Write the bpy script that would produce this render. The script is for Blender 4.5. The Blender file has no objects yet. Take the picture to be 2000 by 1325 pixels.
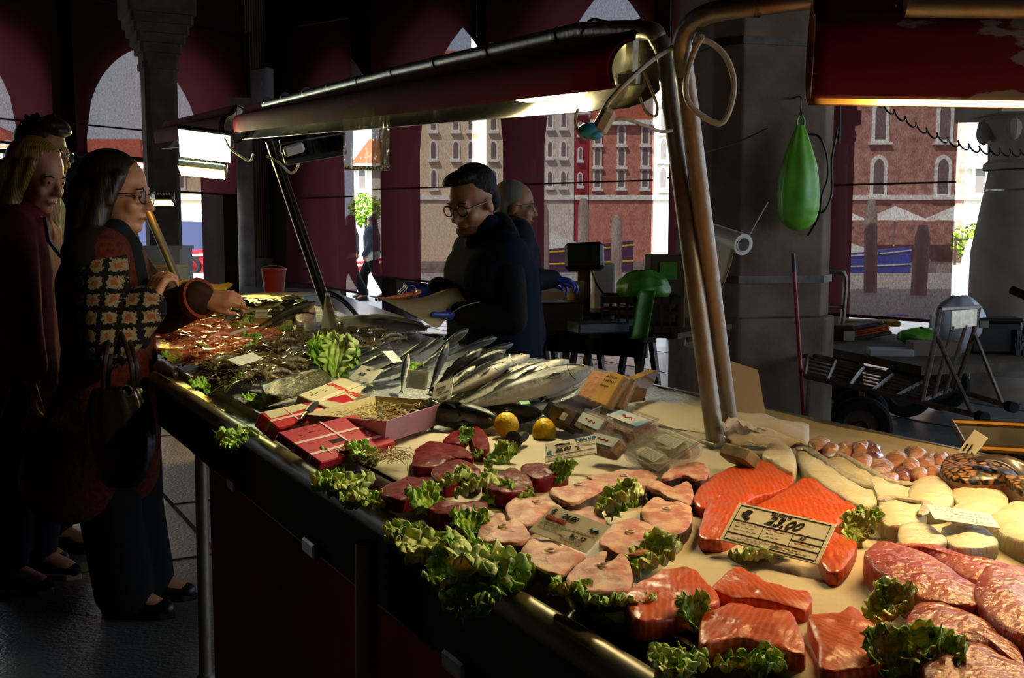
import bpy, bmesh, math, random
from mathutils import Vector, Matrix, Euler, noise
R = random.Random(11)
PI = math.pi
C = bpy.context.scene.collection
SC = bpy.context.scene

# ------------------------------------------------------------------ camera
CAMZ = 1.38; F = 2100.0; PITCH = math.atan(212 / F)
FW = Vector((0, math.cos(PITCH), -math.sin(PITCH))); UPV = Vector((0, math.sin(PITCH), math.cos(PITCH)))
cam_d = bpy.data.cameras.new('camera'); cam = bpy.data.objects.new('camera', cam_d); C.objects.link(cam)
cam.location = (0, 0, CAMZ); cam.rotation_euler = (PI / 2 - PITCH, 0, 0)
cam_d.sensor_width = 36; cam_d.lens = F / 2000 * 36; cam_d.clip_start = .05; cam_d.clip_end = 400
SC.camera = cam
SC.view_settings.view_transform = 'Standard'; SC.view_settings.look = 'None'
SC.view_settings.exposure = 0.0; SC.view_settings.gamma = 1.0
try: SC.view_settings.use_curve_mapping = False
except Exception: pass
SC.cycles.max_bounces = 8; SC.cycles.transparent_max_bounces = 16
SC.cycles.caustics_reflective = False; SC.cycles.caustics_refractive = False
SC.cycles.sample_clamp_indirect = 3.0

# ------------------------------------------------------------------ sky and sun
w = bpy.data.worlds.new('sky'); SC.world = w; w.use_nodes = True
wn = w.node_tree.nodes; wl = w.node_tree.links; wn.clear()
wo = wn.new('ShaderNodeOutputWorld'); wb = wn.new('ShaderNodeBackground')
wt = wn.new('ShaderNodeTexCoord'); wz = wn.new('ShaderNodeTexNoise'); wr = wn.new('ShaderNodeValToRGB')
wz.inputs['Scale'].default_value = 3; wz.inputs['Detail'].default_value = 5
wr.color_ramp.elements[0].position = .35; wr.color_ramp.elements[0].color = (.60, .76, 1, 1)
wr.color_ramp.elements[1].position = .65; wr.color_ramp.elements[1].color = (.80, .90, 1, 1)
wl.new(wt.outputs['Generated'], wz.inputs['Vector']); wl.new(wz.outputs['Fac'], wr.inputs['Fac'])
wl.new(wr.outputs['Color'], wb.inputs['Color']); wl.new(wb.outputs[0], wo.inputs[0])
wb.inputs['Strength'].default_value = 2.9
sd = bpy.data.lights.new('sun', 'SUN'); sun = bpy.data.objects.new('sun', sd); C.objects.link(sun)
sd.energy = 15.0; sd.angle = .01; sd.color = (1, .95, .88); sun.rotation_euler = Euler((math.radians(48), 0, math.radians(-28)))

# ------------------------------------------------------------------ helpers
def ray(px, py): return FW * F + Vector((px - 1000, 0, 0)) + UPV * (662.5 - py)
def at(px, py, z):                       # point of the plane at height z seen at a photo coordinate
    d = ray(px, py); k = (z - CAMZ) / d.z
    return Vector((d.x * k, d.y * k, z))
def atY(px, py, Y):
    d = ray(px, py); k = Y / d.y
    return Vector((d.x * k, Y, CAMZ + d.z * k))
def hx(s):
    s = s.lstrip('#'); out = []
    for i in (0, 2, 4):
        c = int(s[i:i+2], 16) / 255; out.append(c / 12.92 if c <= .04045 else ((c + .055) / 1.055) ** 2.4)
    return (*out, 1)
MATS = {}
def mat(name, col='#808080', rough=.5, metal=0, col2=None, tex='noise', scale=20, lo=.35, hi=.65, bump=0, bscale=None, sss=0,
        coat=0, emit=None, estr=0, trans=0, stretch=(1, 1, 1), dist=0, spec=.5, detail=4, sheen=0, rvar=0, col3=None):
    if name in MATS: return MATS[name]
    if rough >= .6 and not metal and spec == .5: spec = .2
    m = bpy.data.materials.new(name); MATS[name] = m; m.use_nodes = True
    nt = m.node_tree; n = nt.nodes; l = nt.links; b = n['Principled BSDF']
    b.inputs['Base Color'].default_value = hx(col); b.inputs['Roughness'].default_value = rough
    b.inputs['Metallic'].default_value = metal; b.inputs['Specular IOR Level'].default_value = spec
    b.inputs['Coat Weight'].default_value = coat; b.inputs['Coat Roughness'].default_value = .12
    b.inputs['Transmission Weight'].default_value = trans; b.inputs['Sheen Weight'].default_value = sheen
    if sss:
        b.inputs['Subsurface Weight'].default_value = sss; b.inputs['Subsurface Scale'].default_value = .02
    if emit:
        b.inputs['Emission Color'].default_value = hx(emit); b.inputs['Emission Strength'].default_value = estr
    tc = n.new('ShaderNodeTexCoord'); mp = n.new('ShaderNodeMapping'); mp.inputs['Scale'].default_value = stretch
    l.new(tc.outputs['Object'], mp.inputs['Vector'])
    t = None
    if col2:
        if tex == 'noise': t = n.new('ShaderNodeTexNoise'); t.inputs['Detail'].default_value = detail; out = t.outputs['Fac']
        elif tex == 'wave':
            t = n.new('ShaderNodeTexWave'); t.inputs['Distortion'].default_value = dist; t.inputs['Detail'].default_value = 3
            t.inputs['Detail Scale'].default_value = 1.2; out = t.outputs['Fac']
        elif tex == 'voronoi': t = n.new('ShaderNodeTexVoronoi'); out = t.outputs['Distance']
        elif tex == 'cell': t = n.new('ShaderNodeTexVoronoi'); t.feature = 'DISTANCE_TO_EDGE'; out = t.outputs['Distance']
        elif tex == 'check': t = n.new('ShaderNodeTexChecker'); out = t.outputs['Fac']
        elif tex == 'brick':
            t = n.new('ShaderNodeTexBrick'); out = t.outputs['Fac']
            t.inputs['Mortar Size'].default_value = .015; t.inputs['Brick Width'].default_value = .5; t.inputs['Row Height'].default_value = .16
        elif tex == 'grad': t = n.new('ShaderNodeSeparateXYZ'); out = t.outputs['Z']
        l.new(mp.outputs[0], t.inputs[0])
        if tex != 'grad': t.inputs['Scale'].default_value = scale
        cr = n.new('ShaderNodeValToRGB'); cr.color_ramp.elements[0].position = lo; cr.color_ramp.elements[1].position = hi
        cr.color_ramp.elements[0].color = hx(col); cr.color_ramp.elements[1].color = hx(col2)
        if col3:
            e = cr.color_ramp.elements.new((lo + hi) / 2); e.color = hx(col3)
        if tex == 'grad':
            mr = n.new('ShaderNodeMath'); mr.operation = 'MULTIPLY_ADD'; mr.inputs[1].default_value = scale; mr.inputs[2].default_value = .5
            nz = n.new('ShaderNodeTexNoise'); nz.inputs['Scale'].default_value = 40; l.new(tc.outputs['Object'], nz.inputs[0])
            ad = n.new('ShaderNodeMath'); ad.operation = 'MULTIPLY_ADD'; ad.inputs[1].default_value = .3; ad.inputs[2].default_value = -.15
            l.new(nz.outputs['Fac'], ad.inputs[0]); l.new(out, mr.inputs[0])
            a2 = n.new('ShaderNodeMath'); l.new(mr.outputs[0], a2.inputs[0]); l.new(ad.outputs[0], a2.inputs[1]); out = a2.outputs[0]
        l.new(out, cr.inputs['Fac']); l.new(cr.outputs['Color'], b.inputs['Base Color'])
        if rvar:
            mr = n.new('ShaderNodeMapRange'); mr.inputs[3].default_value = rough; mr.inputs[4].default_value = rough + rvar
            l.new(out, mr.inputs[0]); l.new(mr.outputs[0], b.inputs['Roughness'])
    if bump:
        bt = n.new('ShaderNodeTexNoise'); bt.inputs['Scale'].default_value = bscale or scale; bt.inputs['Detail'].default_value = 4
        l.new(mp.outputs[0], bt.inputs[0]); bp = n.new('ShaderNodeBump'); bp.inputs['Strength'].default_value = bump
        bp.inputs['Distance'].default_value = .01; l.new(bt.outputs['Fac'], bp.inputs['Height']); l.new(bp.outputs[0], b.inputs['Normal'])
        if coat: l.new(bp.outputs[0], b.inputs['Coat Normal'])
    return m
def mat_film(name, tint, clear, rough=.1, gl=.15, streak=0, trans_col='#ffffff', tlm=.3):
    """thin film or mesh cloth: part clear, part body colour, part gloss"""
    if name in MATS: return MATS[name]
    m = bpy.data.materials.new(name); MATS[name] = m; m.use_nodes = True
    nt = m.node_tree; n = nt.nodes; l = nt.links; n.remove(n['Principled BSDF']); o = n['Material Output']
    tr = n.new('ShaderNodeBsdfTransparent'); tr.inputs[0].default_value = hx(trans_col)
    df = n.new('ShaderNodeBsdfDiffuse'); df.inputs[0].default_value = hx(tint)
    tl = n.new('ShaderNodeBsdfTranslucent'); tl.inputs[0].default_value = hx(tint)
    a = n.new('ShaderNodeMixShader'); a.inputs[0].default_value = tlm; l.new(df.outputs[0], a.inputs[1]); l.new(tl.outputs[0], a.inputs[2])
    g = n.new('ShaderNodeBsdfGlossy'); g.inputs['Roughness'].default_value = rough
    b = n.new('ShaderNodeMixShader'); b.inputs[0].default_value = gl; l.new(a.outputs[0], b.inputs[1]); l.new(g.outputs[0], b.inputs[2])
    mx = n.new('ShaderNodeMixShader'); mx.inputs[0].default_value = clear; l.new(b.outputs[0], mx.inputs[1]); l.new(tr.outputs[0], mx.inputs[2])
    if streak:
        tc = n.new('ShaderNodeTexCoord'); mp = n.new('ShaderNodeMapping'); mp.inputs['Scale'].default_value = (1, 1, .35)
        nz = n.new('ShaderNodeTexNoise'); nz.inputs['Scale'].default_value = 110; nz.inputs['Detail'].default_value = 3
        l.new(tc.outputs['Object'], mp.inputs[0]); l.new(mp.outputs[0], nz.inputs[0])
        mr = n.new('ShaderNodeMapRange'); mr.inputs[1].default_value = .3; mr.inputs[2].default_value = .7
        mr.inputs[3].default_value = clear * (1 - streak); mr.inputs[4].default_value = clear * (1 + streak)
        l.new(nz.outputs['Fac'], mr.inputs[0]); l.new(mr.outputs[0], mx.inputs[0])
    l.new(mx.outputs[0], o.inputs[0]); return m

class MB:
    def __init__(s): s.v = []; s.f = []; s.m = []
    def add(s, vs, fs, mi=0, M=None):
        o = len(s.v); s.v += [tuple(M @ Vector(v)) if M else tuple(v) for v in vs]
        for f in fs: s.f.append(tuple(i + o for i in f)); s.m.append(mi)
        return s
    def box(s, c, d, M=None, mi=0, rz=0, taper=1, bev=0):
        x, y, z = (i / 2 for i in d); c = Vector(c); q = Matrix.Rotation(rz, 3, 'Z')
        if bev:
            b = min(bev, x * .9, y * .9, z * .9); pts = []
            for sx, sy, sz, ax in [(a, e, g, k) for a in (-1, 1) for e in (-1, 1) for g in (-1, 1) for k in range(3)]:
                p = [sx * (x - b), sy * (y - b), sz * (z - b)]; p[ax] = (sx * x, sy * y, sz * z)[ax]; pts.append(c + q @ Vector(p))
            bm = bmesh.new(); vv = [bm.verts.new(p) for p in pts]; bmesh.ops.convex_hull(bm, input=vv)
            bm.verts.index_update(); vs = [v.co.copy() for v in bm.verts]; fs = [[v.index for v in f.verts] for f in bm.faces]; bm.free()
            return s.add(vs, fs, mi, M)
        vs = []
        for sz in (-1, 1):
            t = taper if sz < 0 else 1
            for sx, sy in ((-1, -1), (1, -1), (1, 1), (-1, 1)): vs.append(c + q @ Vector((sx * x * t, sy * y * t, sz * z)))
        return s.add(vs, [(3, 2, 1, 0), (4, 5, 6, 7), (0, 1, 5, 4), (1, 2, 6, 5), (2, 3, 7, 6), (3, 0, 4, 7)], mi, M)
    def tube(s, path, r, n=10, closed=False, mi=0, M=None, flat=1.0, up=None):
        P = [Vector(p) for p in path]; k = len(P); rs = r if isinstance(r, (list, tuple)) else [r] * k
        vs = []; fs = []; nrm = None
        for i in range(k):
            a = P[(i - 1) % k] if (closed or i > 0) else P[i]; b = P[(i + 1) % k] if (closed or i < k - 1) else P[i]
            t = (b - a).normalized() if (b - a).length > 1e-9 else Vector((0, 0, 1))
            if nrm is None:
                u = Vector(up) if up else (Vector((0, 0, 1)) if abs(t.z) < .95 else Vector((1, 0, 0)))
                nrm = (u - t * u.dot(t)).normalized()
            else: nrm = (nrm - t * nrm.dot(t)).normalized()
            bi = t.cross(nrm)
            for j in range(n):
                an = 2 * PI * j / n; vs.append(P[i] + nrm * math.cos(an) * rs[i] * flat + bi * math.sin(an) * rs[i])
        for i in range(k if closed else k - 1):
            for j in range(n):
                a = i * n + j; b = i * n + (j + 1) % n; c = ((i + 1) % k) * n
                fs.append((a, b, c + (j + 1) % n, c + j))
        if not closed: fs += [tuple(range(n - 1, -1, -1)), tuple(range((k - 1) * n, k * n))]
        return s.add(vs, fs, mi, M)
    def lathe(s, prof, n=24, M=None, mi=0, arc=2 * PI):
        vs = []; fs = []; k = len(prof)
        for j in range(n + (arc < 6.28)):
            a = arc * j / n; vs += [(r * math.cos(a), r * math.sin(a), z) for r, z in prof]
        for j in range(n):
            j2 = (j + 1) % n if arc > 6.28 else j + 1
            for i in range(k - 1): fs.append((j * k + i, j2 * k + i, j2 * k + i + 1, j * k + i + 1))
        return s.add(vs, fs, mi, M)
    def ell(s, c, r, M=None, mi=0, nu=14, nv=9, rot=None):
        c = Vector(c); r = (r, r, r) if not isinstance(r, (tuple, list)) else r; q = Euler(rot).to_matrix() if rot else Matrix.Identity(3)
        vs = [c + q @ Vector((0, 0, -r[2]))]
        for i in range(1, nv):
            p = -PI / 2 + PI * i / nv
            for j in range(nu):
                a = 2 * PI * j / nu; vs.append(c + q @ Vector((r[0] * math.cos(p) * math.cos(a), r[1] * math.cos(p) * math.sin(a), r[2] * math.sin(p))))
        vs.append(c + q @ Vector((0, 0, r[2]))); fs = []
        for j in range(nu): fs.append((0, 1 + (j + 1) % nu, 1 + j))
        for i in range(nv - 2):
            for j in range(nu):
                a = 1 + i * nu; fs.append((a + j, a + (j + 1) % nu, a + nu + (j + 1) % nu, a + nu + j))
        L = len(vs) - 1; a = 1 + (nv - 2) * nu
        for j in range(nu): fs.append((a + j, a + (j + 1) % nu, L))
        return s.add(vs, fs, mi, M)
    def cap(s, p0, p1, r0, r1=None, n=14, flat=1.0, up=None):     # tapered capsule
        r1 = r0 if r1 is None else r1; p0 = Vector(p0); p1 = Vector(p1); d = (p1 - p0); L = d.length; d = d / max(L, 1e-9)
        pts = []; rs = []
        for k in range(5):
            a = PI / 2 * (1 - k / 4.0); pts.append(p0 - d * r0 * math.sin(a) * .98); rs.append(max(r0 * math.cos(a), r0 * .08))
        for k in range(1, 5):
            f = k / 5; pts.append(p0 + d * L * f); rs.append(r0 + (r1 - r0) * f)
        for k in range(5):
            a = PI / 2 * (k / 4.0); pts.append(p1 + d * r1 * math.sin(a) * .98); rs.append(max(r1 * math.cos(a), r1 * .08))
        return s.tube(pts, rs, n, flat=flat, up=up)
    def prism(s, outl, z0, z1, M=None, mi=0):
        n = len(outl); vs = [(x, y, z0) for x, y in outl] + [(x, y, z1) for x, y in outl]
        return s.add(vs, [tuple(range(n - 1, -1, -1)), tuple(range(n, 2 * n))] + [(i, (i + 1) % n, n + (i + 1) % n, n + i) for i in range(n)], mi, M)
    def grid(s, nu, nv, fn, mi=0, M=None):
        vs = [fn(i / nu, j / nv) for i in range(nu + 1) for j in range(nv + 1)]; w = nv + 1
        return s.add(vs, [(i * w + j, (i + 1) * w + j, (i + 1) * w + j + 1, i * w + j + 1) for i in range(nu) for j in range(nv)], mi, M)
    def build(s, name, m, parent=None, smooth=True, M=None, sharp=35, solid=0, remesh=0, sm=0, sub=0, bevel=0):
        me = bpy.data.meshes.new(name); me.from_pydata(s.v, [], s.f)
        ms = m if isinstance(m, (list, tuple)) else [m]
        for x in ms: me.materials.append(x)
        me.polygons.foreach_set('material_index', s.m); me.update()
        bm = bmesh.new(); bm.from_mesh(me); bmesh.ops.recalc_face_normals(bm, faces=bm.faces) if not solid else None; bm.to_mesh(me); bm.free()
        if smooth: me.polygons.foreach_set('use_smooth', [True] * len(me.polygons))
        if smooth and sharp < 179 and not remesh:
            try: me.set_sharp_from_angle(angle=math.radians(sharp))
            except Exception: pass
        o = bpy.data.objects.new(name, me); C.objects.link(o)
        if parent: o.parent = parent
        if M: o.matrix_basis = M
        if remesh:
            r = o.modifiers.new('remesh', 'REMESH'); r.mode = 'VOXEL'; r.voxel_size = remesh; r.use_smooth_shade = True
            if sm: q = o.modifiers.new('smooth', 'SMOOTH'); q.iterations = sm; q.factor = .5
        if bevel:
            q = o.modifiers.new('bevel', 'BEVEL'); q.width = bevel; q.segments = 2; q.limit_method = 'ANGLE'
        if sub: q = o.modifiers.new('subdivision', 'SUBSURF'); q.levels = sub; q.render_levels = sub
        if solid: q = o.modifiers.new('solidify', 'SOLIDIFY'); q.thickness = solid; q.offset = 0
        return o
def T(x=0, y=0, z=0): return Matrix.Translation((x, y, z))
def RZ(a): return Matrix.Rotation(a, 4, 'Z')
def RX(a): return Matrix.Rotation(a, 4, 'X')
def RY(a): return Matrix.Rotation(a, 4, 'Y')
def tag(o, label, cat, group=None, kind=None):
    o['label'] = label
    if cat: o['category'] = cat
    if group: o['group'] = group
    if kind: o['kind'] = kind
    return o
def thing(name, label, cat, M=None, group=None):
    o = bpy.data.objects.new(name, None); C.objects.link(o); o.empty_display_size = .05
    if M is not None: o.matrix_basis = M
    return tag(o, label, cat, group)
def struct(o): o['kind'] = 'structure'; return o
def kids(o): return [c for c in o.children]
def dup(o, M=None, label=None, parent=None, group=None):
    c = o.copy(); C.objects.link(c)
    if parent is not None: c.parent = parent
    if M is not None: c.matrix_basis = M
    if label: c['label'] = label
    if group: c['group'] = group
    for k in list(o.children): dup(k, parent=c)
    return c
def frame(p, q, z=None):                 # origin at p, X towards q, Z as vertical as possible
    p = Vector(p); x = (Vector(q) - p).normalized(); u = Vector((0, 0, 1)); y = u.cross(x).normalized(); zz = x.cross(y)
    m = Matrix((x, y, zz)).transposed().to_4x4(); m.translation = p; return m
def plate(bl, br, lean):                 # origin bottom left, X along bottom edge, Y up the plate, Z its face normal
    p = Vector(bl); x = (Vector(br) - p).normalized(); h = Vector((0, 0, 1)).cross(x).normalized()
    a = math.radians(lean); y = h * math.cos(a) + Vector((0, 0, 1)) * math.sin(a); y = (y - x * y.dot(x)).normalized(); zz = x.cross(y)
    m = Matrix((x, y, zz)).transposed().to_4x4(); m.translation = p; return m
def text(s, size, m, parent, x, y, z=.0015, name='lettering', shear=0, rot=0, ext=.0003, M=None, space=1, bold=0):
    cu = bpy.data.curves.new(name, 'FONT'); cu.body = s; cu.size = size; cu.extrude = ext; cu.shear = shear; cu.space_character = space; cu.offset = bold
    t = bpy.data.objects.new('tmp', cu); C.objects.link(t)
    dg = bpy.context.evaluated_depsgraph_get(); me = bpy.data.meshes.new_from_object(t.evaluated_get(dg))
    bpy.data.objects.remove(t); bpy.data.curves.remove(cu)
    me.materials.clear(); me.materials.append(m)
    o = bpy.data.objects.new(name, me); C.objects.link(o); o.parent = parent
    o.matrix_basis = (M or Matrix.Identity(4)) @ T(x, y, z) @ RZ(rot); return o
def spline(pts, n=8):                    # Catmull-Rom through 3D points
    P = [Vector(p) for p in pts]; out = []
    for i in range(len(P) - 1):
        a = P[max(i - 1, 0)]; b = P[i]; c = P[i + 1]; d = P[min(i + 2, len(P) - 1)]
        for k in range(n):
            t = k / n; out.append(.5 * ((2 * b) + (c - a) * t + (2 * a - 5 * b + 4 * c - d) * t * t + (3 * b - a - 3 * c + d) * t ** 3))
    out.append(P[-1]); return out
def ring2(pts, n=6):                     # closed smooth outline in 2D
    P = [Vector((x, y)) for x, y in pts]; out = []; k = len(P)
    for i in range(k):
        a, b, c, d = P[i - 1], P[i], P[(i + 1) % k], P[(i + 2) % k]
        for j in range(n):
            t = j / n; out.append(.5 * ((2 * b) + (c - a) * t + (2 * a - 5 * b + 4 * c - d) * t * t + (3 * b - a - 3 * c + d) * t ** 3))
    return out
# ------------------------------------------------------------------ materials of the place
m_stone = mat('pillar_stone', '#6b625c', .8, col2='#8d857d', scale=3, bump=.25, bscale=30, detail=8)
m_stone_dark = mat('stone_dark', '#4a423c', .85, col2='#625a52', scale=4, bump=.3, bscale=25)
m_floor = mat('floor_slab', '#5e5a56', .2, col2='#7e7974', scale=2.2, bump=.5, bscale=60, detail=8, rvar=.3)
m_joint = mat('floor_joint', '#1e1c1b', .9)
m_brick = mat('brick', '#5a3a30', .9, col2='#9a8478', tex='brick', scale=3.2, lo=.0, hi=1, bump=.2, bscale=50)
m_wallin = mat('plaster_dark', '#2a1512', .95, col2='#33201b', scale=3)
m_wood = mat('beam_wood', '#2a1d12', .8, col2='#3a2a1a', scale=8, stretch=(1, 6, 6))
m_steel = mat('steel', '#8d8b86', .28, 1, col2='#a39f98', scale=30, bump=.05)
m_steel_worn = mat('steel_worn', '#857f74', .38, .65, col2='#80604c', scale=14, lo=.45, hi=.7, bump=.15, bscale=60)
m_darksteel = mat('dark_steel', '#35322f', .4, .8, col2='#46413c', scale=20)
m_black = mat('black_plastic', '#141414', .4)
m_rubber = mat('rubber', '#161616', .75, bump=.2, bscale=80)
m_white = mat('white_plastic', '#d8d6cc', .4)
m_redpaint = mat('red_paint', '#7c1220', .8, col2='#6a0f1a', scale=6, bump=.08, bscale=20, spec=.06)
m_redchip = mat('red_paint_chipped', '#a39a90', .4, col2='#6e1420', scale=9, lo=.41, hi=.425, bump=.1, bscale=20, stretch=(.6, 1.4, 1.6), detail=5)
m_galv = mat('galvanised', '#a8a496', .3, .9, col2='#8c8878', scale=25, bump=.15, bscale=30)
m_ink = mat('ink', '#22211f', .7); m_blueink = mat('blue_ink', '#2a7fc0', .7); m_redink = mat('red_ink', '#c4382c', .7)
m_card = mat('tag_card', '#fffaea', .5, col2='#f6f0dc', scale=30)
m_print = mat('grey_print', '#a5a49c', .8)
m_linen = mat_film('curtain_cloth', '#54262b', .075, rough=.6, gl=.0, streak=.38, tlm=.55)

TD = Vector((-.48, .877, 0)).normalized(); ND = Vector((TD.y, -TD.x, 0))     # table: along (away) and across (to the vendor side)

# ------------------------------------------------------------------ floor
mb = MB(); mb.box((2, 10, -.06), (60, 50, .12)); struct(mb.build('floor', m_floor, smooth=False))
mb = MB()
for i in range(-14, 16):
    a = Vector((0, 0, 0)) + ND * (i * 1.05) + TD * -4; b = a + TD * 42
    mb.box(((a + b) / 2 + Vector((0, 0, .0015))), (42, .018, .003), rz=math.atan2(TD.y, TD.x))
for j in range(0, 44):
    for i in range(-14, 16):
        if (i + j) % 2: 
            c = ND * (i * 1.05 + .52) + TD * (j * .95 - 4); mb.box(c + Vector((0, 0, .0015)), (1.05, .015, .003), rz=math.atan2(ND.y, ND.x))
struct(mb.build('trim_1', m_joint, smooth=False))
mb = MB(); mb.prism([(-7.8, 14), (-4.4, 18.9), (5, 11.9), (9.2, 8.6), (10, -12), (30, -12), (30, 35), (-30, 35), (-30, 14)], .0, .006); struct(mb.build('trim_3', mat('quay_stone', '#a8a094', .5, col2='#bab2a6', scale=2, bump=.2, bscale=30), smooth=False))

# ------------------------------------------------------------------ the arcade walls
def gothic(x, round_=0):
    x = min(abs(x), 1)
    if round_: return math.sqrt(max(0, 1 - x * x)) * .75 + .25 * math.sqrt(max(0, 4 - (x + 1) ** 2)) / 1.732
    return math.sqrt(max(0, 4 - (x + 1) ** 2)) / 1.732
def arch_wall(name, P0, P1, H, ops, thick, m, base=0, rnd=0):
    P0 = Vector((*P0, 0)); P1 = Vector((*P1, 0)); u = (P1 - P0); L = u.length; u.normalize(); n = Vector((-u.y, u.x, 0))
    mb = MB(); xs = []; cur = 0
    def strip(a, b, za, zb, top=H):
        v = []
        for x, z in ((a, za), (b, zb)):
            for t in (0, thick): v += [P0 + u * x + n * t + Vector((0, 0, z)), P0 + u * x + n * t + Vector((0, 0, top))]
        mb.add(v, [(0, 4, 5, 1), (2, 3, 7, 6), (0, 2, 6, 4), (1, 5, 7, 3)])
        return v
    for a, b, spring, apex, bh in ops:
        if a > cur: strip(cur, a, 0, 0)
        k = 28
        for i in range(k):
            x0 = a + (b - a) * i / k; x1 = a + (b - a) * (i + 1) / k; c = (a + b) / 2; hw = (b - a) / 2
            strip(x0, x1, spring + (apex - spring) * gothic((x0 - c) / hw, rnd), spring + (apex - spring) * gothic((x1 - c) / hw, rnd))
        for x, sg in ((a, 1), (b, -1)):      # jambs
            v = [P0 + u * x + Vector((0, 0, z)) + n * t for z, t in ((0, 0), (0, thick), (spring, thick), (spring, 0))]; mb.add(v, [(0, 1, 2, 3)])
        cur = b
    if cur < L: strip(cur, L, 0, 0)
    return struct(mb.build(name, m, smooth=False))
BA = Vector((-4.3, 18.5, 0)); BB = Vector((4.75, 11.5, 0)); BU = (BB - BA).normalized(); BL = (BB - BA).length; BN = Vector((-BU.y, BU.x, 0))
LA = Vector((-6.8, 14.3, 0)); LU = (BA - LA).normalized(); LL = (BA - LA).length; LN = Vector((-LU.y, LU.x, 0))
def on(px, P, U, off=Vector((0, 0, 0))):                # where the view column px meets a wall line, as a length along it
    P = P + off; k = (px - 1000) / 2100; Y1 = CAMZ * 0
    return (k * P.y - P.x) / (U.x - k * U.y)
cols = [.117, .265, .475, .707, .8675, 1.038, 1.25, 1.47]
H = 5.6
ops = []
apex = [4.12, 4.5, 4.75, 4.7, 4.6, 4.6, 4.6]
for i in range(7):
    ops.append((cols[i] * BL + .16, cols[i + 1] * BL - .16, 2.6, apex[i], 0))
arch_wall('wall_back', BA.xy, (BA + BU * BL * 1.5).xy, H, ops, .55, m_wallin)
P = LA - LU * 6
c1 = on(310, P, LU); c0 = on(-45, P, LU)
opl = []
h1 = (on(440, P, LU) - on(181, P, LU)) / 2; m1 = (on(440, P, LU) + on(181, P, LU)) / 2
e0 = on(92, P, LU)
opl = [(e0 - 2 * h1, e0, 2.7, 4.15, 0), (m1 - h1, m1 + h1, 2.7, 4.15, 0)]
opl.insert(0, (e0 - 4.4 * h1, e0 - 2.4 * h1, 2.7, 4.15, 0))
arch_wall('wall_left', P.xy, BA.xy, H, opl, .5, m_wallin, rnd=1)
# enclosing walls behind and beside the viewer
mb = MB(); mb.box((-9.6, 3, H / 2), (.3, 16, H)); struct(mb.build('wall_west', m_wallin, smooth=False))
arch_wall('wall_south', (9.4, -5), (-10, -5), H, [(.6, 2.0, 2.2, 3.2, 0)], .3, m_wallin)
arch_wall('wall_east', (9.4, 8.1), (9.4, -5), H, [(.2, 4.0, 3.4, 5.2, 0), (4.4, 8.2, 3.4, 5.2, 0), (8.8, 11.5, 3.0, 4.6, 0)], .3, m_wallin)
mb = MB(); mb.box((-1.0, 7.2, H + .1), (21.4, 25, .2)); struct(mb.build('ceiling', m_wood, smooth=False))
for i in range(9):
    mb = MB(); y = -3 + i * 2.3; mb.box((-.2, y, H - .16), (19, .24, .3)); tag(mb.build('ceiling_beam', m_wood, smooth=False), 'dark timber beam running across under the market roof', 'beam', 'roof beams of the market hall')

# ------------------------------------------------------------------ columns and pillars
def column(name, c, r0, r1, zc, label, m, M8=28, ring=True, group=None):
    root = thing(name, label, 'column', T(c.x, c.y, 0), group)
    mb = MB(); mb.lathe([(0, 0), (r0 * 1.28, 0), (r0 * 1.28, .12), (r0 * 1.15, .2), (r0 * 1.2, .28), (r0 * 1.02, .36), (0, .36)], M8); mb.build('base', m, root)
    mb = MB(); mb.lathe([(0, .36), (r0, .36), (r0 * .98, 1.2), (r1, zc - .06), (0, zc - .06)], M8); mb.build('shaft', m, root)
    mb = MB(); mb.lathe([(0, zc - .06), (r1 * 1.14, zc - .05), (r1 * 1.14, zc), (r1 * 1.02, zc + .03), (r1 * 1.05, zc + .2), (r1 * 1.3, zc + .34), (r1 * 1.25, zc + .38), (0, zc + .38)], M8)
    mb.box((0, 0, zc + .46), (r1 * 2.9, r1 * 2.9, .16)); 
    for k in range(8):
        a = k * PI / 4; mb.ell((math.cos(a) * r1 * 1.22, math.sin(a) * r1 * 1.22, zc + .27), (.07, .07, .1), nu=8, nv=6)
    mb.build('capital', m, root); return root
whr = ['beside the brick pillar', 'left of the hanging curtain with the pedestrian', 'half hidden behind the vendor', 'with a bright gap on its left', 'hidden by the big pillar']
for i, s in enumerate(cols[:5]):
    p = BA + BU * BL * s + BN * .28
    column('arcade_column', p, .2, .17, 2.2, 'stone arcade column with carved capital on the canal side, ' + whr[i], m_stone_dark, group='arcade columns along the canal wall')
pr = atY(1992, 700, 9.0)
cr = column('round_column', pr, .43, .31, 1.93, 'thick pale round stone column at the right with a strap round its foot', mat('column_stone', '#a89c90', .8, col2='#c4bab0', scale=3, bump=.25, bscale=30, detail=8))
for z, r in ((.62, .437), (1.7, .33)):
    mb = MB(); mb.lathe([(r, z - .02), (r + .008, z - .02), (r + .008, z + .02), (r, z + .02)], 28); mb.build('strap', m_galv, cr)
for k, (px, py) in enumerate(((1888, 735), (1988, 748))):
    mb = MB(); q = atY(px, py, 8.58 if k else 8.75) - Vector((pr.x, pr.y, 0)); mb.tube([q + Vector((math.cos(a) * .025, 0, math.sin(a) * .045)) for a in [i * PI / 6 for i in range(12)]], .006, 6, closed=True); mb.build('shackle', m_galv, cr)

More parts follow.
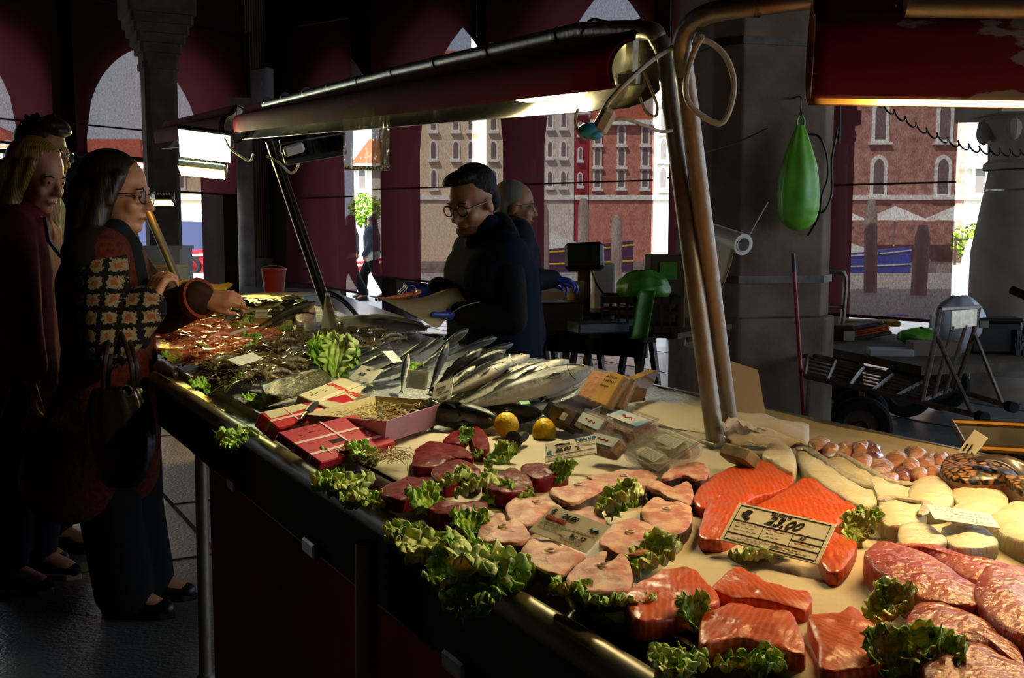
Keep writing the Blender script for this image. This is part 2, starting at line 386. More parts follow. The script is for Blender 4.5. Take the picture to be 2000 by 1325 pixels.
mpil = mat('big_pillar_stone', '#5c4c42', .85, col2='#7a6a5c', scale=2.5, bump=.35, bscale=22, detail=8)
pp = atY(1462, 700, 7.85)
bp = thing('stone_pillar', 'massive dark stone pillar behind the stall with a green bag hung on it', 'pillar', T(pp.x, pp.y, 0) @ RZ(math.radians(14)))
def octo(r, c): return [(r, -r + c), (r, r - c), (r - c, r), (-r + c, r), (-r, r - c), (-r, -r + c), (-r + c, -r), (r - c, -r)]
mb = MB(); mb.prism(octo(.5, .17), 0, .78); mb.build('base', mpil, bp, smooth=False, bevel=.02)
mb = MB(); mb.prism(octo(.46, .15), .78, 3.4); mb.build('shaft', mpil, bp, smooth=False, bevel=.012)
mb = MB(); mb.prism(octo(.52, .12), 3.4, 3.6); mb.prism(octo(.6, .12), 3.6, H); mb.build('capital', mpil, bp, smooth=False, bevel=.02)
for z in (2.62, 1.02):
    mb = MB(); mb.prism(octo(.472, .15), z, z + .05); mb.build('band', m_darksteel, bp, smooth=False)
p1 = atY(318, 400, 12.2)
ip = thing('square_pillar', 'dark square pillar with flared capital among the left arches', 'pillar', T(p1.x, p1.y, 0) @ RZ(.5))
mb = MB(); mb.box((0, 0, .4), (.46, .46, .8)); mb.build('base', m_stone_dark, ip, smooth=False, bevel=.02)
mb = MB(); mb.prism(octo(.175, .05), .8, 3.15); mb.build('shaft', m_stone_dark, ip, smooth=False)
mb = MB(); mb.prism(octo(.2, .05), 3.15, 3.22)
for k in range(5): mb.prism(octo(.19 + .035 * k, .03), 3.22 + .1 * k, 3.33 + .1 * k)
mb.prism(octo(.36, .02), 3.72, H); mb.build('capital', m_stone_dark, ip, smooth=False)

bq = BA + BU * -.05 - BN * .25
bk = thing('brick_pillar', 'brick corner pillar on a pale stone foot with an electrical box above', 'pillar', T(bq.x, bq.y, 0) @ RZ(math.atan2(BU.y, BU.x)))
mb = MB(); mb.box((0, 0, .46), (.78, .5, .92)); mb.build('foot', m_stone, bk, smooth=False, bevel=.03)
mb = MB(); mb.box((0, 0, 3.2), (.66, .42, 4.6)); mb.build('shaft', m_brick, bk, smooth=False)
mb = MB(); mb.tube([(.42, -.2, .2), (.42, -.2, 4.6)], .025); mb.build('drain_pipe', m_darksteel, bk)
q = atY(512, 168, 17.7); mb = MB(); mb.box((0, 0, 0), (.42, .16, .55), bev=.02); mb.box((0, -.085, 0), (.36, .01, .49)); mb.box((.1, -.1, 0), (.03, .02, .08))
tag(mb.build('electrical_box', mat('grey_box', '#9a9c9c', .5), M=T(q.x, q.y, q.z) @ RZ(math.atan2(BU.y, BU.x)), smooth=False), 'pale grey electrical box high on the brick pillar', 'box')
q = atY(482, 500, 17.2)
column('half_column', Vector((q.x, q.y, 0)), .13, .12, 2.9, 'slim pale stone column just left of the brick pillar', m_stone)

# ------------------------------------------------------------------ curtains
def curtain(px0, px1, P, U, off, ztop, zb0, zb1, label, seam=1.98, group=None, lean=0, cat='curtain'):
    N = Vector((-U.y, U.x, 0)); o = N * -off; a = on(px0, P, U, o); b = on(px1, P, U, o); L = b - a
    org = P + o + U * a; M = Matrix.Translation(org) @ RZ(math.atan2(U.y, U.x))
    root = thing('curtain', label, cat, M, group)
    mb = MB(); rr = R.random() * 9
    mb.grid(60, 8, lambda i, j: Vector((L * i - lean * (1 - j) * i, .025 * math.sin(i * L * 9 + rr) * (1.2 - j) + .02 * math.sin(i * L * 3.1 + rr), (zb0 + (zb1 - zb0) * i) * (1 - j) + ztop * j)))
    mb.build('cloth', m_linen, root, sharp=180)
    mb = MB(); mb.tube([(0, 0, zb0), (L - lean, 0, zb1)], .018); mb.build('bottom_rod', m_dred, root)
    mb = MB(); mb.box((L / 2, .0, seam), (L, .06, .018)); mb.build('seam', m_dred, root, smooth=False)
    mb = MB(); mb.tube([(0, 0, ztop), (L, 0, ztop)], .03); mb.build('top_roller', m_darksteel, root)
    return root
m_dred = mat('dark_red_hem', '#33090f', .9)
P3 = LA - LU * 6
curtain(-260, 118, P3, LU, .25, 4.75, 2.52, 2.52, 'raised dark red mesh curtain over the leftmost arch, above the customers', 2.82)
curtain(157, 352, P3, LU, .25, 4.6, 2.46, 2.42, 'dark red mesh curtain in the arch left of the square pillar', 2.85)
curtain(352, 487, P3, LU, .3, 4.5, 1.97, 1.95, 'short dark red mesh curtain between square pillar and slim pale column', 2.8)
curtain(566, 690, BA, BU, .3, 4.6, .55, .42, 'dark red mesh curtain left of the gap with the pedestrian', 1.9, lean=-.1)
curtain(733, 924, BA, BU, .3, 5.2, .68, .6, 'dark red mesh curtain behind the bespectacled vendor, right of the pedestrian', 2.0)
curtain(953, 1271, BA, BU, .3, 5.3, .46, .42, 'wide dark red mesh curtain behind the weighing scale', 2.0)
curtain(1302, 1330, BA, BU, .7, 5.2, .5, .5, 'narrow dark red curtain strip beside the bright gap near the steel posts', 2.0)
curtain(1570, 1858, BA, BU, .3, 5.0, .45, .42, 'dark red mesh curtain behind the loaded cart, brick palace showing through', 1.88)
# horizontal rail under left arches
mb = MB(); a = P3 + LU * on(-260, P3, LU) - LN * .1; b = P3 + LU * on(352, P3, LU) - LN * .1
mb.tube([a + Vector((0, 0, 2.42)), b + Vector((0, 0, 2.42))], .03); tag(mb.build('tie_rail', m_darksteel), 'dark iron tie rail spanning the left arches', 'rail')
# thin vertical curtain ropes near centre top
for px in (933, 1302, 1316, 1330):
    q = BA + BU * on(px, BA, BU, BN * -.5) + BN * -.5; mb = MB(); mb.tube([(q.x, q.y, 2.9 if px > 1000 else 4.0), (q.x, q.y, H)], .008, 6)
    tag(mb.build('curtain_rope', m_galv), 'thin pale rope hanging ' + {933: 'in the gap behind the vendor head', 1302: 'above the posts, leftmost of three close together', 1316: 'above the posts, middle of three close together', 1330: 'above the posts, rightmost of three close together'}[px], 'rope', 'ropes working the curtains')

# ------------------------------------------------------------------ outside: canal, far bank
mb = MB(); mb.box((0, 100, -1.05), (400, 130, .1))
tag(mb.build('canal_water', mat('water', '#4f6f6a', .12, col2='#6f8f86', scale=1.5, bump=.4, bscale=2.5)), 'green grey canal water beyond the quay', 'water', kind='stuff')
mb = MB(); mb.box((0, 73, -.8), (260, 18, .4)); struct(mb.build('trim_2', m_stone, smooth=False))
def building(label, px0, px1, Y, pyt, cols_, rows, m, win, trim, depth=7,
     cat='building', group=None, awn=None, roof=None):
    Y = 70; px1 -= 1.5; a = atY(px0, 450, Y); b = atY(px1, 450, Y); top = atY(px0, pyt, Y).z; W = b.x - a.x; z0 = -.6; Hh = top - z0
    root = thing('palace', label, cat, T(a.x, Y, z0), group)
    mb = MB(); mb.box((W / 2, depth / 2, Hh / 2), (W, depth, Hh)); mb.build('wall', m, root, smooth=False)
    mb = MB(); mb.box((W / 2, depth / 2 - .3, Hh + .15), (W, depth + .6, .3)); mb.build('cornice', trim, root, smooth=False)
    if roof: mb = MB(); mb.add([(0, -.6, Hh + .3), (W, -.6, Hh + .3), (W, depth, Hh + .3), (0, depth, Hh + .3), (W / 2 - W * .3, depth / 2, Hh + 2.2), (W / 2 + W * .3, depth / 2, Hh + 2.2)], [(0, 1, 5, 4), (1, 2, 5), (2, 3, 4, 5), (3, 0, 4)]); mb.build('roof', roof, root, smooth=False)
    for r_ in range(rows):
        zc = 4.2 + r_ * (Hh - 4.5) / rows + 1.0
        for c_ in range(cols_):
            xc = W * (c_ + .5 + .12 * ((c_ * 7 + r_ * 3) % 3 - 1)) / cols_; ww = min(.55, W / cols_ * .2); hh = ww * 1.9
            mb = MB(); o2 = []
            for k in range(13):
                x = -1 + 2 * k / 12; o2.append((xc + x * ww, zc + hh + gothic(x) * ww * 1.1))
            o2 = [(xc + ww, zc - hh), *reversed(o2), (xc - ww, zc - hh)]
            mb.add([(x, -.12, z) for x, z in o2] + [(x, .02, z) for x, z in o2], [tuple(range(len(o2)))] + [(i, i + 1, i + 1 + len(o2), i + len(o2)) for i in range(len(o2) - 1)])
            mb.box((xc, -.2, zc - hh - .1), (ww * 2.6, .4, .16)); f = mb.build('window', trim, root, smooth=False)
            o3 = [(xc + (x - xc) * .62, zc + (z - zc) * .84) for x, z in o2]
            mb = MB(); mb.add([(x, -.14, z) for x, z in o3], [tuple(range(len(o3)))]); mb.build('pane', win, f, smooth=False)
    mb = MB(); mb.box((W / 2, -.1, 4.1), (W, .25, .3)); mb.build('string_course', trim, root, smooth=False)
    if awn:
        mb = MB(); n_ = awn
        for k in range(n_):
            x0 = W * k / n_ + .4; x1 = W * (k + 1) / n_ - .2; xm = (x0 + x1) / 2
            mb.add([(x0, -4.5, 2.6), (x1, -4.5, 2.6), (x1, -1.5, 2.6), (x0, -1.5, 2.6), (xm, -3, 3.5)], [(0, 1, 4), (1, 2, 4), (2, 3, 4), (3, 0, 4)]); mb.tube([(xm, -3, 1), (xm, -3, 3.5)], .05, 6)
        mb.build('awning', mat('awning', '#e8e4dc', .8), root, smooth=False)
    return root
m_b1 = mat('palace_brick', '#9c6a5a', .9, col2='#bc9484', scale=2, detail=8); m_b2 = mat('palace_pale', '#cfc4b4', .9, col2='#ddd4c6', scale=1)
m_b3 = mat('palace_rose', '#c98a76', .9, col2='#b8705c', scale=2); m_b4 = mat('palace_red', '#9c2c30', .9); m_b5 = mat('palace_cream', '#e0c8a8', .9)
m_win = mat('dark_pane', '#6c6460', .3); m_trim = mat('istrian_stone', '#e8e4dc', .7); m_roof = mat('roof_tiles', '#a8583a', .9)
building('tall brick palace with pointed white windows across the canal, behind the cart', 1545, 1880, 70, -60, 3, 4, m_b1, m_win, m_trim, awn=3)
building('rose brick palace across the canal behind the scale curtain', 1150, 1275, 72, 245, 3, 3, m_b3, m_win, m_trim, roof=m_roof)
building('narrow dark red house across the canal between pale and brick palaces', 1122, 1150, 71, 225, 1, 3, m_b4, m_win, m_trim)
building('pale stone palace across the canal behind the grey haired vendor', 985, 1122, 72, 200, 4, 3, m_b2, m_win, m_trim)
building('cream house across the canal behind the vendor in the quilted vest', 790, 985, 73, 150, 5, 4, m_b5, m_win, m_trim, roof=m_roof)
building('pale blank house across the canal left of the vendor', 690, 790, 70, 330, 2, 1, m_b2, m_win, m_trim, roof=m_roof)
building('sunlit white house across the canal seen in the gap beside the posts', 1275, 1420, 68, 150, 3, 4, m_b2, m_win, m_trim)
building('cream house across the canal seen right of the brick palace', 1880, 2330, 76, 330, 6, 1, m_b2, m_win, m_trim)
building('rose house across the canal seen under the left curtains', 290, 560, 68, 295, 6, 2, m_b5, m_win, m_trim, roof=m_roof)
building('brown house across the canal left of the square pillar', 60, 290, 68, 330, 5, 1, m_b3, m_win, m_trim, roof=m_roof)
building('low house at the edge of the left bank', -500, 60, 68, 300, 8, 2, m_b2, m_win, m_trim, roof=m_roof)

def boat(label, px, Y, L, col, stripe, txt=None, cabin=None, wy=-1.0, rot=0, hh=1.0):
    q = atY(px, 450, Y); root = thing('motor_boat', label, 'boat', T(q.x, Y, wy) @ RZ(rot))
    mb = MB(); n_ = 16
    def sec(i, z): 
        t = i / n_; w_ = .95 * (1 - max(0, t - .45) ** 2 / .3025 * .98); return w_ * (1 if z else .6)
    vs = []; fs = []
    for i in range(n_ + 1):
        t = i / n_; x = -L / 2 + L * t; sh = hh * (1 + .5 * t * t); a = sec(i, 0); b = sec(i, 1)
        vs += [(x, -a, 0), (x, -b, sh), (x, b, sh), (x, a, 0)]
    for i in range(n_):
        a = i * 4
        for k in range(3): fs.append((a + k, a + k + 1, a + 5 + k, a + 4 + k))
    fs += [(0, 1, 2, 3), (n_ * 4 + 3, n_ * 4 + 2, n_ * 4 + 1, n_ * 4)]
    mb.add(vs, fs); mb.build('hull', col, root, sharp=50)
    for z in (.86, .35):
        mb = MB(); mb.tube([(-L / 2 + L * i / n_, -(sec(i, 0) + (sec(i, 1) - sec(i, 0)) * z) - .02, hh * (1 + .5 * (i / n_) ** 2) * z) for i in range(n_ + 1)], .045, 6); mb.build('stripe', stripe, root)
    if cabin: mb = MB(); mb.add([(-L * .45, -.85, hh), (L * .25, -.75, hh * 1.15), (L * .25, .75, hh * 1.15), (-L * .45, .85, hh), (-L * .4, -.6, hh + 1.1), (-L * .05, -.6, hh + 1.0), (-L * .05, .6, hh + 1.0), (-L * .4, .6, hh + 1.1)], [(0, 1, 5, 4), (1, 2, 6, 5), (2, 3, 7, 6), (3, 0, 4, 7), (4, 5, 6, 7)]); mb.build('cover', cabin, root, smooth=False)
    if txt: text(txt, .24, m_white, root, -.3, 0, 0, M=T(0, -.96, .62) @ RX(PI / 2 - .2), ext=.02, bold=.012)
    return root
mb_red = mat('boat_red', '#c8202a', .35); mb_blue = mat('boat_blue', '#1f58b8', .4); mb_yel = mat('boat_yellow', '#e8b820', .5); m_tarp = mat('tarp_navy', '#2c3450', .8)
b_ = boat('red motor boat with navy cover and tyre fender moored outside the left opening', 447, 37, 7, mb_red, m_white, 'ITTICO', m_tarp, rot=0, wy=-.6, hh=1.25)
mb = MB(); mb.tube([(-1.0 + .26 * math.cos(a), -1.05, .8 + .26 * math.sin(a)) for a in [i * PI / 8 for i in range(16)]], .08, 8, closed=True); mb.build('tyre_fender', m_rubber, b_)
boat('white and blue boat behind the red one at the left opening', 330, 52, 7, m_white, mb_blue, wy=-1.0, rot=.1)
boat('yellow rimmed boat beyond the mooring post', 355, 46, 5, mb_yel, mb_blue, wy=-.9, rot=-.1)
boat('blue covered boat below the awnings of the brick palace', 1640, 60, 8, mb_blue, m_white, wy=-1, cabin=m_white)
boat('grey boat with orange stripes moored behind the scale curtain', 1075, 52, 8, m_tarp, mb_yel, wy=-.6, cabin=m_white)
boat('second red boat seen through the gap at the pedestrian', 728, 45, 3.2, mb_red, m_white, wy=-.95)
m_post = mat('post_wood', '#8a8074', .85, col2='#b0a698', scale=4, stretch=(1, 1, .2), bump=.3)
for k, (px, pyt, pyb, Y, w_, ln, lb) in enumerate([(408, 405, 560, 34, .14, 0, 'grey wooden mooring post beside the red boat'), (432, 440, 540, 42, .12, 0, 'thin mooring post behind the red boat'), (1702, 390, 640, 24, .15, -.02, 'dark leaning mooring post behind the cart curtain'),
      (1803, 440, 640, 23, .17, .03, 'thick dark mooring post with crossbar behind the cart curtain'), (1900, 468, 600, 27, .2, .16, 'weathered leaning mooring post right of the cart curtain'), (1898 + 22, 440, 560, 50, .09, .0, 'slim pole by the far footbridge'),
      (1140, 388, 560, 30, .16, .0, 'brown mooring post behind the scale'), (1060, 400, 560, 32, .2, 0, 'dark mooring post behind the grey haired vendor'), (1205, 420, 580, 30, .16, 0, 'mooring post right of the scale display'), (390, 430, 540, 44, .1, 0, 'pale slender mooring pole seen by the square pillar')]):
    a = atY(px, pyt, Y); mb = MB(); hh = a.z + 1.2
    mb.tube([(-ln * hh, 0, 0), (-ln * hh * .4, 0, hh * .6), (0, 0, hh - .25), (0, 0, hh)], [w_, w_, w_ * .95, w_ * .55], 10)
    tag(mb.build('mooring_post', m_post, M=T(a.x, Y, -1.2)), lb, 'post')
# far footbridge rail and tree
r_ = thing('footbridge_railing', 'brown crossed wooden railing on the far bank right of the curtain', 'railing', T(atY(1860, 450, 58).x, 58, -1.05))
mb = MB(); mb.box((3, 0, .35), (8, 1.2, .5)); mb.build('deck', m_post, r_, smooth=False)
for k in range(6): mb = MB(); mb.box((k * 1.3, -.5, 1.3), (.1, .1, 1.4)); mb.build('post', m_wood, r_, smooth=False)
mb = MB()
for k in range(5):
    mb.tube([(k * 1.3, -.5, .8), (k * 1.3 + 1.3, -.5, 1.85)], .035, 6); mb.tube([(k * 1.3, -.5, 1.85), (k * 1.3 + 1.3, -.5, .8)], .035, 6)
mb.tube([(0, -.5, 1.95), (6.5, -.5, 1.95)], .05, 6); mb.build('rail', m_wood, r_)
m_leaf = mat('leaves', '#4c7a22', .6, col2='#9ab83a', scale=3)
def tree(q, rad, hh, label):
    hh = q.z + .6; root = thing('small_tree', label, 'tree', T(q.x, q.y, -.6)); mb = MB(); mb.tube([(0, 0, -.0), (0, 0, hh)], .08, 6); mb.build('trunk', m_wood, root); mb = MB()
    for k in range(420):
        a = Vector((R.gauss(0, 1), R.gauss(0, 1), R.gauss(0, 1))).normalized() * rad * R.uniform(.5, 1.1) ; s_ = rad * .16
        u = Vector((R.gauss(0, 1), R.gauss(0, 1), R.gauss(0, 1))).normalized() * s_; v = u.orthogonal().normalized() * s_ * .6; c = a + Vector((0, 0, hh))
        mb.add([c - u, c + v, c + u, c - v], [(0, 1, 2, 3)])
    mb.build('foliage', m_leaf, root, smooth=False)
tree(atY(1898, 475, 66), 1.1, 2.1, 'small bright green tree on the far bank right of the curtain')
tree(atY(714, 412, 66), 1.0, 2.2, 'green bush above the far railing behind the walking pedestrian')
tree(atY(1588, 290, 66), 1.3, 6.5, 'green shrub on the far bank left of the brick palace')
# ------------------------------------------------------------------ the stall
OT = at(760, 1000, .93)
def S(t, n, z=.93): return Vector((OT.x, OT.y, 0)) + TD * t + ND * n + Vector((0, 0, z))
SM = Matrix((-TD, ND, Vector((0, 0, 1)))).transposed().to_4x4(); SM.translation = Vector((OT.x, OT.y, 0))   # local x = -t, y = n
def tn(p): d = Vector((p[0] - OT.x, p[1] - OT.y, 0)); return d.dot(TD), d.dot(ND)
def zt(t): return .938 + .07 * max(0, min(1, (t - 1.6) / 2.6))
def gp(px, py, h=0.0):
    z = .94 + h
    for _ in range(6):
        p = at(px, py, z); z = zt(tn(p)[0]) + h
    return Vector(at(px, py, z))
def proj(v):
    d = Vector(v) - Vector((0, 0, CAMZ)); k = d.dot(FW); return 1000 + d.x / k * F, 662.5 - d.dot(UPV) / k * F
TL = 4.75
st = thing('fish_stall', 'long steel fish stall with rounded front rail, grey apron and dark red skirt', 'stall', SM)
mb = MB(); mb.box((-.24, .58, .895), (3.48, 1.14, .05), bev=.008); mb.box((-(TL + 1.98) / 2, .645, .895), (TL - 1.98, 1.01, .05), bev=.008); mb.build('table_top', m_steel, st, smooth=False)
mb = MB(); mb.tube([(1.5, -.012, .915), (-1.9, -.012, .915), (-1.97, 0, .912), (-2.0, .04, .905)], .021, 16); mb.build('front_rail', mat('rail_steel', '#8c7e60', .4, .6, bump=.04, bscale=60), st)
mb = MB(); mb.box((-.24, .062, .925), (3.48, .008, .03)); mb.box((-(TL + 1.98) / 2, .145, .93), (TL - 1.98, .008, .04)); mb.box((-(TL - 1.5) / 2, 1.146, .93), (TL + 1.5, .01, .04)); mb.build('tray_edge', m_steel, st, smooth=False)
mb = MB(); mb.box((-.2, .012, .82), (3.6, .012, .13)); mb.box((-3.36, .15, .86), (2.7, .01, .06)); mb.build('apron', mat('apron_brown', '#2e2114', .7, col2='#3c2c1a', scale=6), st, smooth=False)
mb = MB(); mb.grid(50, 4, lambda i, j: Vector((1.5 - i * 3.05, .06 + .008 * math.sin(i * 40), .05 + j * .72))); mb.build('skirt', mat('skirt_cloth', '#c41420', .8, col2='#a8101a', scale=4), st, sharp=180)
mb = MB(); mb.tube([(1.5, .03, .745), (-1.55, .03, .745)], .012); mb.build('apron_pipe', m_steel_worn, st)
for x, y in ((-.05, -.02), (-1.62, .06), (-1.95, .3), (-1.62, 1.05), (1.3, .1), (1.3, 1.05), (-4.6, .2), (-4.6, 1.05), (-3.1, 1.05), (-3.1, .2), (0, 1.05)):
    mb = MB(); mb.tube([(x, y, .87), (x - .03, y, 0)], .019, 12); mb.lathe([(0, 0), (.032, 0), (.032, .015), (.02, .03)], 12, T(x - .03, y, 0)); mb.build('leg', m_steel_worn, st)
for x in (.25, -.4, -1.0): mb = MB(); mb.box((x, .0, .765), (.07, .02, .03), bev=.004); mb.build('clip', m_galv, st, smooth=False)
# posts: each a bent steel tube with its lamp cover
def post(name, label, path, r=.019, m=m_steel_worn, foot=True):
    root = thing(name, label, 'post', T(*path[0])); p0 = Vector(path[0]); mb = MB()
    mb.tube([Vector(p) - p0 for p in path], r, 16); mb.build('tube', m, root)
    if foot: mb = MB(); mb.box((0, 0, .004), (.05, .05, .008), rz=.5, bev=.002); mb.build('foot_plate', m_galv, root, smooth=False)
    return root
A0 = at(1398, 868, .945); A1 = atY(1250, 118, 2.22); A2 = atY(480, 238, 5.95)
AX = (A2 - A1).normalized()
ptop = atY(1308, 180, 2.19)
P1path = [A0, ptop] + spline([ptop, atY(1300, 110, 2.19), atY(1286, 78, 2.2), A1 + Vector((.01, 0, .06)), A1 + AX * .25 + Vector((0, 0, .085))], 6)[1:] + [A1 + AX * 1.6 + Vector((0, 0, .085)), A1 + AX * 3.6 + Vector((0, 0, .07))]
pa = post('steel_post', 'bent steel post, left of the touching pair, its top running along the long lamp cover', P1path)
for k in range(9):
    q = A1 + AX * (.35 + k * .4) + Vector((0, 0, .085)) - A0; mb = MB(); mb.tube([q + AX * -.006, q + AX * .006], .022, 12); mb.build('cable_tie', m_black, pa)
B0 = at(1427, 856, .945); bt = atY(1338, 150, 2.12)
P2path = [B0, bt] + spline([bt, atY(1331, 95, 2.1), atY(1345, 52, 2.07), atY(1385, 26, 2.02), atY(1450, 14, 1.96), atY(1540, 2, 1.93)], 6)[1:] + [atY(1760, -22, 1.93), atY(2150, -30, 1.95)]
pb = post('steel_post', 'bent steel post, right of the touching pair, curving right towards the flaking red cover', P2path)
for px, py, Y in ((1366, 38, 2.05), (1478, 10, 1.95)):
    q = atY(px, py, Y) - B0; mb = MB(); mb.tube([q - Vector((.006, 0, 0)), q + Vector((.006, 0, 0))], .022, 12); mb.build('cable_tie', m_black, pb)
C0 = at(644, 618, .98); C1 = atY(533, 290, 5.45)
post('steel_post', 'leaning steel post in the middle of the stall rising from a white bag', [C0, C0 + (C1 - C0) * 1.04], .026, mat('post_dull', '#6e675c', .3, .95, bump=.05))
mb = MB(); D0 = at(352, 560, .98); D1 = atY(283, 400, D0.y); D0 = D0 + (D0 - D1) * (.97 / (D1.z - D0.z))
post('steel_post', 'far thin yellow-lit post behind the customers head', [D0, D1], .03, m_steel_worn)

# lamp covers
FRONT = [(.062, -.06), (.066, -.035), (.068, -.01), (.064, .012), (.052, .03), (.036, .036), (.022, .042), (.012, .056), (.006, .07), (0, .082)]
BACK = [(0, .082), (-.03, .07), (-.052, .04), (-.062, .0), (-.058, -.035), (-.04, -.065), (-.012, -.085), (.02, -.095)]
def cover(name, label, M, L, sc=1.0, m_out=m_redpaint, cut=True, drop=0, m_in=None):
    m_in = m_in or m_galv; FR = [(y, z - (drop if z < 0 else 0)) for y, z in FRONT]
    root = thing(name, label, 'lamp cover', M)
    def sheet(prof, nx, off):
        P = spline([(0, y * sc, z * sc) for y, z in prof], 3); k = len(P) - 1
        def f(i, j):
            p = P[round(j * k)]; return Vector((i * L + (0 if not cut or i > 0 else .012 * math.sin(j * 9)), p.y + off, p.z))
        return f, k
    f, k = sheet(FR, 0, 0); mb = MB(); mb.grid(24, k, f); mb.build('red_shell', m_out, root, sharp=180, solid=.0025)
    f, k = sheet([(y * .9 - .004, z * .95 - .001) for y, z in FR], 0, 0); mb = MB(); mb.grid(24, k, f); mb.build('inner_lining', m_in, root, sharp=180, solid=.001)
    f, k = sheet(BACK, 0, 0); mb = MB(); mb.grid(24, k, f); mb.build('reflector', m_in, root, sharp=180, solid=.002)
    for x in (.05, L * .33, L * .66, L - .05):
        mb = MB(); mb.box((x, -.01 * sc, .02), (.03, .012, .1 * sc)); mb.box((x, -.02 * sc, -.03 * sc), (.026, .05 * sc, .004)); mb.lathe([(0, 0), (.028 * sc, 0), (.03 * sc, .02), (0, .03)], 14, T(x, -.005, -.045 * sc)); mb.build('bracket', m_galv, root, smooth=False)
    return root
def mframe(p, q):
    m = frame(p, q); return m
m_led = {}
def led(col, st_): 
    k = col + str(st_)
    if k not in m_led: m_led[k] = mat('lamp_glow_' + str(len(m_led)), '#ffffff', .5, emit=col, estr=st_)
    return m_led[k]
def flood(label, c, fx, dn, w_, h_, m, housing=m_black, kind='floodlight'):
    """box lamp: centre of the glass c, fx along its width, dn the way it shines"""
    fx = Vector(fx).normalized(); dn = Vector(dn); dn = (dn - fx * dn.dot(fx)).normalized(); fy = dn.cross(fx)
    M = Matrix((fx, fy, dn)).transposed().to_4x4(); M.translation = Vector(c)
    root = thing(kind, label, 'lamp', M)
    mb = MB(); mb.box((0, 0, -.022), (w_ + .02, h_ + .02, .036), bev=.008)
    for k in range(9): mb.box((-w_ * .4 + k * w_ * .1, 0, -.05), (.004, h_ * .8, .03))
    mb.build('housing', housing, root, smooth=False)
    mb = MB(); mb.box((0, 0, .0), (w_, h_, .006)); mb.build('glass', m, root, smooth=False)
    mb = MB(); mb.tube([(-w_ / 2 - .012, 0, -.02), (-w_ / 2 - .012, 0, -.075), (w_ / 2 + .012, 0, -.075), (w_ / 2 + .012, 0, -.02)], .005, 6); mb.build('bracket', m_galv, root)
    return root
cv = cover('lamp_cover', 'long dark red curved lamp cover running the length of the stall', frame(A1, A2), (A2 - A1).length)
zz = Vector((0, 0, 1)); CU = Vector((0, 0, 1)).cross(AX).normalized()
flood('bright floodlight glowing under the near end of the long red cover', A1 + AX * .44 + CU * .012 - zz * .048, AX, (CU * .1 - zz), .3, .085, led('#fff0b8', 260), m_white)
# far cover and its lamps
E1 = A1 + AX * 4.35; E2 = A1 + AX * 7.6
cover('lamp_cover', 'second dark red lamp cover further off behind the customers, lit yellow inside', frame(E1, E2), 3.25, 1.25)
q = atY(400, 286, 6.0); flood('square floodlight glaring greenish white at the far end of the cover', q, (1, .15, -.12), (-.25, -.8, -.75), .27, .19, led('#e8ffd0', 60))
q = atY(395, 338, 6.1); flood('warm yellow floodlight shining down just below the square one', q, (1, .2, -.1), (-.1, -.25, -1), .24, .16, led('#ffd050', 220))
q = atY(308, 396, 7.6); fl_ = flood('small strip lamp glowing yellow beside the dark haired customer face', q, (1, .1, 0), (0, -.3, -1), .2, .1, led('#ffd050', 20))
q = atY(612, 292, 4.9); flood('unlit floodlight with white end cap seen from behind under the cover', q, (1, .25, .2), (.25, 1, -.55), .26, .12, m_white, m_black)
q = atY(574, 292, 4.8); mb = MB(); mb.box((0, 0, 0), (.09, .05, .045), bev=.01); tag(mb.build('junction_box', m_white, M=T(*q) @ RZ(.3) @ RY(-.3), smooth=False), 'white end box under the cover beside the unlit floodlight', 'box')
mb = MB(); mb.tube([(0, 0, -.04), fl_.matrix_basis.inverted() @ (D0 + (D1 - D0) * .985)], .012, 8); mb.build('arm', m_darksteel, fl_)
# flaking cover at the upper right
G1 = atY(1583, 84, 1.76); G2 = atY(2350, 88, 1.66)
m_g = m_redchip
g = cover('lamp_cover', 'flaking dark red lamp cover at the upper right with bare metal patches', frame(G2, G1), (G2 - G1).length, 1.05, m_redchip, drop=.03, m_in=mat('reflector_lamplit_tint', '#8a683c', .35, .6, col2='#a07c48', scale=9))  # brown tone puts the lamp's warm light into the colour of the galvanised inside
for k in range(2): mb = MB(); mb.ell((.57 - .03 * k + (G2 - G1).length - 1.15 + .46, .026 * 1.12, .052), (.004, .003, .004), nu=8, nv=6); mb.build('rivet', m_galv, g)
GX = (G2 - G1).normalized()
flood('warm tube floodlight under the flaking cover, shown only as a glowing slit', G1 + GX * .42 + Vector((0, -.0, -.05)), GX, (0, -.0, -1), .6, .085, led('#ffd890', 190), m_white)
mb = MB(); a = atY(1768, 8, 1.6); b = atY(2200, 12, 1.55); mb.tube([a, b], .019, 16); tag(mb.build('steel_pipe', m_steel_worn), 'short worn steel pipe in front of the flaking cover top', 'pipe')

# hanging things and cables
def cable(name, label, pts, r, m, n=8, cat='cable', group=None):
    mb = MB(); mb.tube(spline(pts, n), r, 8); return tag(mb.build(name, m), label, cat, group)
m_cab = mat('cable_white', '#c9bfa8', .5); Yc = 2.08
cable('cable', 'thick white cable looped beside the bent post top', [atY(1372, 70, 2.05), atY(1352, 110, Yc), atY(1339, 170, Yc), atY(1352, 210, Yc), atY(1400, 241, Yc), atY(1422, 222, Yc), atY(1434, 165, Yc), atY(1418, 112, Yc), atY(1385, 82, Yc), atY(1356, 78, Yc)], .0058, m_cab)
cable('cable', 'white cable running from the posts down to the taped plug', [atY(1314, 92, 2.1), atY(1270, 120, 2.05), atY(1225, 160, 2.0), atY(1192, 195, 2.0), atY(1178, 218, 2.0)], .005, m_cab)
cable('cable', 'thin yellowish cable loop hanging inside the open end of the long cover', [atY(1250, 120, 2.2), atY(1268, 165, 2.2), atY(1283, 205, 2.2), atY(1280, 227, 2.2), atY(1262, 218, 2.2), atY(1250, 190, 2.2)], .003, m_cab)
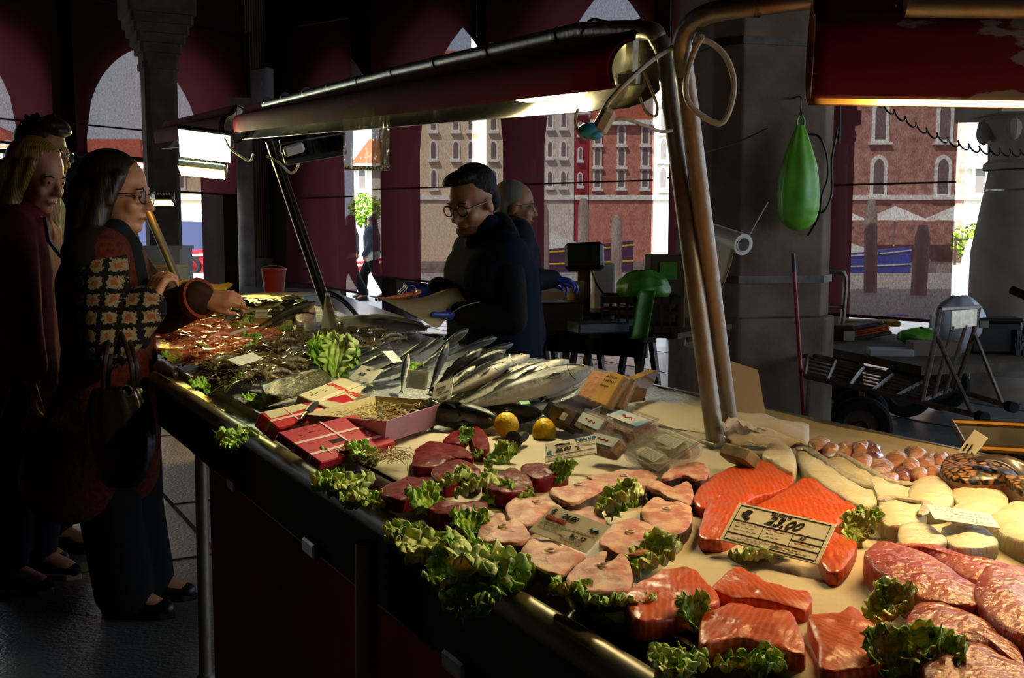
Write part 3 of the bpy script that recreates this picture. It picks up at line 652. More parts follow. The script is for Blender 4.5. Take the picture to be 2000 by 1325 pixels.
cable('cable', 'thin cable from the plug socket back to the posts', [atY(1190, 236, 2.02), atY(1218, 232, 2.02), atY(1258, 245, 2.05), atY(1290, 257, 2.1), atY(1312, 255, 2.15)], .0035, m_cab)
cable('cable', 'white flex dangling under the unlit floodlight', [atY(520, 305, 5), atY(545, 318, 5), atY(568, 338, 5), atY(582, 325, 5), atY(583, 300, 5), atY(590, 285, 5)], .006, m_cab)
cable('cable', 'white flex beside the glaring square floodlight', [atY(438, 268, 5.9), atY(450, 290, 5.9), atY(470, 305, 5.9), atY(488, 315, 5.9), atY(495, 300, 5.9)], .006, m_cab)
cable('cable', 'black wire arching above the near end of the long cover', [atY(1135, 66, 2.35), atY(1145, 48, 2.35), atY(1160, 38, 2.35), atY(1202, 47, 2.3)], .003, m_black)
cable('cable', 'black wire twisted along the pipe of the long cover', [atY(592, 208, 5.0), atY(610, 196, 5.0), atY(625, 206, 5.0), atY(640, 190, 4.8), atY(668, 166, 4.8)], .005, m_black)
co = []; a = atY(1700, 190, 3.4); b = atY(2010, 300, 3.6)
for i in range(361):
    f = i / 360; c = a + (b - a) * f + Vector((0, 0, -.05 * math.sin(f * PI) )); an = f * 2 * PI * 15; co.append(c + Vector((math.cos(an) * .006, math.sin(an) * .012, math.sin(an) * .013)))
mb = MB(); mb.tube(co, .0028, 6); tag(mb.build('coiled_cord', m_black), 'black coiled telephone-like cord sagging under the flaking cover', 'cord')
cable('cable', 'black cable hanging down right of the green bag', [atY(1640, -900, 7.2), atY(1640, 186, 7.2), atY(1636, 250, 7.2), atY(1625, 310, 7.2), atY(1624, 380, 7.2), atY(1605, 415, 7.2), atY(1582, 395, 7.4)], .008, m_black)
cable('cable', 'second black cable curving past the edge of the big pillar', [atY(1580, 262, 7.42), atY(1600, 268, 7.3), atY(1614, 300, 7.3), atY(1617, 345, 7.3), atY(1606, 380, 7.3), atY(1600, 420, 7.3), atY(1578, 460, 7.42)], .008, m_black)
cable('rope', 'thin cord stretched across the big pillar face', [atY(1370, 300, 7.2), atY(1440, 278, 7.2), atY(1500, 250, 7.1)], .005, m_stone_dark, cat='rope')
q = atY(1158, 250, 2.0)
pl = thing('plug', 'white plug wrapped in blue tape hanging under the cover', 'plug', T(*q))
mb = MB(); mb.add(*(lambda o: (o.v, o.f))(MB().box((.012, 0, .02), (.03, .03, .05), bev=.008)), M=RY(.5)); mb.build('plug_body', m_cab, pl, smooth=False)
mb = MB(); mb.ell((-.006, 0, -.004), (.021, .017, .014)); mb.ell((.004, 0, -.012), (.015, .016, .01)); mb.build('blue_tape', mat('blue_tape', '#2a9fd8', .4), pl)
mb = MB(); mb.tube(spline([(-.028, 0, .035), (-.032, 0, .01), (-.024, 0, -.012), (-.01, 0, -.022)]), .003, 6); mb.build('wire', m_white, pl)
# clear bag over the cover
q0 = atY(668, 200, 3.62); m_bag = mat_film('clear_plastic', '#d8cfa8', .62, rough=.12, gl=.35)
W_ = atY(765, 200, 3.62).x - q0.x; Hb = q0.z - atY(668, 334, 3.62).z
bg = thing('plastic_bag', 'clear crumpled plastic bag hung over the long red cover', 'bag', Matrix.Translation(atY(671, 334, 3.62)))
mb = MB(); mb.grid(40, 30, lambda i, j: Vector((W_ * (i * .93 + .05 * j * j * i), .012 * noise.noise(Vector((i * 9, j * 3, 0))) + .008 * noise.noise(Vector((i * 22, j * 9, 3))) + (.11 * max(0, j - .86) / .14 if j > .86 else 0) , Hb * j + .03 * i * j)))
mb.build('film', m_bag, bg, sharp=180)
mb = MB(); mb.box((W_ * .47, 0, .01), (W_ * .93, .004, .015)); mb.build('printed_edge', mat('dark_print', '#3a3a30', .5, col2='#c8c0a0', tex='noise', scale=160, lo=.5, hi=.52), bg, smooth=False)

# ------------------------------------------------------------------ cloth, ice
m_paper = mat('table_paper', '#cfc2a8', .55, col2='#c2b498', scale=5, bump=.25, bscale=18)
def pz(t, n): 
    h = .937 + .007 * noise.noise(Vector((t * 3, n * 4, 1))) + .003 * noise.noise(Vector((t * 11, n * 9, 4)))
    return h
def cloth(i, j):
    t = .78 - i * 2.2; n = .085 + j * 1.13 
    n2 = n + .02 * noise.noise(Vector((t * 4, 0, 7))) * (j > .5); z = pz(t, n)
    if j > .93: z += .012 - (j - .93) * .9
    if t > .55: n2 = max(n2, .5 + (t - .55) * 1.2) if j < .5 else n2
    return S(t, n2, z)
mb = MB(); mb.grid(110, 60, cloth); tag(mb.build('paper_sheet', m_paper, sharp=180, solid=.002), 'rumpled cream paper sheet covering the near half of the stall', 'table paper')
mb = MB(); n_ = 22
hump = lambda i, j: at(1235 + 345 * i, 780 + 50 * i + 45 * j, .942) + Vector((0, 0, .03 * math.sin(PI * j) * math.sin(PI * i) ** .5 + .008 * noise.noise(Vector((i * 9, j * 5, 2)))))
mb.grid(40, 14, hump); tag(mb.build('paper_sheet', m_paper, sharp=180, solid=.002), 'folded cream paper hump at the back edge beside the posts', 'table paper')
m_ice = mat('crushed_ice', '#b9c4c4', .18, col2='#e4ecec', tex='voronoi', scale=90, lo=.1, hi=.6, bump=1.0, bscale=120, coat=.4)
def ice(i, j):
    t = .55 + i * 4.15; n0_ = .075 + .08 * max(0, min(1, (t - 1.9) / .06)); n = n0_ + j * (1.135 - n0_); z = zt(t) + .008 * noise.noise(Vector((t * 8, n * 8, 0))) + .004 * noise.noise(Vector((t * 50, n * 50, 0))) - (.006 if i > 0 else .02)
    z += .075 * math.exp(-(((t - 1.15) / .42) ** 2 + ((n - .86) / .28) ** 2)); c = tn(at(600, 650, 1.0)); d = ((t - c[0]) ** 2 / .12 + (n - c[1]) ** 2 / .02); z += .05 * math.exp(-d)
    return S(t, n, z)
mb = MB(); mb.grid(260, 80, ice); tag(mb.build('crushed_ice', m_ice, sharp=180, solid=.003), 'bed of crushed ice under the fish and prawns', 'ice', kind='stuff')
# ------------------------------------------------------------------ flesh, leaves, fish
m_tuna = mat('tuna_flesh', '#620c14', .38, tex='wave', col2='#7c1c26', scale=14, dist=6, lo=.2, hi=.95, coat=.0, spec=.12, bump=.25, bscale=70, sss=.1)
m_sword = mat('swordfish_flesh', '#b87468', .5, col2='#d4a892', scale=34, lo=.42, hi=.57, spec=.25, bump=.3, bscale=70, sss=.15, col3='#c68a7c')
m_skin = mat('dark_fish_skin', '#2c2428', .35, col2='#4a3a38', scale=30, coat=.3)
m_salm = mat('salmon_flesh', '#cc4410', .35, tex='wave', col2='#da6830', scale=38, dist=5, lo=.25, hi=.98, coat=.4, bump=.3, bscale=90, sss=.15, stretch=(1, .5, 1))
m_salm2 = mat('salmon_piece_flesh', '#c8481c', .35, tex='wave', col2='#d86e3c', scale=42, dist=4, lo=.3, hi=.98, coat=.05, spec=.35, bump=.2, bscale=90, sss=.15, stretch=(1, .6, 1))
m_cod = mat('cod_flesh', '#d8c8a4', .28, col2='#ece4d0', scale=16, coat=.35, bump=.5, bscale=60, sss=.3, stretch=(1, 3, 1), lo=.3, hi=.7)
m_codskin = mat('cod_skin', '#a89880', .3, col2='#d8d0c0', scale=60, coat=.5, bump=.2, bscale=120)
m_pink = mat('pink_fillet_flesh', '#a83440', .3, col2='#d07a6e', scale=14, coat=.3, bump=.6, bscale=80, sss=.25, stretch=(1.2, 1, 1), lo=.35, hi=.7)
m_jelly = mat('gelatinous_flesh', '#c88468', .2, col2='#dcb490', scale=24, coat=.6, bump=.6, bscale=60, sss=.3)
def slab(outl, zb, th, dome=.003, edge=.08, wob=.002, skin_from=0):
    """outl: smooth closed list of 2D points (counter-clockwise or not); material 0 top, 1 side"""
    n = len(outl); cx = sum(p.x for p in outl) / n; cy = sum(p.y for p in outl) / n; c = Vector((cx, cy))
    dome *= .5; rings = [(.97, 0, 1), (1.0, th * .2, 1), (1.0, th * .82, 1), (.985, th * .97, 0), (.96, th, 0), (.88, th + dome * .3, 0), (.78, th + dome * .5, 0), (.65, th + dome * .7, 0), (.52, th + dome * .85, 0), (.38, th + dome * .95, 0), (.24, th + dome, 0), (.12, th + dome, 0)]
    mb = MB(); vs = []
    for s_, z, m in rings:
        for p in outl:
            q = c + (p - c) * s_; w = wob * (noise.noise(Vector((q.x * 40, q.y * 40, z * 20))) + .4 * noise.noise(Vector((q.x * 110, q.y * 110, z * 20)))) if z > 0 else 0
            vs.append((q.x - cx, q.y - cy, z + w * 2))
    vs.append((0, 0, th + dome)); fs = []; ms = []
    for r_ in range(len(rings) - 1):
        for k in range(n):
            a = r_ * n + k; b = r_ * n + (k + 1) % n; fs.append((a, b, b + n, a + n)); ms.append(1 if r_ < 2 else 0)
    L = len(vs) - 1; o = (len(rings) - 1) * n
    for k in range(n): fs.append((o + k, o + (k + 1) % n, L)); ms.append(0)
    fs.append(tuple(range(n - 1, -1, -1))); ms.append(1)
    mb.v = vs; mb.f = fs; mb.m = ms
    return mb, T(cx, cy, zb)
def cc(crop, pts):
    x0, y0, s = crop; return [(x0 + x / s, y0 + y / s) for x, y in pts]
c4 = (1300, 760, 2.857); c5 = (600, 800, 3.312); c6 = (950, 880, 3.312); c7 = (1350, 950, 3.077)
def flesh(name, label, cat, crop, pts, th, mats, group, zb=.938, dome=.004, split=None, rz=0, wob=.002, sub=5):
    P = [at(x, y, zb + th) for x, y in (cc(crop, pts) if crop else pts)]
    o2 = ring2([(p.x, p.y) for p in P], sub)
    mb, M = slab(o2, zb, th, dome, wob=wob)
    if rz:
        q = Matrix.Rotation(-rz, 4, 'Z'); mb.v = [tuple(q @ Vector(v)) for v in mb.v]; M = M @ RZ(rz)
    return tag(mb.build(name, mats, M=M, sharp=60), label, cat, group)
G = 'tuna steaks'
for lb, pts, th, zb in [
    ('dark red tuna steak, the large curled one against the pink box', [(680, 330), (700, 260), (790, 205), (900, 215), (1000, 240), (1070, 290), (1060, 320), (940, 310), (880, 350), (800, 365), (690, 370)], .022, .938),
    ('dark red tuna steak just below the large curled one', [(800, 420), (830, 370), (920, 330), (1010, 325), (1100, 370), (1130, 420), (1100, 450), (1040, 450), (1000, 430), (940, 470), (850, 470)], .026, .938),
    ('dark red tuna steak nearest the front rail on the left', [(475, 515), (590, 450), (720, 435), (820, 450), (830, 500), (740, 530), (690, 560), (590, 585), (490, 550)], .022, .938),
    ('dark red tuna block in front of the pale lettuce leaf', [(785, 635), (870, 590), (1000, 590), (1150, 580), (1160, 640), (1060, 660), (900, 680), (790, 645)], .028, .938),
    ('dark red tuna steak beside the swordfish with a notch on top', [(1130, 460), (1200, 425), (1260, 430), (1260, 400), (1330, 380), (1410, 415), (1460, 480), (1430, 520), (1280, 545), (1180, 510)], .026, .938),
    ('dark red tuna block below the blue lettered price card', [(1385, 360), (1480, 345), (1640, 355), (1690, 400), (1600, 430), (1480, 450), (1400, 410)], .026, .938),
    ('dark red tuna wedge standing left of the whole lemon', [(1045, 120), (1110, 110), (1160, 165), (1180, 240), (1150, 265), (1090, 250), (1060, 180)], .024, .938),
    ('small dark red tuna piece between pink box and wedge', [(880, 190), (960, 140), (1040, 170), (1000, 215), (920, 215)], .02, .938)]:
    flesh('tuna_steak', lb, 'tuna steak', c5, pts, th, [m_tuna, m_tuna], G, zb, rz=R.uniform(0, 3))
G = 'swordfish steaks'
sw = [('foremost swordfish steak with an open notch, nearest the rail', [(510, 850), (570, 750), (680, 680), (780, 655), (745, 735), (810, 720), (880, 670), (935, 740), (945, 830), (900, 900), (760, 915), (600, 910)], .026, 0),
      ('swordfish steak lying under the lower edge of its price card', [(222, 650), (290, 570), (400, 545), (480, 600), (560, 650), (640, 680), (560, 740), (500, 800), (400, 790), (300, 730)], .02, 0),
      ('wet shiny swordfish steak right of the price card', [(730, 600), (760, 520), (860, 450), (970, 440), (1080, 480), (1105, 560), (1080, 640), (960, 665), (820, 650)], .024, 0),
      ('large swordfish steak at the right beside the small salmon fillet', [(1000, 380), (1080, 310), (1160, 320), (1210, 340), (1240, 315), (1320, 360), (1330, 440), (1280, 510), (1190, 530), (1100, 510), (1010, 440)], .024, 0),
      ('swordfish steak at the left end of the group, above curly lettuce', [(-60, 545), (0, 450), (100, 400), (130, 460), (200, 450), (260, 500), (290, 560), (230, 600), (120, 600), (-20, 590)], .02, 0),
      ('swordfish steak left above the price card', [(120, 370), (200, 300), (330, 290), (400, 280), (480, 320), (490, 360), (400, 380), (300, 470), (180, 460)], .018, 0),
      ('swordfish steak with visible backbone ring behind the card', [(410, 260), (500, 230), (580, 210), (640, 190), (680, 190), (790, 190), (760, 240), (640, 310), (540, 330), (440, 300)], .026, 0),
      ('long swordfish piece in front of the clear tray', [(650, 170), (760, 150), (900, 125), (1030, 130), (1110, 160), (1040, 210), (920, 250), (870, 240), (800, 220), (700, 190)], .018, 0),
      ('folded swordfish piece left of the salmon tail', [(1040, 215), (1100, 190), (1200, 230), (1300, 205), (1340, 260), (1310, 330), (1200, 300), (1100, 260)], .026, 0),
      ('swordfish steak right behind the clear tray corner', [(1130, 165), (1250, 90), (1380, 80), (1440, 120), (1420, 170), (1350, 180), (1270, 160), (1180, 180)], .03, 0),
      ('small swordfish piece peeking above the price card', [(520, 390), (640, 370), (700, 370), (760, 420), (770, 470), (700, 480)], .014, 0),
      ('small pale swordfish piece between two large steaks', [(870, 250), (950, 225), (1030, 240), (980, 300), (890, 300)], .018, 0)]
for lb, pts, th, _ in sw:
    o = flesh('swordfish_steak', lb, 'swordfish steak', c6, pts, th, [m_sword, m_skin], G, rz=R.uniform(0, 3))
    P = [at(x, y, .938 + th) for x, y in cc(c6, pts)]; cx = sum(p.x for p in P) / len(P); cy = sum(p.y for p in P) / len(P)
    if len(pts) > 8:
        mb = MB(); mb.tube([(.006 * math.cos(a), .006 * math.sin(a), th + .0052) for a in [k * PI / 5 for k in range(10)]], .0016, 6, closed=True)
        b = mb.build('backbone', mat('bone', '#e6cdb8', .4, coat=.5), o); b.matrix_basis = T(.004, .002, 0)
G = 'salmon fillets and pieces'
for lb, pts, th, cr_, mm in [
    ('large orange salmon fillet with a pointed tail beside the swordfish', [(150, 600), (240, 500), (370, 430), (500, 395), (640, 400), (720, 500), (640, 560), (500, 600), (420, 640), (300, 620), (240, 650), (180, 650)], .018, c4, m_salm),
    ('large orange salmon fillet pointing right below the cod', [(490, 670), (600, 600), (720, 530), (800, 495), (880, 520), (1000, 600), (1090, 660), (1130, 700), (1000, 740), (900, 760), (760, 720), (620, 710)], .022, c4, m_salm),
    ('orange salmon fillet end left behind the price card', [(190, 820), (200, 740), (240, 620), (330, 615), (480, 650), (500, 700), (400, 800), (300, 840)], .02, c4, m_salm),
    ('orange salmon tail end right of the price card', [(760, 250), (860, 270), (950, 310), (1000, 350), (940, 470), (870, 520), (790, 480), (750, 350)], .018, c7, m_salm),
    ('salmon piece at the left of the row, next to the foremost swordfish', [(890, 960), (940, 880), (1100, 790), (1250, 750), (1330, 760), (1440, 860), (1510, 960), (1400, 1010), (1200, 1080), (1040, 1110), (950, 1090)], .022, c6, m_salm2),
    ('slim salmon piece behind the row of squares', [(120, 610), (200, 530), (300, 490), (430, 560), (560, 600), (720, 650), (700, 730), (600, 730), (400, 680), (250, 660)], .018, c7, m_salm2),
    ('big square salmon piece in the middle of the row', [(50, 830), (80, 760), (200, 700), (330, 700), (480, 740), (600, 760), (650, 850), (690, 980), (620, 1000), (450, 960), (330, 920), (200, 930), (60, 960)], .024, c7, m_salm2),
    ('square salmon piece at the right end of the row', [(700, 780), (800, 750), (900, 750), (970, 710), (1050, 780), (1120, 860), (1170, 1000), (1150, 1080), (960, 1100), (780, 1090), (760, 950)], .022, c7, m_salm2)]:
    flesh('salmon_fillet', lb, 'salmon', cr_, pts, th, [mm, m_salm2 if mm is m_salm2 else m_salm], G, dome=.008, rz=R.uniform(-.5, .5))
G = 'pink fish fillets'
for lb, pts, th, zb in [
    ('long pink fillet lying diagonally in front of the cod', [(1040, 390), (1150, 330), (1400, 400), (1600, 520), (1750, 620), (1760, 700), (1600, 720), (1500, 700), (1350, 650), (1200, 560), (1080, 470)], .035, .938),
    ('pink fillet behind the long diagonal one', [(1200, 345), (1400, 350), (1700, 440), (2000, 480), (2050, 520), (1900, 560), (1750, 570), (1650, 530), (1420, 410)], .022, .938),
    ('pink fillet crossing over the others at the right edge', [(1700, 620), (1760, 500), (1820, 470), (1950, 520), (2080, 560), (2080, 900), (1900, 850), (1780, 760)], .03, .95),
    ('glossy red streaked fillet below the diagonal one', [(1290, 820), (1340, 720), (1430, 690), (1560, 720), (1750, 800), (1950, 950), (2000, 1080), (1850, 1000), (1600, 920), (1350, 890)], .03, .938),
    ('pale pink fillet at the lower right corner of the stall', [(1160, 930), (1200, 870), (1400, 900), (1700, 940), (1900, 1020), (2080, 1100), (2080, 1230), (1700, 1230), (1450, 1180), (1350, 1030), (1200, 980)], .028, .938)]:
    flesh('pink_fillet', lb, 'fish fillet', c7, pts, th, [m_pink, m_pink], G, zb, dome=.014, rz=-.6)
G = 'cod fillets'
for lb, pts, th, skin in [
    ('short thick white cod piece by the paper at the post foot', [(540, 370), (600, 290), (690, 320), (730, 400), (720, 460), (650, 440), (600, 400)], .026, 0),
    ('long white cod fillet with grey skin edge, left of the pair', [(730, 350), (790, 350), (900, 420), (1050, 530), (1180, 570), (1170, 640), (1080, 650), (900, 540), (780, 450)], .026, 1),
    ('long white cod fillet with grey skin edge, right of the pair', [(900, 390), (960, 375), (1100, 450), (1250, 530), (1380, 545), (1350, 620), (1210, 640), (1150, 560), (1000, 470)], .028, 1),
    ('flaky yellowish cod piece right of the long pair', [(1350, 600), (1380, 520), (1480, 480), (1570, 520), (1610, 620), (1540, 660), (1400, 650)], .03, 0),
    ('round translucent cod piece below the black netting', [(1600, 560), (1750, 520), (1880, 560), (1910, 640), (1800, 680), (1640, 640)], .026, 0),
    ('blocky cod piece left of its flat price card', [(1190, 640), (1260, 625), (1380, 640), (1460, 660), (1420, 720), (1300, 760), (1210, 740)], .03, 1),
    ('small cod block beneath the flat price card', [(1310, 760), (1420, 745), (1530, 800), (1560, 857), (1320, 870)], .024, 0),
    ('cod piece with silvery skin below the flat price card', [(1540, 770), (1700, 760), (1800, 790), (1850, 860), (1620, 880)], .024, 0),
    ('pale cod fillet at the right edge beside the price card', [(1800, 720), (1900, 650), (2000, 620), (2080, 700), (2060, 860), (1950, 830), (1870, 790)], .03, 0),
    ('ridged cod piece tucked behind the flat price card', [(1600, 660), (1740, 630), (1850, 650), (1850, 710), (1700, 700)], .028, 0)]:
    o = flesh('cod_fillet', lb, 'cod', c4, pts, th, [m_cod, m_cod], G, dome=.012, rz=R.uniform(-.8, .2))
    if skin:
        P = [at(x, y, .938 + th) for x, y in cc(c4, pts)]; inv = o.matrix_basis.inverted()
        k0 = [P[0] * .7 + P[-2] * .3, *[p for p in P[1:4]], P[4]] if len(P) > 7 else [P[0], P[1], P[2]]
        mb = MB(); mb.tube([inv @ (p + Vector((0, 0, .004))) for p in spline([P[0], P[1], P[2], P[3], P[4]], 4)], [.003] + [.008] * 15 + [.003], 8, flat=.6, up=(0, 0, 1)); mb.build('skin_strip', m_codskin, o)
G = 'soft pink fish offcuts behind the cod'
jl = [(850, 300, 62), (920, 330, 50), (1010, 330, 60), (1090, 320, 55), (1150, 330, 66), (1080, 400, 80), (1190, 430, 88), (1290, 380, 72), (1390, 350, 60), (1450, 400, 80), (1540, 390, 60), (1330, 470, 70), (1500, 450, 60), (1240, 500, 66), (1160, 380, 60), (1420, 470, 50), (960, 380, 50), (1370, 420, 60)]
for k, (x, y, r_) in enumerate(jl):
    n_ = 9; a0 = R.random() * 6
    pts = [(x + r_ * R.uniform(.75, 1.15) * math.cos(a0 + 2 * PI * i / n_), y + r_ * .52 * R.uniform(.7, 1.15) * math.sin(a0 + 2 * PI * i / n_)) for i in range(n_)]
    purple = k in (4, 14, 11)
    o = flesh('fish_offcut', 'soft purple streaked offcut among the pink pieces behind the cod' if purple else 'soft glistening pinkish offcut piled behind the cod', 'fish offcut', c4, pts, R.uniform(.016, .03), [mat('purple_flesh', '#7c3c4c', .2, col2='#c08878', scale=40, coat=.8)] * 2 if purple else [m_jelly] * 2, G, .938, dome=.014, rz=R.random())
# anglerfish with black netted skin
o = flesh('monkfish_tail', 'monkfish tail with black netted skin at the far right corner', 'monkfish', (1650, 820, 5.52), [(1040, 560), (1050, 440), (1120, 380), (1300, 370), (1600, 420), (1900, 500), (2100, 620), (2100, 760), (1900, 760), (1700, 650), (1500, 640), (1250, 650)], .045, [mat('net_skin', '#171411', .4, tex='cell', col2='#a87850', scale=70, lo=.08, hi=.2, coat=.4), mat('net_side', '#a06850', .3, coat=.6)], None, .938, dome=.02)
mb = MB(); mb.grid(10, 5, lambda i, j: Vector((-.03 + .075 * i, -.015 - .05 * i + .03 * (j - .5), .066 + .012 * math.sin(i * 3) - .05 * i * i * (1 - j)))); mb.build('fin', m_skin, o, solid=.002)

# lettuce
m_let = mat('lettuce_green', '#a9bf52', .38, tex='grad', col2='#3f7a14', scale=1, lo=.05, hi=.75, bump=.4, bscale=60, sss=.1, coat=.15)
def leaf_mesh(seed, Ln=.13, W=.11, curl=.03, fr=1.0):
    rr = random.Random(seed); ph = rr.random() * 9; mb = MB()
    def f(i, j):
        u = i; v = j * 2 - 1; w_ = W * (.18 + .82 * math.sin(min(1, u * 1.05) * PI * .62) ** 1.1) * .5
        x = Ln * u * (1 - .12 * v * v) ; y = v * w_; e = max(abs(v) ** 2, u ** 4) * fr
        z = .013 * e * math.sin(v * 17 + u * 9 + ph) + .010 * e * math.sin(u * 31 + ph * 2 + v * 5) + .006 * e * noise.noise(Vector((u * 13, v * 13, seed)))
        x += .009 * e * math.sin(v * 23 + ph); y += .009 * e * math.cos(u * 27 + ph) * (1 if v > 0 else -1)
        z += curl * (u ** 1.6) + .18 * w_ * v * v * 1.6 + .003 * abs(math.sin(v * 9)) * (1 - e)
        return Vector((x, y, z))
    mb.grid(46, 46, f); return mb
lm = mat('lettuce_leaf_green', '#5f9e24', .4, col2='#aed058', scale=18, bump=.4, bscale=60, sss=.08, coat=.12, lo=.35, hi=.7)
lmp = mat('lettuce_leaf_pale', '#9cc046', .4, col2='#dae696', scale=14, bump=.4, bscale=60, sss=.08, coat=.12, lo=.35, hi=.7)
leaves = []
lets = [ # px, py, lift, yaw, size, pale, pitch, label
 (345, 712, .0, 2.3, .95, 0, -.3, 'between prawns and front rail'), (372, 706, .01, .6, .9, 0, -.5, 'between prawns and front rail'),
 (405, 768, 0, 2.6, .8, 0, -.35, 'on the ice near the far rail'), (438, 764, .01, .2, .8, 0, -.5, 'on the ice near the far rail'),
 (500, 792, 0, 2.5, .6, 0, -.3, 'on the ice behind the red boxes'), (545, 790, 0, .3, .6, 0, -.3, 'on the ice behind the red boxes'),
 (500, 845, .005, 3.5, 1.05, 0, .25, 'drooping over the rail left of the red boxes'), (505, 848, .02, 2.9, .8, 1, .35, 'drooping over the rail left of the red boxes'), (480, 850, .02, 4.2, .7, 0, .5, 'drooping over the rail left of the red boxes'),
 (640, 735, .0, 2.0, 1.5, 0, -1.15, 'standing upright among the grey prawns'), (655, 738, .0, 1.2, 1.5, 1, -1.1, 'standing upright among the grey prawns'), (672, 738, .0, .7, 1.2, 0, -.9, 'standing upright among the grey prawns'), (650, 735, .0, 1.6, 1.3, 0, -1.3, 'standing upright among the grey prawns'),
 (480, 690, .02, 1.3, 1.0, 0, -.7, 'between the orange and the grey prawns'), (455, 692, .02, .8, .9, 1, -.3, 'between the orange and the grey prawns'),
 (445, 648, .03, .2, 1.1, 1, -.3, 'pale between orange prawns and small fish'), (470, 640, .03, .9, .9, 0, -.4, 'pale between orange prawns and small fish'),
 (535, 652, .03, .4, 1.0, 1, -.3, 'beside the ice mound'), (545, 655, .03, 5.6, .8, 0, -.3, 'beside the ice mound'),
 (800, 742, .01, 1.0, .8, 0, -.5, 'behind the standing fish fillet'), (690, 775, .01, .3, .7, 1, -.2, 'behind the pink box'),
 (735, 905, 0, 2.6, .9, 0, -.25, 'along the rail below the red boxes'), (690, 900, 0, 3.2, .95, 0, -.1, 'along the rail below the red boxes'), (700, 945, .0, 3.4, 1.0, 0, .1, 'along the rail below the red boxes'), (720, 930, .012, 4.2, 1.0, 1, .3, 'along the rail below the red boxes'), (745, 965, .01, 3.9, .9, 0, .25, 'along the rail below the red boxes'), (660, 920, .01, 4.6, .9, 0, .5, 'along the rail below the red boxes'), (760, 990, 0, 3.0, .8, 1, .0, 'along the rail below the red boxes'), (640, 905, 0, 2.4, .7, 0, -.3, 'along the rail below the red boxes'),
 (905, 868, .02, 1.2, .5, 0, -.6, 'between tuna steaks by the pink box'), (915, 900, .01, .2, .4, 0, -.4, 'between tuna steaks by the pink box'),
 (950, 915, .0, .4, .8, 0, -.5, 'behind the notched tuna steak'), (985, 905, .0, 1.4, .6, 0, -.5, 'behind the notched tuna steak'),
 (850, 955, .02, .0, .8, 1, -.3, 'pale on top of the tuna'), (890, 965, .02, -.1, .9, 1, -.25, 'pale on top of the tuna'), (950, 985, .0, .5, .7, 0, -.4, 'between tuna and swordfish'), (990, 985, .0, 6.0, .6, 0, -.3, 'between tuna and swordfish'),
 (860, 1015, 0, 2.4, .9, 0, -.4, 'along the rail below the tuna'), (835, 1035, 0, 3.4, .8, 0, .2, 'along the rail below the tuna'), (890, 1045, .01, 3.9, 1.1, 1, .3, 'along the rail below the tuna'), (905, 1080, .01, 4.4, 1.0, 0, .5, 'along the rail below the tuna'), (925, 1055, .0, 1.8, .8, 0, -.3, 'along the rail below the tuna'),
 (1035, 1100, .02, 3.3, 1.28, 1, .15, 'spilling broadly over the rail by the swordfish'), (1000, 1110, .01, 4.0, 1.2, 0, .4, 'spilling broadly over the rail by the swordfish'), (950, 1120, .01, 4.3, 1.0, 0, .6, 'spilling broadly over the rail by the swordfish'), (1040, 1120, .0, 3.8, 1.1, 0, .2, 'spilling broadly over the rail by the swordfish'), (960, 1075, .015, 3.2, .9, 0, .1, 'spilling broadly over the rail by the swordfish'),
 (1065, 950, .0, .5, .6, 0, -.6, 'between last tuna block and swordfish'), (1090, 945, .01, .9, .6, 0, -.7, 'between last tuna block and swordfish'),
 (1165, 1000, .015, .15, .95, 1, -.35, 'in the middle of the swordfish'), (1190, 1010, .01, .7, .7, 0, -.4, 'in the middle of the swordfish'),
 (1225, 1120, .0, .35, 1.0, 1, -.3, 'between swordfish and salmon pieces'), (1250, 1110, .0, .7, .8, 1, -.3, 'between swordfish and salmon pieces'),
 (1200, 1180, .0, 4.2, .75, 0, -.2, 'below the foremost swordfish steak'), (1160, 1175, .0, 3.3, .7, 0, -.2, 'below the foremost swordfish steak'), (1220, 1175, .01, 5.1, .6, 1, -.1, 'below the foremost swordfish steak'), (1180, 1195, .0, 2.6, .6, 0, -.4, 'below the foremost swordfish steak'),
 (1370, 1240, .0, 2.0, .6, 0, -.7, 'at the rail by the big salmon square'), (1345, 1275, .0, 4.3, .8, 0, .0, 'at the rail by the big salmon square'), (1400, 1300, .0, 5.4, .8, 0, -.2, 'at the rail by the big salmon square'), (1375, 1290, .01, 3.6, .7, 1, .2, 'at the rail by the big salmon square'), (1440, 1318, .0, 6.0, .6, 0, -.2, 'at the rail by the big salmon square'),
 (1700, 1220, .0, .5, .8, 1, -.4, 'between salmon square and pink fillets'), (1735, 1210, .005, .9, .6, 0, -.6, 'between salmon square and pink fillets'),
 (1760, 1310, .01, .2, .7, 0, -.6, 'at the bottom among pink fillets'), (1740, 1325, .01, 1.4, .7, 0, -.5, 'at the bottom among pink fillets'), (1800, 1325, .01, .3, .7, 0, -.5, 'at the bottom among pink fillets'),
 (1665, 1070, .0, 1.0, .7, 1, -.6, 'right of the salmon tail end'), (1680, 1050, .0, .7, .6, 0, -.7, 'right of the salmon tail end'),
 (1430, 1085, .0, 5.6, .8, 1, -.05, 'poking out under the salmon price card'), (1475, 1085, .0, 5.9, .6, 1, -.05, 'poking out under the salmon price card')]
protos = {}
seen = {}
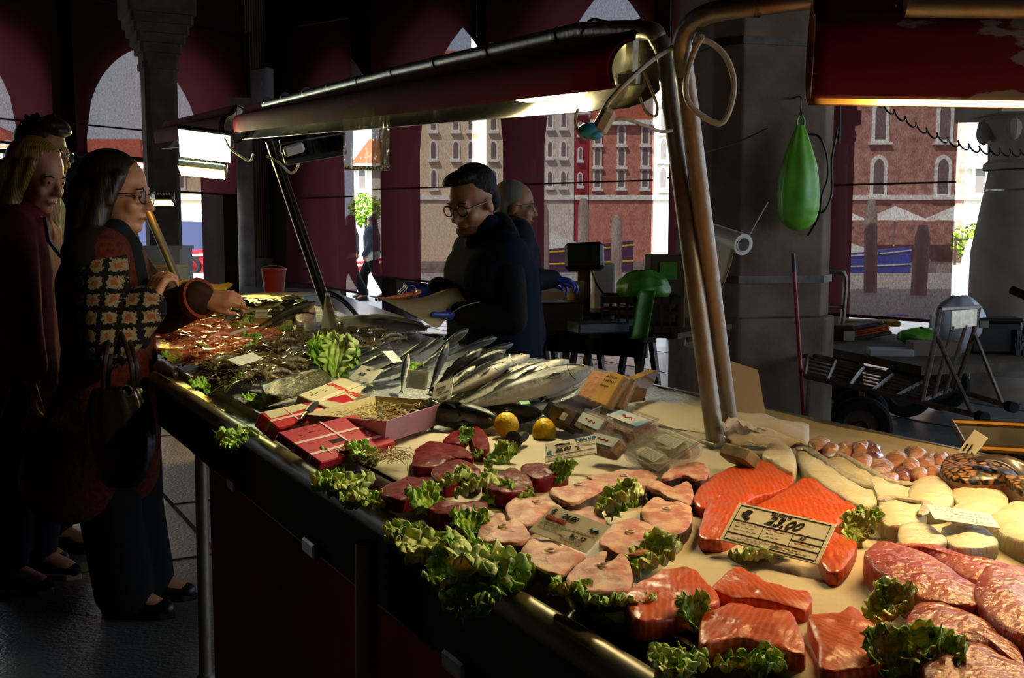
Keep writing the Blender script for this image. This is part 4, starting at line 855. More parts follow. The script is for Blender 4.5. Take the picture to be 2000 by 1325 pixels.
for k, (px, py, lift, yaw, s_, pale, pit, wh) in enumerate(lets):
    key = (k % 5, pale); p = gp(px, py, lift + .003); M = T(*p) @ RZ(yaw) @ RY(pit) @ Matrix.Scale(s_ * (.6 if s_ < 1.3 else .66), 4)
    c_ = seen.get(wh, 0); seen[wh] = c_ + 1
    lb = ('pale ' if pale and not wh.startswith('pale') else '') + 'curly lettuce leaf ' + wh
    if key not in protos:
        protos[key] = leaf_mesh(k * 3 + 1, curl=.02).build('lettuce_leaf', lmp if pale else lm, sharp=180, solid=.0012, M=M); o = protos[key]; tag(o, lb, 'lettuce')
    else: o = dup(protos[key], M, lb)
    o['group'] = 'lettuce leaves ' + wh

NUMW = ['first', 'second', 'third', 'fourth', 'fifth', 'sixth', 'seventh', 'eighth']
lv = {}
for o in list(C.objects):
    if o.name.startswith('lettuce_leaf'): lv.setdefault(o['label'], []).append(o)
for k, v in lv.items():
    if len(v) < 2: continue
    v.sort(key=lambda o: proj(o.matrix_basis.translation)[0])
    for i, o in enumerate(v): o['label'] = k + (', the ' + ('left' if i == 0 else 'right') + ' one' if len(v) == 2 else ', ' + (NUMW[i] + ' from left'))
# whole fish
def fish_proto(name, label, cat, group, hgt, wid, back, belly, dark=0, bend=.03, tailw=.11):
    root = thing(name, label, cat, Matrix.Identity(4), group)
    key = 'fish_' + back + belly
    m = mat(key, belly, .28, tex='grad', col2=back, scale=1 / (hgt * 1.3), lo=.36, hi=.6, coat=.35, bump=.2, bscale=240)
    mf = mat('fin_' + back, back, .4, coat=.3)
    st_ = [(0, .012, .2), (.02, .2, .35), (.06, .42, .62), (.12, .68, .82), (.2, .88, .97), (.32, 1, 1), (.45, .96, .92), (.58, .8, .74), (.7, .58, .52), (.8, .38, .34), (.88, .25, .2), (.93, .21, .12), (.95, .22, .06)]
    mb = MB(); n = 18; vs = []; fs = []
    for t, h_, w_ in st_:
        x = .5 - t; b = bend * math.sin(t * PI)
        for j in range(n):
            a = 2 * PI * j / n; vs.append((x, math.sin(a) * wid / 2 * w_, math.cos(a) * hgt / 2 * h_ * (1 if math.cos(a) > 0 else 1.05) + b * .3))
    for i in range(len(st_) - 1):
        for j in range(n): a = i * n + j; b = i * n + (j + 1) % n; fs.append((a, b, b + n, a + n))
    fs += [tuple(range(n)), tuple(range(len(vs) - n, len(vs)))]
    mb.add(vs, fs); mb.build('body', m, root, sharp=180)
    mb = MB(); mb.add([(-.43, 0, .018), (-.43, 0, -.018), (-.53, .004, -tailw * .62), (-.5, .0, -.01), (-.5, 0, .012), (-.54, -.004, tailw * .62)], [(0, 1, 3, 4), (1, 2, 3), (0, 4, 5)]); mb.build('tail_fin', mf, root, smooth=False, solid=.003)
    mb = MB(); h2 = hgt / 2; mb.add([(.18, 0, h2 * .92), (.14, 0, h2 * 1.28), (.02, 0, h2 * 1.26), (-.04, 0, h2 * .98), (-.1, 0, h2 * 1.2), (-.2, 0, h2 * .82), (-.22, 0, h2 * .6), (0, 0, h2 * .8)], [(0, 1, 2, 3, 7), (3, 4, 5, 6, 7)]); mb.build('dorsal_fin', mf, root, smooth=False, solid=.003)
    mb = MB(); mb.add([(-.12, 0, -h2 * .8), (-.16, 0, -h2 * 1.25), (-.22, 0, -h2 * .7), (.12, 0, -h2 * .9), (.06, 0, -h2 * 1.25), (.05, 0, -h2 * .9)], [(0, 1, 2), (3, 4, 5)]); mb.build('belly_fin', mf, root, smooth=False, solid=.003)
    for s in (-1, 1):
        mb = MB(); mb.ell((.5 - .075, s * wid * .29, hgt * .1), (.016, .008, .016), nu=10, nv=8, mi=0); mb.ell((.5 - .075, s * (wid * .29 + .005), hgt * .1), (.009, .005, .009), nu=10, nv=8, mi=1); mb.build('eye', [mat('fish_eye', '#c8a850', .2, coat=1), m_black], root)
        mb = MB(); mb.add([(.26, s * wid * .5, 0), (.2, s * wid * .56, .02), (.13, s * wid * .6, -.01), (.2, s * wid * .56, -.025)], [(0, 1, 2, 3)]); mb.build('pectoral_fin', mf, root, smooth=False, solid=.003)
        mb = MB(); mb.tube([(.5 - .16 - .03 * math.cos(a), s * (wid * .46 * math.cos(a * .45) + .001), hgt * .36 * math.sin(a)) for a in [-1.3 + k * .26 for k in range(11)]], .003, 5); mb.build('gill_edge', mf, root)
    return root
FISH_USED = set()
def lay(proto, tail, head, roll=0, lift=0.02, lt=None, label=None, zh=None, scale=1, group=None):
    a = gp(*tail, lt if lt is not None else lift); Lt = math.hypot(tail[0] - head[0], tail[1] - head[1]) * a.y / 2100
    b = gp(*head, zh if zh is not None else lift)
    if b.y > a.y + .28 * Lt: b = atY(*head, a.y + .28 * Lt)
    d = b - a; L = d.length; x = d / L
    u = Vector((0, 0, 1)); y = u.cross(x).normalized(); z = x.cross(y); M = Matrix((x, y, z)).transposed().to_4x4(); M.translation = (a + b) / 2
    M = M @ RX(math.radians(roll)) @ Matrix.Scale(L * scale, 4)
    if proto.name not in FISH_USED: FISH_USED.add(proto.name); proto.matrix_basis = M; o = proto
    else: o = dup(proto, M)
    if label: o['label'] = label
    if group: o['group'] = group
    return o
GB = 'sea bass fanned out on the ice'
bass = fish_proto('sea_bass', 'silver sea bass in the fan', 'fish', GB, .2, .13, '#1c201f', '#d9d4c4')
bass2 = fish_proto('sea_bass', 'dark backed sea bass in the fan', 'fish', GB, .2, .14, '#101415', '#8f9088')
grey = fish_proto('grey_mullet', 'dark whole fish lying nearest the lemons', 'fish', 'dark whole fish beside the pink box', .24, .17, '#101416', '#30352f')
L_ = [ # proto, tail, head, roll, lift tail, lift head, label
 (grey, (775, 806), (972, 820), 20, .035, .035, 'dark whole fish with head towards the whole lemon'),
 (grey, (862, 800), (1055, 808), 15, .035, .03, 'dark whole fish with head just above the half lemon'),
 (bass, (915, 800), (1097, 770), -60, .03, .03, 'pale bellied sea bass with a green tag, lowest of the fan'),
 (bass2, (930, 800), (1125, 757), 40, .035, .035, 'dark backed sea bass by the orange trays'),
 (bass, (925, 795), (1142, 740), -50, .045, .045, 'slim sea bass second from the tray side'),
 (bass, (900, 800), (1152, 722), -40, .055, .05, 'long sea bass reaching furthest towards the scale'),
 (bass, (875, 800), (1105, 708), -65, .05, .06, 'large silver sea bass with white belly in the middle of the fan'),
 (bass, (890, 800), (1090, 783), -60, .02, .02, 'sea bass lying behind the dark whole fish'),
 (bass, (860, 792), (1046, 714), -60, .05, .07, 'sea bass with pale belly left of the large silver one'),
 (bass, (850, 775), (1030, 697), -50, .06, .08, 'sea bass with a pinkish head at the top of the fan'),
 (bass, (845, 785), (992, 712), -55, .06, .08, 'narrow sea bass under the pinkish headed one'),
 (bass2, (850, 765), (984, 686), 20, .06, .09, 'dark headed sea bass pointing at the second vendor'),
 (bass, (840, 780), (926, 718), -70, .05, .07, 'short sea bass with a bloody white throat'),
 (bass2, (845, 760), (938, 684), 10, .06, .09, 'dark sea bass near the vendor, head raised'),
 (bass2, (838, 768), (874, 672), 30, .04, .12, 'sea bass standing head up behind the straw box'),
 (bass, (784, 765), (797, 694), -30, .02, .09, 'sea bass head up left of the grey text card'),
 (bass2, (870, 750), (960, 690), 0, .04, .05, 'dark sea bass low at the back of the fan'),
 (bass, (1000, 770), (1090, 752), -60, .06, .055, 'small sea bass across the tails near the brown boxes'),
 (bass, (880, 770), (1005, 728), -60, .07, .08, 'sea bass on top of the middle of the fan')]
for pr_, a, b, ro, lt, lh, lb in L_: lay(pr_, a, b, ro, lt=lt, zh=lh, label=lb, scale=1.06)
GS = 'sea bream heaped left of the sea bass'
bream = fish_proto('sea_bream', 'silver sea bream', 'fish', GS, .42, .15, '#33383a', '#c4bfae', tailw=.2)
for a, b, ro, h_, lb in [((690, 722), (770, 690), 75, .03, 'silver sea bream by the upright lettuce'), ((700, 700), (752, 676), 80, .04, 'silver sea bream under the flat price card'), ((720, 745), (790, 715), 70, .03, 'silver sea bream behind the price card, lowest'),
   ((780, 700), (830, 670), 78, .03, 'silver sea bream at the back of the bream heap'), ((850, 690), (905, 650), 60, .06, 'big silver sea bream standing near the vendor'), ((825, 712), (885, 678), 80, .04, 'silver sea bream below the standing one'),
   ((890, 690), (958, 664), 70, .06, 'sea bream behind the sea bass heads'), ((920, 700), (990, 676), 76, .05, 'sea bream tucked beneath the sea bass heads'), ((805, 728), (850, 700), 80, .03, 'sea bream with a bloody gill left of the fan'), ((660, 705), (715, 682), 80, .03, 'silver sea bream half under the upright lettuce'), ((820, 690), (862, 660), 76, .05, 'silver sea bream between the standing one and the flat card'), ((770, 742), (828, 722), 78, .02, 'silver sea bream low behind the grey text card'), ((740, 722), (800, 700), 78, .05, 'sea bream crossing the middle of the bream heap')]:
    lay(bream, a, b, ro, lift=h_, label=lb, scale=1.35)
# green clip tags on two bass
for px, py in ((1025, 787), (910, 742)):
    mb = MB(); mb.box((0, 0, 0), (.022, .012, .0015)); q = gp(px, py, .075); tag(mb.build('green_tag', mat('green_tag', '#2e9a48', .4), M=T(*q) @ RZ(.4) @ RX(.5), smooth=False), 'small green origin tag on a sea bass ' + ('above the dark fish' if px > 1000 else 'near the grey text card'), 'tag')
# turbot
m_tur = mat('turbot_skin', '#2c2818', .35, col2='#6c6242', scale=60, coat=.12, spec=.3, bump=.5, bscale=160, lo=.4, hi=.65)
tb = flesh('turbot', 'flat speckled turbot lying left of the white box lid', 'fish', None, [(513, 750), (540, 737), (590, 725), (625, 722), (645, 735), (640, 750), (600, 765), (560, 772), (530, 772), (515, 765)], .03, [m_tur, m_tur], None, .95, dome=.012)
mb = MB(); mb.grid(12, 2, lambda i, j: Vector((-.09 + .17 * i, -.065 + .03 * math.sin(i * 3.1) * -1 - .02 * j + .02, .012 + .004 * math.sin(i * 60)))); mb.build('fin', m_skin, tb, solid=.002)
lay(dup(bass, label='x'), (520, 795), (590, 778), -70, lift=.02, label='silver fish lying behind the red boxes', group='fish lying apart')
# mixed small fish at the far end
GM = 'small mixed fish at the far end'
sm = fish_proto('small_fish', 'small golden lit fish heaped at the far end of the stall', 'fish', GM, .26, .16, '#4a4020', '#c8b060')
sm['label'] = 'small golden lit fish heaped at the far end of the stall'
for k in range(46):
    px = 425 + 190 * R.random(); py = 590 + 38 * R.random() - (px - 430) * .04; an = R.uniform(-.6, .6) + (PI if R.random() < .4 else 0); l2 = R.uniform(26, 40)
    if px > 575: continue
    lay(sm, (px - l2 * math.cos(an), py + l2 * .35 * math.sin(an)), (px + l2 * math.cos(an), py - l2 * .35 * math.sin(an)), R.choice((70, -70, 20)), lift=R.uniform(.02, .05))
big = fish_proto('amberjack', 'large long silver fish with cut end by the leaning post', 'fish', 'large silver fish at the far end', .22, .15, '#4c4c34', '#c8b878')
lay(big, (500, 640), (618, 590), 30, lt=.03, zh=.07, label='large long silver fish with stripes by the leaning post')
lay(big, (505, 648), (606, 612), 10, lt=.02, zh=.045, label='second large fish whose pink cut face shows by the ice mound')
o = flesh('fish_cut', 'round cut face of a big fish above the ice mound', 'fish', None, [(578, 612), (590, 598), (608, 594), (617, 606), (612, 622), (596, 630), (580, 626)], .05, [m_sword, mat('silver_skin', '#a8a078', .3, coat=.5)], None, 1.0, dome=.01)

# prawns
def prawn_proto(name, label, cat, group, c1, c2, feel, shape='prawn'):
    root = thing(name, label, cat, Matrix.Identity(4), group); m = mat('shell_' + name, c1, .25, col2=c2, scale=9, coat=.7, stretch=(3, 1, 1))
    mb = MB(); pts = []; rs = []; n_ = 22
    for i in range(n_ + 1):
        t = i / n_; a = -.5 + t * 2.0; pts.append((.42 - t * .85, 0, .16 * math.sin(t * PI) ** .8)); seg = .9 + .1 * abs(math.sin(t * PI * 7))
        rs.append((.02 + .085 * math.sin(min(1, t * 2.6) * PI / 2) * (1 - t * .7)) * seg)
    mb.tube(pts, rs, 9, flat=1.1); mb.build('body', m, root, sharp=180)
    mb = MB(); mb.add([(-.42, 0, .0), (-.54, .07, .0), (-.56, 0, .015), (-.54, -.07, 0)], [(0, 1, 2), (0, 2, 3)]); mb.build('tail_fan', m, root, smooth=False, solid=.008)
    mb = MB()
    for k in range(4): 
        for s in (-1, 1): mb.tube([(.2 - k * .09, s * .04, .03), (.23 - k * .09, s * .09, -.05), (.3 - k * .09, s * .1, -.09)], .008, 4)
    mb.build('legs', m, root)
    mb = MB()
    for s in (-1, 1): mb.tube(spline([(.42, s * .02, .02), (.62, s * .09, .1), (.85, s * .2, .06), (1.05, s * .22, -.02)], 3), .006, 4)
    mb.tube([(.4, 0, .05), (.58, 0, .08)], [.02, .003], 5); mb.build('feelers', m, root)
    return root
pw = prawn_proto('orange_prawn', 'orange raw prawn in the heap beside the coat sleeve', 'prawn', 'orange prawns heaped behind the customer arm', '#e8702c', '#f6ac7c', 1)
gw = prawn_proto('grey_prawn', 'wet greyish brown prawn heaped on the ice', 'prawn', 'grey brown prawns in the middle of the stall', '#4a3e2a', '#94825a', 1)
def heap(proto, poly, n, size, hmax, lbl=None):
    xs = [p[0] for p in poly]; ys = [p[1] for p in poly]; k = 0
    def inside(x, y):
        c = False
        for i in range(len(poly)):
            (x1, y1), (x2, y2) = poly[i], poly[i - 1]
            if (y1 > y) != (y2 > y) and x < (x2 - x1) * (y - y1) / (y2 - y1) + x1: c = not c
        return c
    first = True
    while k < n:
        x = R.uniform(min(xs), max(xs)); y = R.uniform(min(ys), max(ys))
        if not inside(x, y): continue
        if R.random() > ((y - min(ys)) / (max(ys) - min(ys)) + .35): pass
        q = gp(x, y, R.uniform(.012, hmax))
        if tn(q)[1] < .13: q = q + ND * (.14 - tn(q)[1])
        s_ = size * R.uniform(.8, 1.15)
        M = T(*q) @ RZ(R.gauss(.2, .7) + (PI if R.random() < .5 else 0)) @ RY(R.uniform(-.25, .25)) @ RX(R.choice((1.4, -1.4, .3, 1.1))) @ Matrix.Scale(s_, 4)
        if first: proto.matrix_basis = M; first = False
        else: dup(proto, M)
        k += 1
heap(pw, [(296, 640), (330, 628), (400, 622), (450, 640), (530, 640), (545, 660), (470, 690), (440, 700), (380, 712), (300, 708)], 190, .115, .05)
heap(gw, [(375, 730), (400, 705), (460, 705), (520, 668), (600, 652), (700, 640), (790, 640), (800, 655), (720, 680), (700, 700), (600, 720), (520, 745), (450, 750), (390, 745)], 210, .12, .05)
mb = MB()      # low mound of shells under the heaps
def mound(poly, h, lb, m):
    P = [gp(x, y, 0) for x, y in poly]; mb2, M = slab(ring2([(p.x, p.y) for p in P], 4), P[0].z - .004, h, .012, edge=.3); tag(mb2.build('prawn_heap_core', m, M=M), lb, 'prawns', kind='stuff')
mound([(300, 650), (400, 632), (450, 645), (520, 648), (460, 682), (400, 704), (305, 704)], .024, 'dense lower layer of the orange prawn heap', MATS['shell_orange_prawn'])
mound([(390, 730), (440, 715), (530, 675), (620, 655), (770, 645), (700, 685), (600, 710), (520, 738), (420, 745)], .022, 'dense lower layer of the grey prawn heap', MATS['shell_grey_prawn'])

# lemons, knife
m_lem = mat('lemon_peel', '#f2cc10', .35, bump=.4, bscale=160, coat=.3, sss=.1)
q = at(989, 858, .94); lm1 = thing('lemon', 'whole yellow lemon standing on its end by the knife', 'lemon', T(q.x, q.y + .01, .94))
mb = MB(); mb.lathe([(0, 0), (.008, .001), (.012, .004), (.02, .01), (.026, .022), (.0265, .032), (.023, .043), (.014, .052), (.006, .0555), (0, .056)], 28); mb.build('peel', m_lem, lm1, sharp=180)
mb = MB(); mb.ell((0, -.0, .057), (.004, .004, .003)); mb.build('stem_end', mat('stem', '#6a5a20', .7), lm1)
q = at(1063, 856, .94); lm2 = thing('lemon', 'half lemon lying cut side down right of the knife', 'lemon', T(q.x, q.y + .01, .94) @ RZ(.4))
mb = MB(); mb.lathe([(0, 0), (.024, 0), (.0255, .012), (.023, .026), (.015, .036), (.007, .041), (0, .042)], 28); mb.build('peel', m_lem, lm2, sharp=180)
mb = MB(); mb.lathe([(0, -.001), (.0225, -.001), (.0225, .001), (0, .001)], 24); mb.build('cut_face', mat('lemon_pulp', '#f0e0a0', .4), lm2)
q = at(1012, 885, .95); kn = thing('oyster_knife', 'black handled oyster knife with round guard lying by the lemons', 'knife', frame(at(985, 880, .948), at(1037, 850, .955)))
mb = MB(); mb.tube([(.05, 0, .004), (.06, 0, .005), (.09, 0, .006), (.105, 0, .006), (.112, 0, .006)], [.008, .0095, .011, .009, .004], 14); mb.build('handle', m_black, kn)
mb = MB(); mb.lathe([(0, -.004), (.016, -.003), (.019, 0), (.016, .003), (0, .004)], 22, T(.046, 0, .010) @ RY(PI / 2)); mb.build('guard', m_black, kn)
mb = MB(); mb.add([(0, 0, 0), (.045, .007, .004), (.045, -.007, .004), (.045, 0, .007)], [(0, 1, 3), (0, 3, 2), (0, 2, 1)]); mb.build('blade', m_steel, kn, smooth=False)
# ------------------------------------------------------------------ cards
def fitplate(c, z, aspect, lmin=6):              # c: top-left, top-right, bottom-right, bottom-left photo corners of a leaning card
    tl, tr, br, bl = c; best = None
    for dz in (-.01, 0, .01, .02, .03):
        p = at(*bl, z); q = at(*br, z + dz); w_ = (q - p).length
        for lean in range(lmin, 100, 3):
            M = plate(p, q, lean)
            for hf in (.75, .85, 1, 1.15, 1.3):
                h_ = w_ * aspect * hf; a = proj(M @ Vector((0, h_, 0))); b = proj(M @ Vector((w_, h_, 0)))
                e = (a[0] - tl[0]) ** 2 + (a[1] - tl[1]) ** 2 + (b[0] - tr[0]) ** 2 + (b[1] - tr[1]) ** 2 + 200 * abs(hf - 1) + 3000 * abs(dz)
                if best is None or e < best[0]: best = (e, M, w_, h_, lean, dz)
    return best[1:4]
def card(label, c, z, aspect=.7, name='price_card', cat='price card', m=None, group='price cards on the stall', lmin=6):
    M, w_, h_ = fitplate(c, z, aspect, lmin); root = thing(name, label, cat, M, group)
    mb = MB(); mb.box((w_ / 2, h_ / 2, 0), (w_, h_, .0016), bev=.0007); mb.build('card', m or m_card, root, smooth=False); return root, w_, h_
def lines(root, w_, h_, segs, m, name='frame_lines', t=.0008):
    mb = MB()
    for x0, y0, x1, y1 in segs:
        a = Vector((x0 * w_, y0 * h_, .0012)); b = Vector((x1 * w_, y1 * h_, .0012)); mb.box((a + b) / 2, ((b - a).length, t, .0005), rz=math.atan2(b.y - a.y, b.x - a.x))
    return mb.build(name, m, root, smooth=False)
def rule(root, w_, h_, rows, m=None, name='small_print'):
    mb = MB()
    for x0, x1, y in rows:
        x = x0
        while x < x1: l_ = min(R.uniform(.03, .07), x1 - x); mb.box(((x + l_ / 2) * w_, y * h_, .0012), (l_ * w_ * .8, .0005, .0004)); x += l_ + .012
    return mb.build(name, m or m_print, root, smooth=False)
k, a, b = card('white card with black frame reading 23,00, leaning on the salmon', [(1428, 990), (1608, 1022), (1598, 1104), (1404, 1055)], .962)
lines(k, a, b, [(.04, .06, .96, .06), (.04, .94, .96, .94), (.04, .06, .04, .94), (.96, .06, .96, .94), (.04, .56, .96, .56), (.04, .24, .96, .24), (.36, .24, .36, .56), (.66, .24, .66, .56), (.66, .4, .96, .4)], m_ink)
text('€', b * .3, m_ink, k, a * .09, b * .63, bold=.0004); text('23,00', b * .3, m_ink, k, a * .34, b * .63, shear=.5, bold=.0002); text('SALMONE', b * .09, m_ink, k, a * .36, b * .86, shear=.3); text('37', b * .12, m_ink, k, a * .72, b * .43, shear=.3)
rule(k, a, b, [(.08, .3, .5), (.4, .6, .5), (.7, .9, .34), (.2, .8, .17)], m_redink); rule(k, a, b, [(.08, .28, .42), (.08, .32, .34), (.4, .5, .42), (.4, .55, .34), (.1, .4, .12), (.5, .9, .12)])
k, a, b = card('cream card reading 24,00 PESCE SPADA lying on the swordfish', [(1078, 992), (1185, 1030), (1145, 1082), (1032, 1037)], .966)
text('€', b * .22, m_tarp, k, a * .07, b * .74, bold=.0004); text('24,00', b * .22, m_ink, k, a * .26, b * .72, shear=.4, bold=.0002); text('PESCE SPADA', b * .11, m_redink, k, a * .06, b * .56, bold=.0003); text('fao 37', b * .18, m_ink, k, a * .6, b * .26, shear=.4)
rule(k, a, b, [(.06, .4, .66), (.06, .8, .46), (.06, .5, .4), (.06, .45, .33), (.06, .55, .24), (.5, .9, .12), (.5, .85, .18)]); rule(k, a, b, [(.58, .94, .5)], m_redink)
mb = MB(); mb.tube([Vector((a * (.78 + .03 * i), b * (.68 + .05 * math.sin(i * 2)), .0013)) for i in range(6)], .0012, 5); mb.build('fish_drawing', m_blueink, k)
k, a, b = card('white card with blue TONNO heading reading 26,00', [(1074, 869), (1165, 852), (1166, 887), (1065, 905)], .955, .5, lmin=36)
text('TONNO', b * .2, m_blueink, k, a * .6, b * .8, bold=.0003, space=1.15); text('26,00', b * .26, m_ink, k, a * .2, b * .44, shear=.5, bold=.0002); text('€', b * .26, m_blueink, k, a * .05, b * .36, bold=.0004); text('L.', b * .2, m_ink, k, a * .62, b * .38, shear=.5)
lines(k, a, b, [(.02, .3, .98, .3), (.6, .3, .6, .55), (.6, .55, .98, .55), (.02, .04, .98, .04)], m_print); rule(k, a, b, [(.05, .5, .2), (.05, .9, .12), (.62, .95, .72), (.64, .9, .62)])
mb = MB(); mb.box((a * .04, b * .72, .0012), (.002, b * .2, .0005)); mb.build('blue_bar', m_blueink, k, smooth=False)
mb = MB(); mb.tube([Vector((a * (.2 + .05 * i), b * (.8 + .02 * math.sin(i)), .0013)) for i in range(7)], [.0004, .0012, .0018, .0018, .0012, .0006, .0014], 6); mb.build('fish_drawing', m_ink, k)
k, a, b = card('white card lying flat over the cod pieces', [(1785, 984), (1895, 998), (1955, 1033), (1825, 1014)], .985, .5)
rule(k, a, b, [(.1, .8, .7), (.3, .9, .5), (.2, .7, .3)], m_redink); rule(k, a, b, [(.1, .5, .85), (.5, .9, .15)], m_blueink)
k, a, b = card('small cream card stood up in the black netted monkfish tail', [(1901, 842), (1929, 859), (1896, 901), (1870, 884)], .985, 1.6, lmin=62)
for i in range(3): text(('coda', 'rospo', 'kg')[i], b * .15, m_ink, k, a * (.3 + .27 * i), b * .15, rot=PI / 2, shear=.4)
k, a, b = card('grey laminated text card standing in the straw box', [(798, 721), (839, 725), (833, 762), (792, 758)], .985, .95, lmin=66, m=mat('laminate_grey', '#a8a69a', .3))
rule(k, a, b, [(.15, .88, .15 + .085 * i) for i in range(9)], m_ink)
k, a, b = card('cream handwritten card at the back right corner of the pink box', [(852, 757), (888, 742), (880, 780), (842, 792)], .985, .85, lmin=60)
text('ostriche', b * .18, m_ink, k, a * .15, b * .66, shear=.4); text('vive', b * .18, m_ink, k, a * .25, b * .42, shear=.4); text('2,5', b * .2, m_ink, k, a * .3, b * .14, shear=.3)
k, a, b = card('cream card reading 18,00 behind the white box lid', [(706, 712), (745, 728), (722, 750), (680, 740)], .965, .6)
text('18,00', b * .3, m_ink, k, a * .2, b * .34, shear=.5, bold=.0002); text('orata', b * .16, m_ink, k, a * .4, b * .72, shear=.4); rule(k, a, b, [(.1, .8, .2), (.2, .9, .1)], m_blueink)
k, a, b = card('blank backed card lying on the grey prawns', [(445, 701), (495, 690), (515, 701), (467, 715)], 1.0, .6); rule(k, a, b, [(.2, .6, .6), (.25, .7, .4)])
k, a, b = card('cream card standing among the small golden fish', [(499, 601), (524, 603), (522, 621), (498, 621)], 1.03, .75, lmin=55); rule(k, a, b, [(.15, .85, .75), (.15, .8, .6), (.15, .85, .45), (.15, .7, .3)], m_ink)
k, a, b = card('bluish card lying over the sea bream', [(743, 689), (777, 690), (787, 707), (768, 709)], 1.02, .55); rule(k, a, b, [(.2, .7, .5), (.3, .8, .3)])
k, a, b = card('card edge seen in the orange prawns', [(440, 652), (483, 640), (486, 643), (450, 656)], 1.04, .3)

# ------------------------------------------------------------------ boxes on the stall
def pxbox(A, B, D, zt_, h):              # top-face corners A, B (front edge) and D (behind A) -> frame with origin under A, sizes
    a = at(*A, zt_); b = at(*B, zt_); w_ = (b - a).length; best = None
    for k in range(-30, 51):
        d = at(*D, zt_ + k * .001) - a; c_ = abs(d.dot(b - a)) / (d.length * w_) + abs(k) * .0015
        if best is None or c_ < best[0]: best = (c_, d)
    x = (b - a) / w_; d = best[1]; y = (d - x * d.dot(x)); yl = y.length; y = y / yl; z = x.cross(y)
    M = Matrix((x, y, z)).transposed().to_4x4(); M.translation = a; M = M @ T(0, 0, -h); return M, w_, yl
m_redbox = mat('red_box_card', '#b01420', .4, col2='#98101c', scale=5, spec=.2); m_pinkred = mat('faded_red_card', '#b42c3e', .5, col2='#a52236', scale=6, spec=.15)
m_strap = mat('box_strap', '#d8a8a4', .4); m_cream = mat('box_lid_cream', '#b0a888', .6, col2='#c2b894', scale=8)
M, w_, y_ = pxbox((628, 904), (774, 863), (543, 844), .955, .018)
r1 = thing('gift_box', 'flat faded red printed box with pale straps, front one of the two', 'box', M)
mb = MB(); mb.box((w_ / 2, y_ / 2, .009), (w_, y_, .018), bev=.002); mb.build('carton', m_pinkred, r1, smooth=False)
mb = MB()
for f in (.25, .6): mb.box((w_ * .5, y_ * f, .0188), (w_, .006, .0012)); mb.box((-.0006, y_ * f, .009), (.0012, .006, .018))
mb.box((w_ * .52, y_ / 2, .0192), (.006, y_, .0012)); mb.box((w_ * .52, -.0006, .009), (.006, .0012, .018)); mb.build('strap', m_strap, r1, smooth=False)
for i, ch in enumerate('INELL'): text(ch, .016, m_strap, r1, w_ * .5 - .07 + i * .02, .012 + .003 * abs(i - 2), .019, rot=.12 * (i - 2), bold=.0004)
text('NEW', .012, m_strap, r1, w_ * .8, .03, .019, rot=.9)
mb = MB(); 
for i in range(14): mb.box((w_ * .35 + .003 * i, y_ * .42, .0185), (.0015, .012, .0006))
mb.build('barcode', m_ink, r1, smooth=False)
rule(r1, 1, 1, [], m_ink) if 0 else None
mb = MB()
for i in range(26): mb.box((w_ * (.1 + .8 * R.random()), y_ * (.35 + .6 * R.random()), .0185), (R.uniform(.006, .02), .0012, .0005))
mb.build('small_print', m_redbox, r1, smooth=False)
M, w_, y_ = pxbox((545, 838), (712, 797), (508, 806), .97, .035)
r2 = thing('gift_box', 'glossy red box with cream corner and pale straps, rear one of the two', 'box', M)
mb = MB(); mb.box((w_ / 2, y_ / 2, .0175), (w_, y_, .035), bev=.003); mb.build('carton', m_redbox, r2, smooth=False)
mb = MB(); mb.prism([(.01, y_ * .55), (w_ * .5, y_ * .7), (w_ * .45, y_ * .98), (.012, y_ * .98)], .0352, .0358); mb.build('cream_patch', m_cream, r2, smooth=False)
mb = MB()
for f in (.25, .7): mb.box((w_ * f, y_ / 2, .0362), (.006, y_, .0012)); mb.box((w_ * f, -.0006, .0175), (.006, .0012, .035))
mb.box((w_ / 2, y_ * .45, .036), (w_, .006, .0012)); mb.box((-.0006, y_ * .45, .0175), (.0012, .006, .035)); mb.build('strap', m_strap, r2, smooth=False)
M, w_, y_ = pxbox((648, 799), (728, 762), (582, 771), .985, .035)
r3 = thing('fish_box_lid', 'cream white box lid lettered FINE in red', 'box lid', M)
mb = MB(); mb.box((w_ / 2, y_ / 2, .0175), (w_, y_, .035), bev=.002); mb.build('lid', m_cream, r3, smooth=False)
mb = MB(); mb.box((w_ / 2, y_ * .45, .0358), (w_, .012, .0012)); mb.build('tape', m_paper, r3, smooth=False)
text('FINE', .042, m_redink, r3, w_ * .58, y_ * .97, .0362, rot=-PI / 2, bold=.0012, shear=.15)
rule(r3, w_, y_, [], m_ink) if 0 else None
mb = MB()
for i in range(10): mb.box((w_ * (.1 + .3 * R.random()), y_ * (.7 + .2 * R.random()), .0355), (.012, .0012, .0005))
mb.build('small_print', m_ink, r3, smooth=False)
for A, B, lb in (((588, 817), (620, 786), 'on the rear red box'), ((700, 772), (728, 757), 'on the corner of the cream lid')):
    p = at(*A, 1.0); q = at(*B, 1.0); kk = thing('oyster_knife', 'small knife with dark handle lying ' + lb, 'knife', frame(p, q), None); L = (q - p).length
    mb = MB(); mb.tube([(L * .35, 0, 0), (L * .45, 0, .001), (L * .8, 0, .001), (L, 0, 0)], [.006, .009, .0095, .004], 12, flat=.7); mb.build('handle', m_black, kk)
    mb = MB(); mb.add([(-.01, 0, 0), (L * .36, .005, .001), (L * .36, -.005, .001), (L * .36, 0, .003)], [(0, 1, 3), (0, 3, 2), (0, 2, 1)]); mb.build('blade', m_steel, kk, smooth=False)
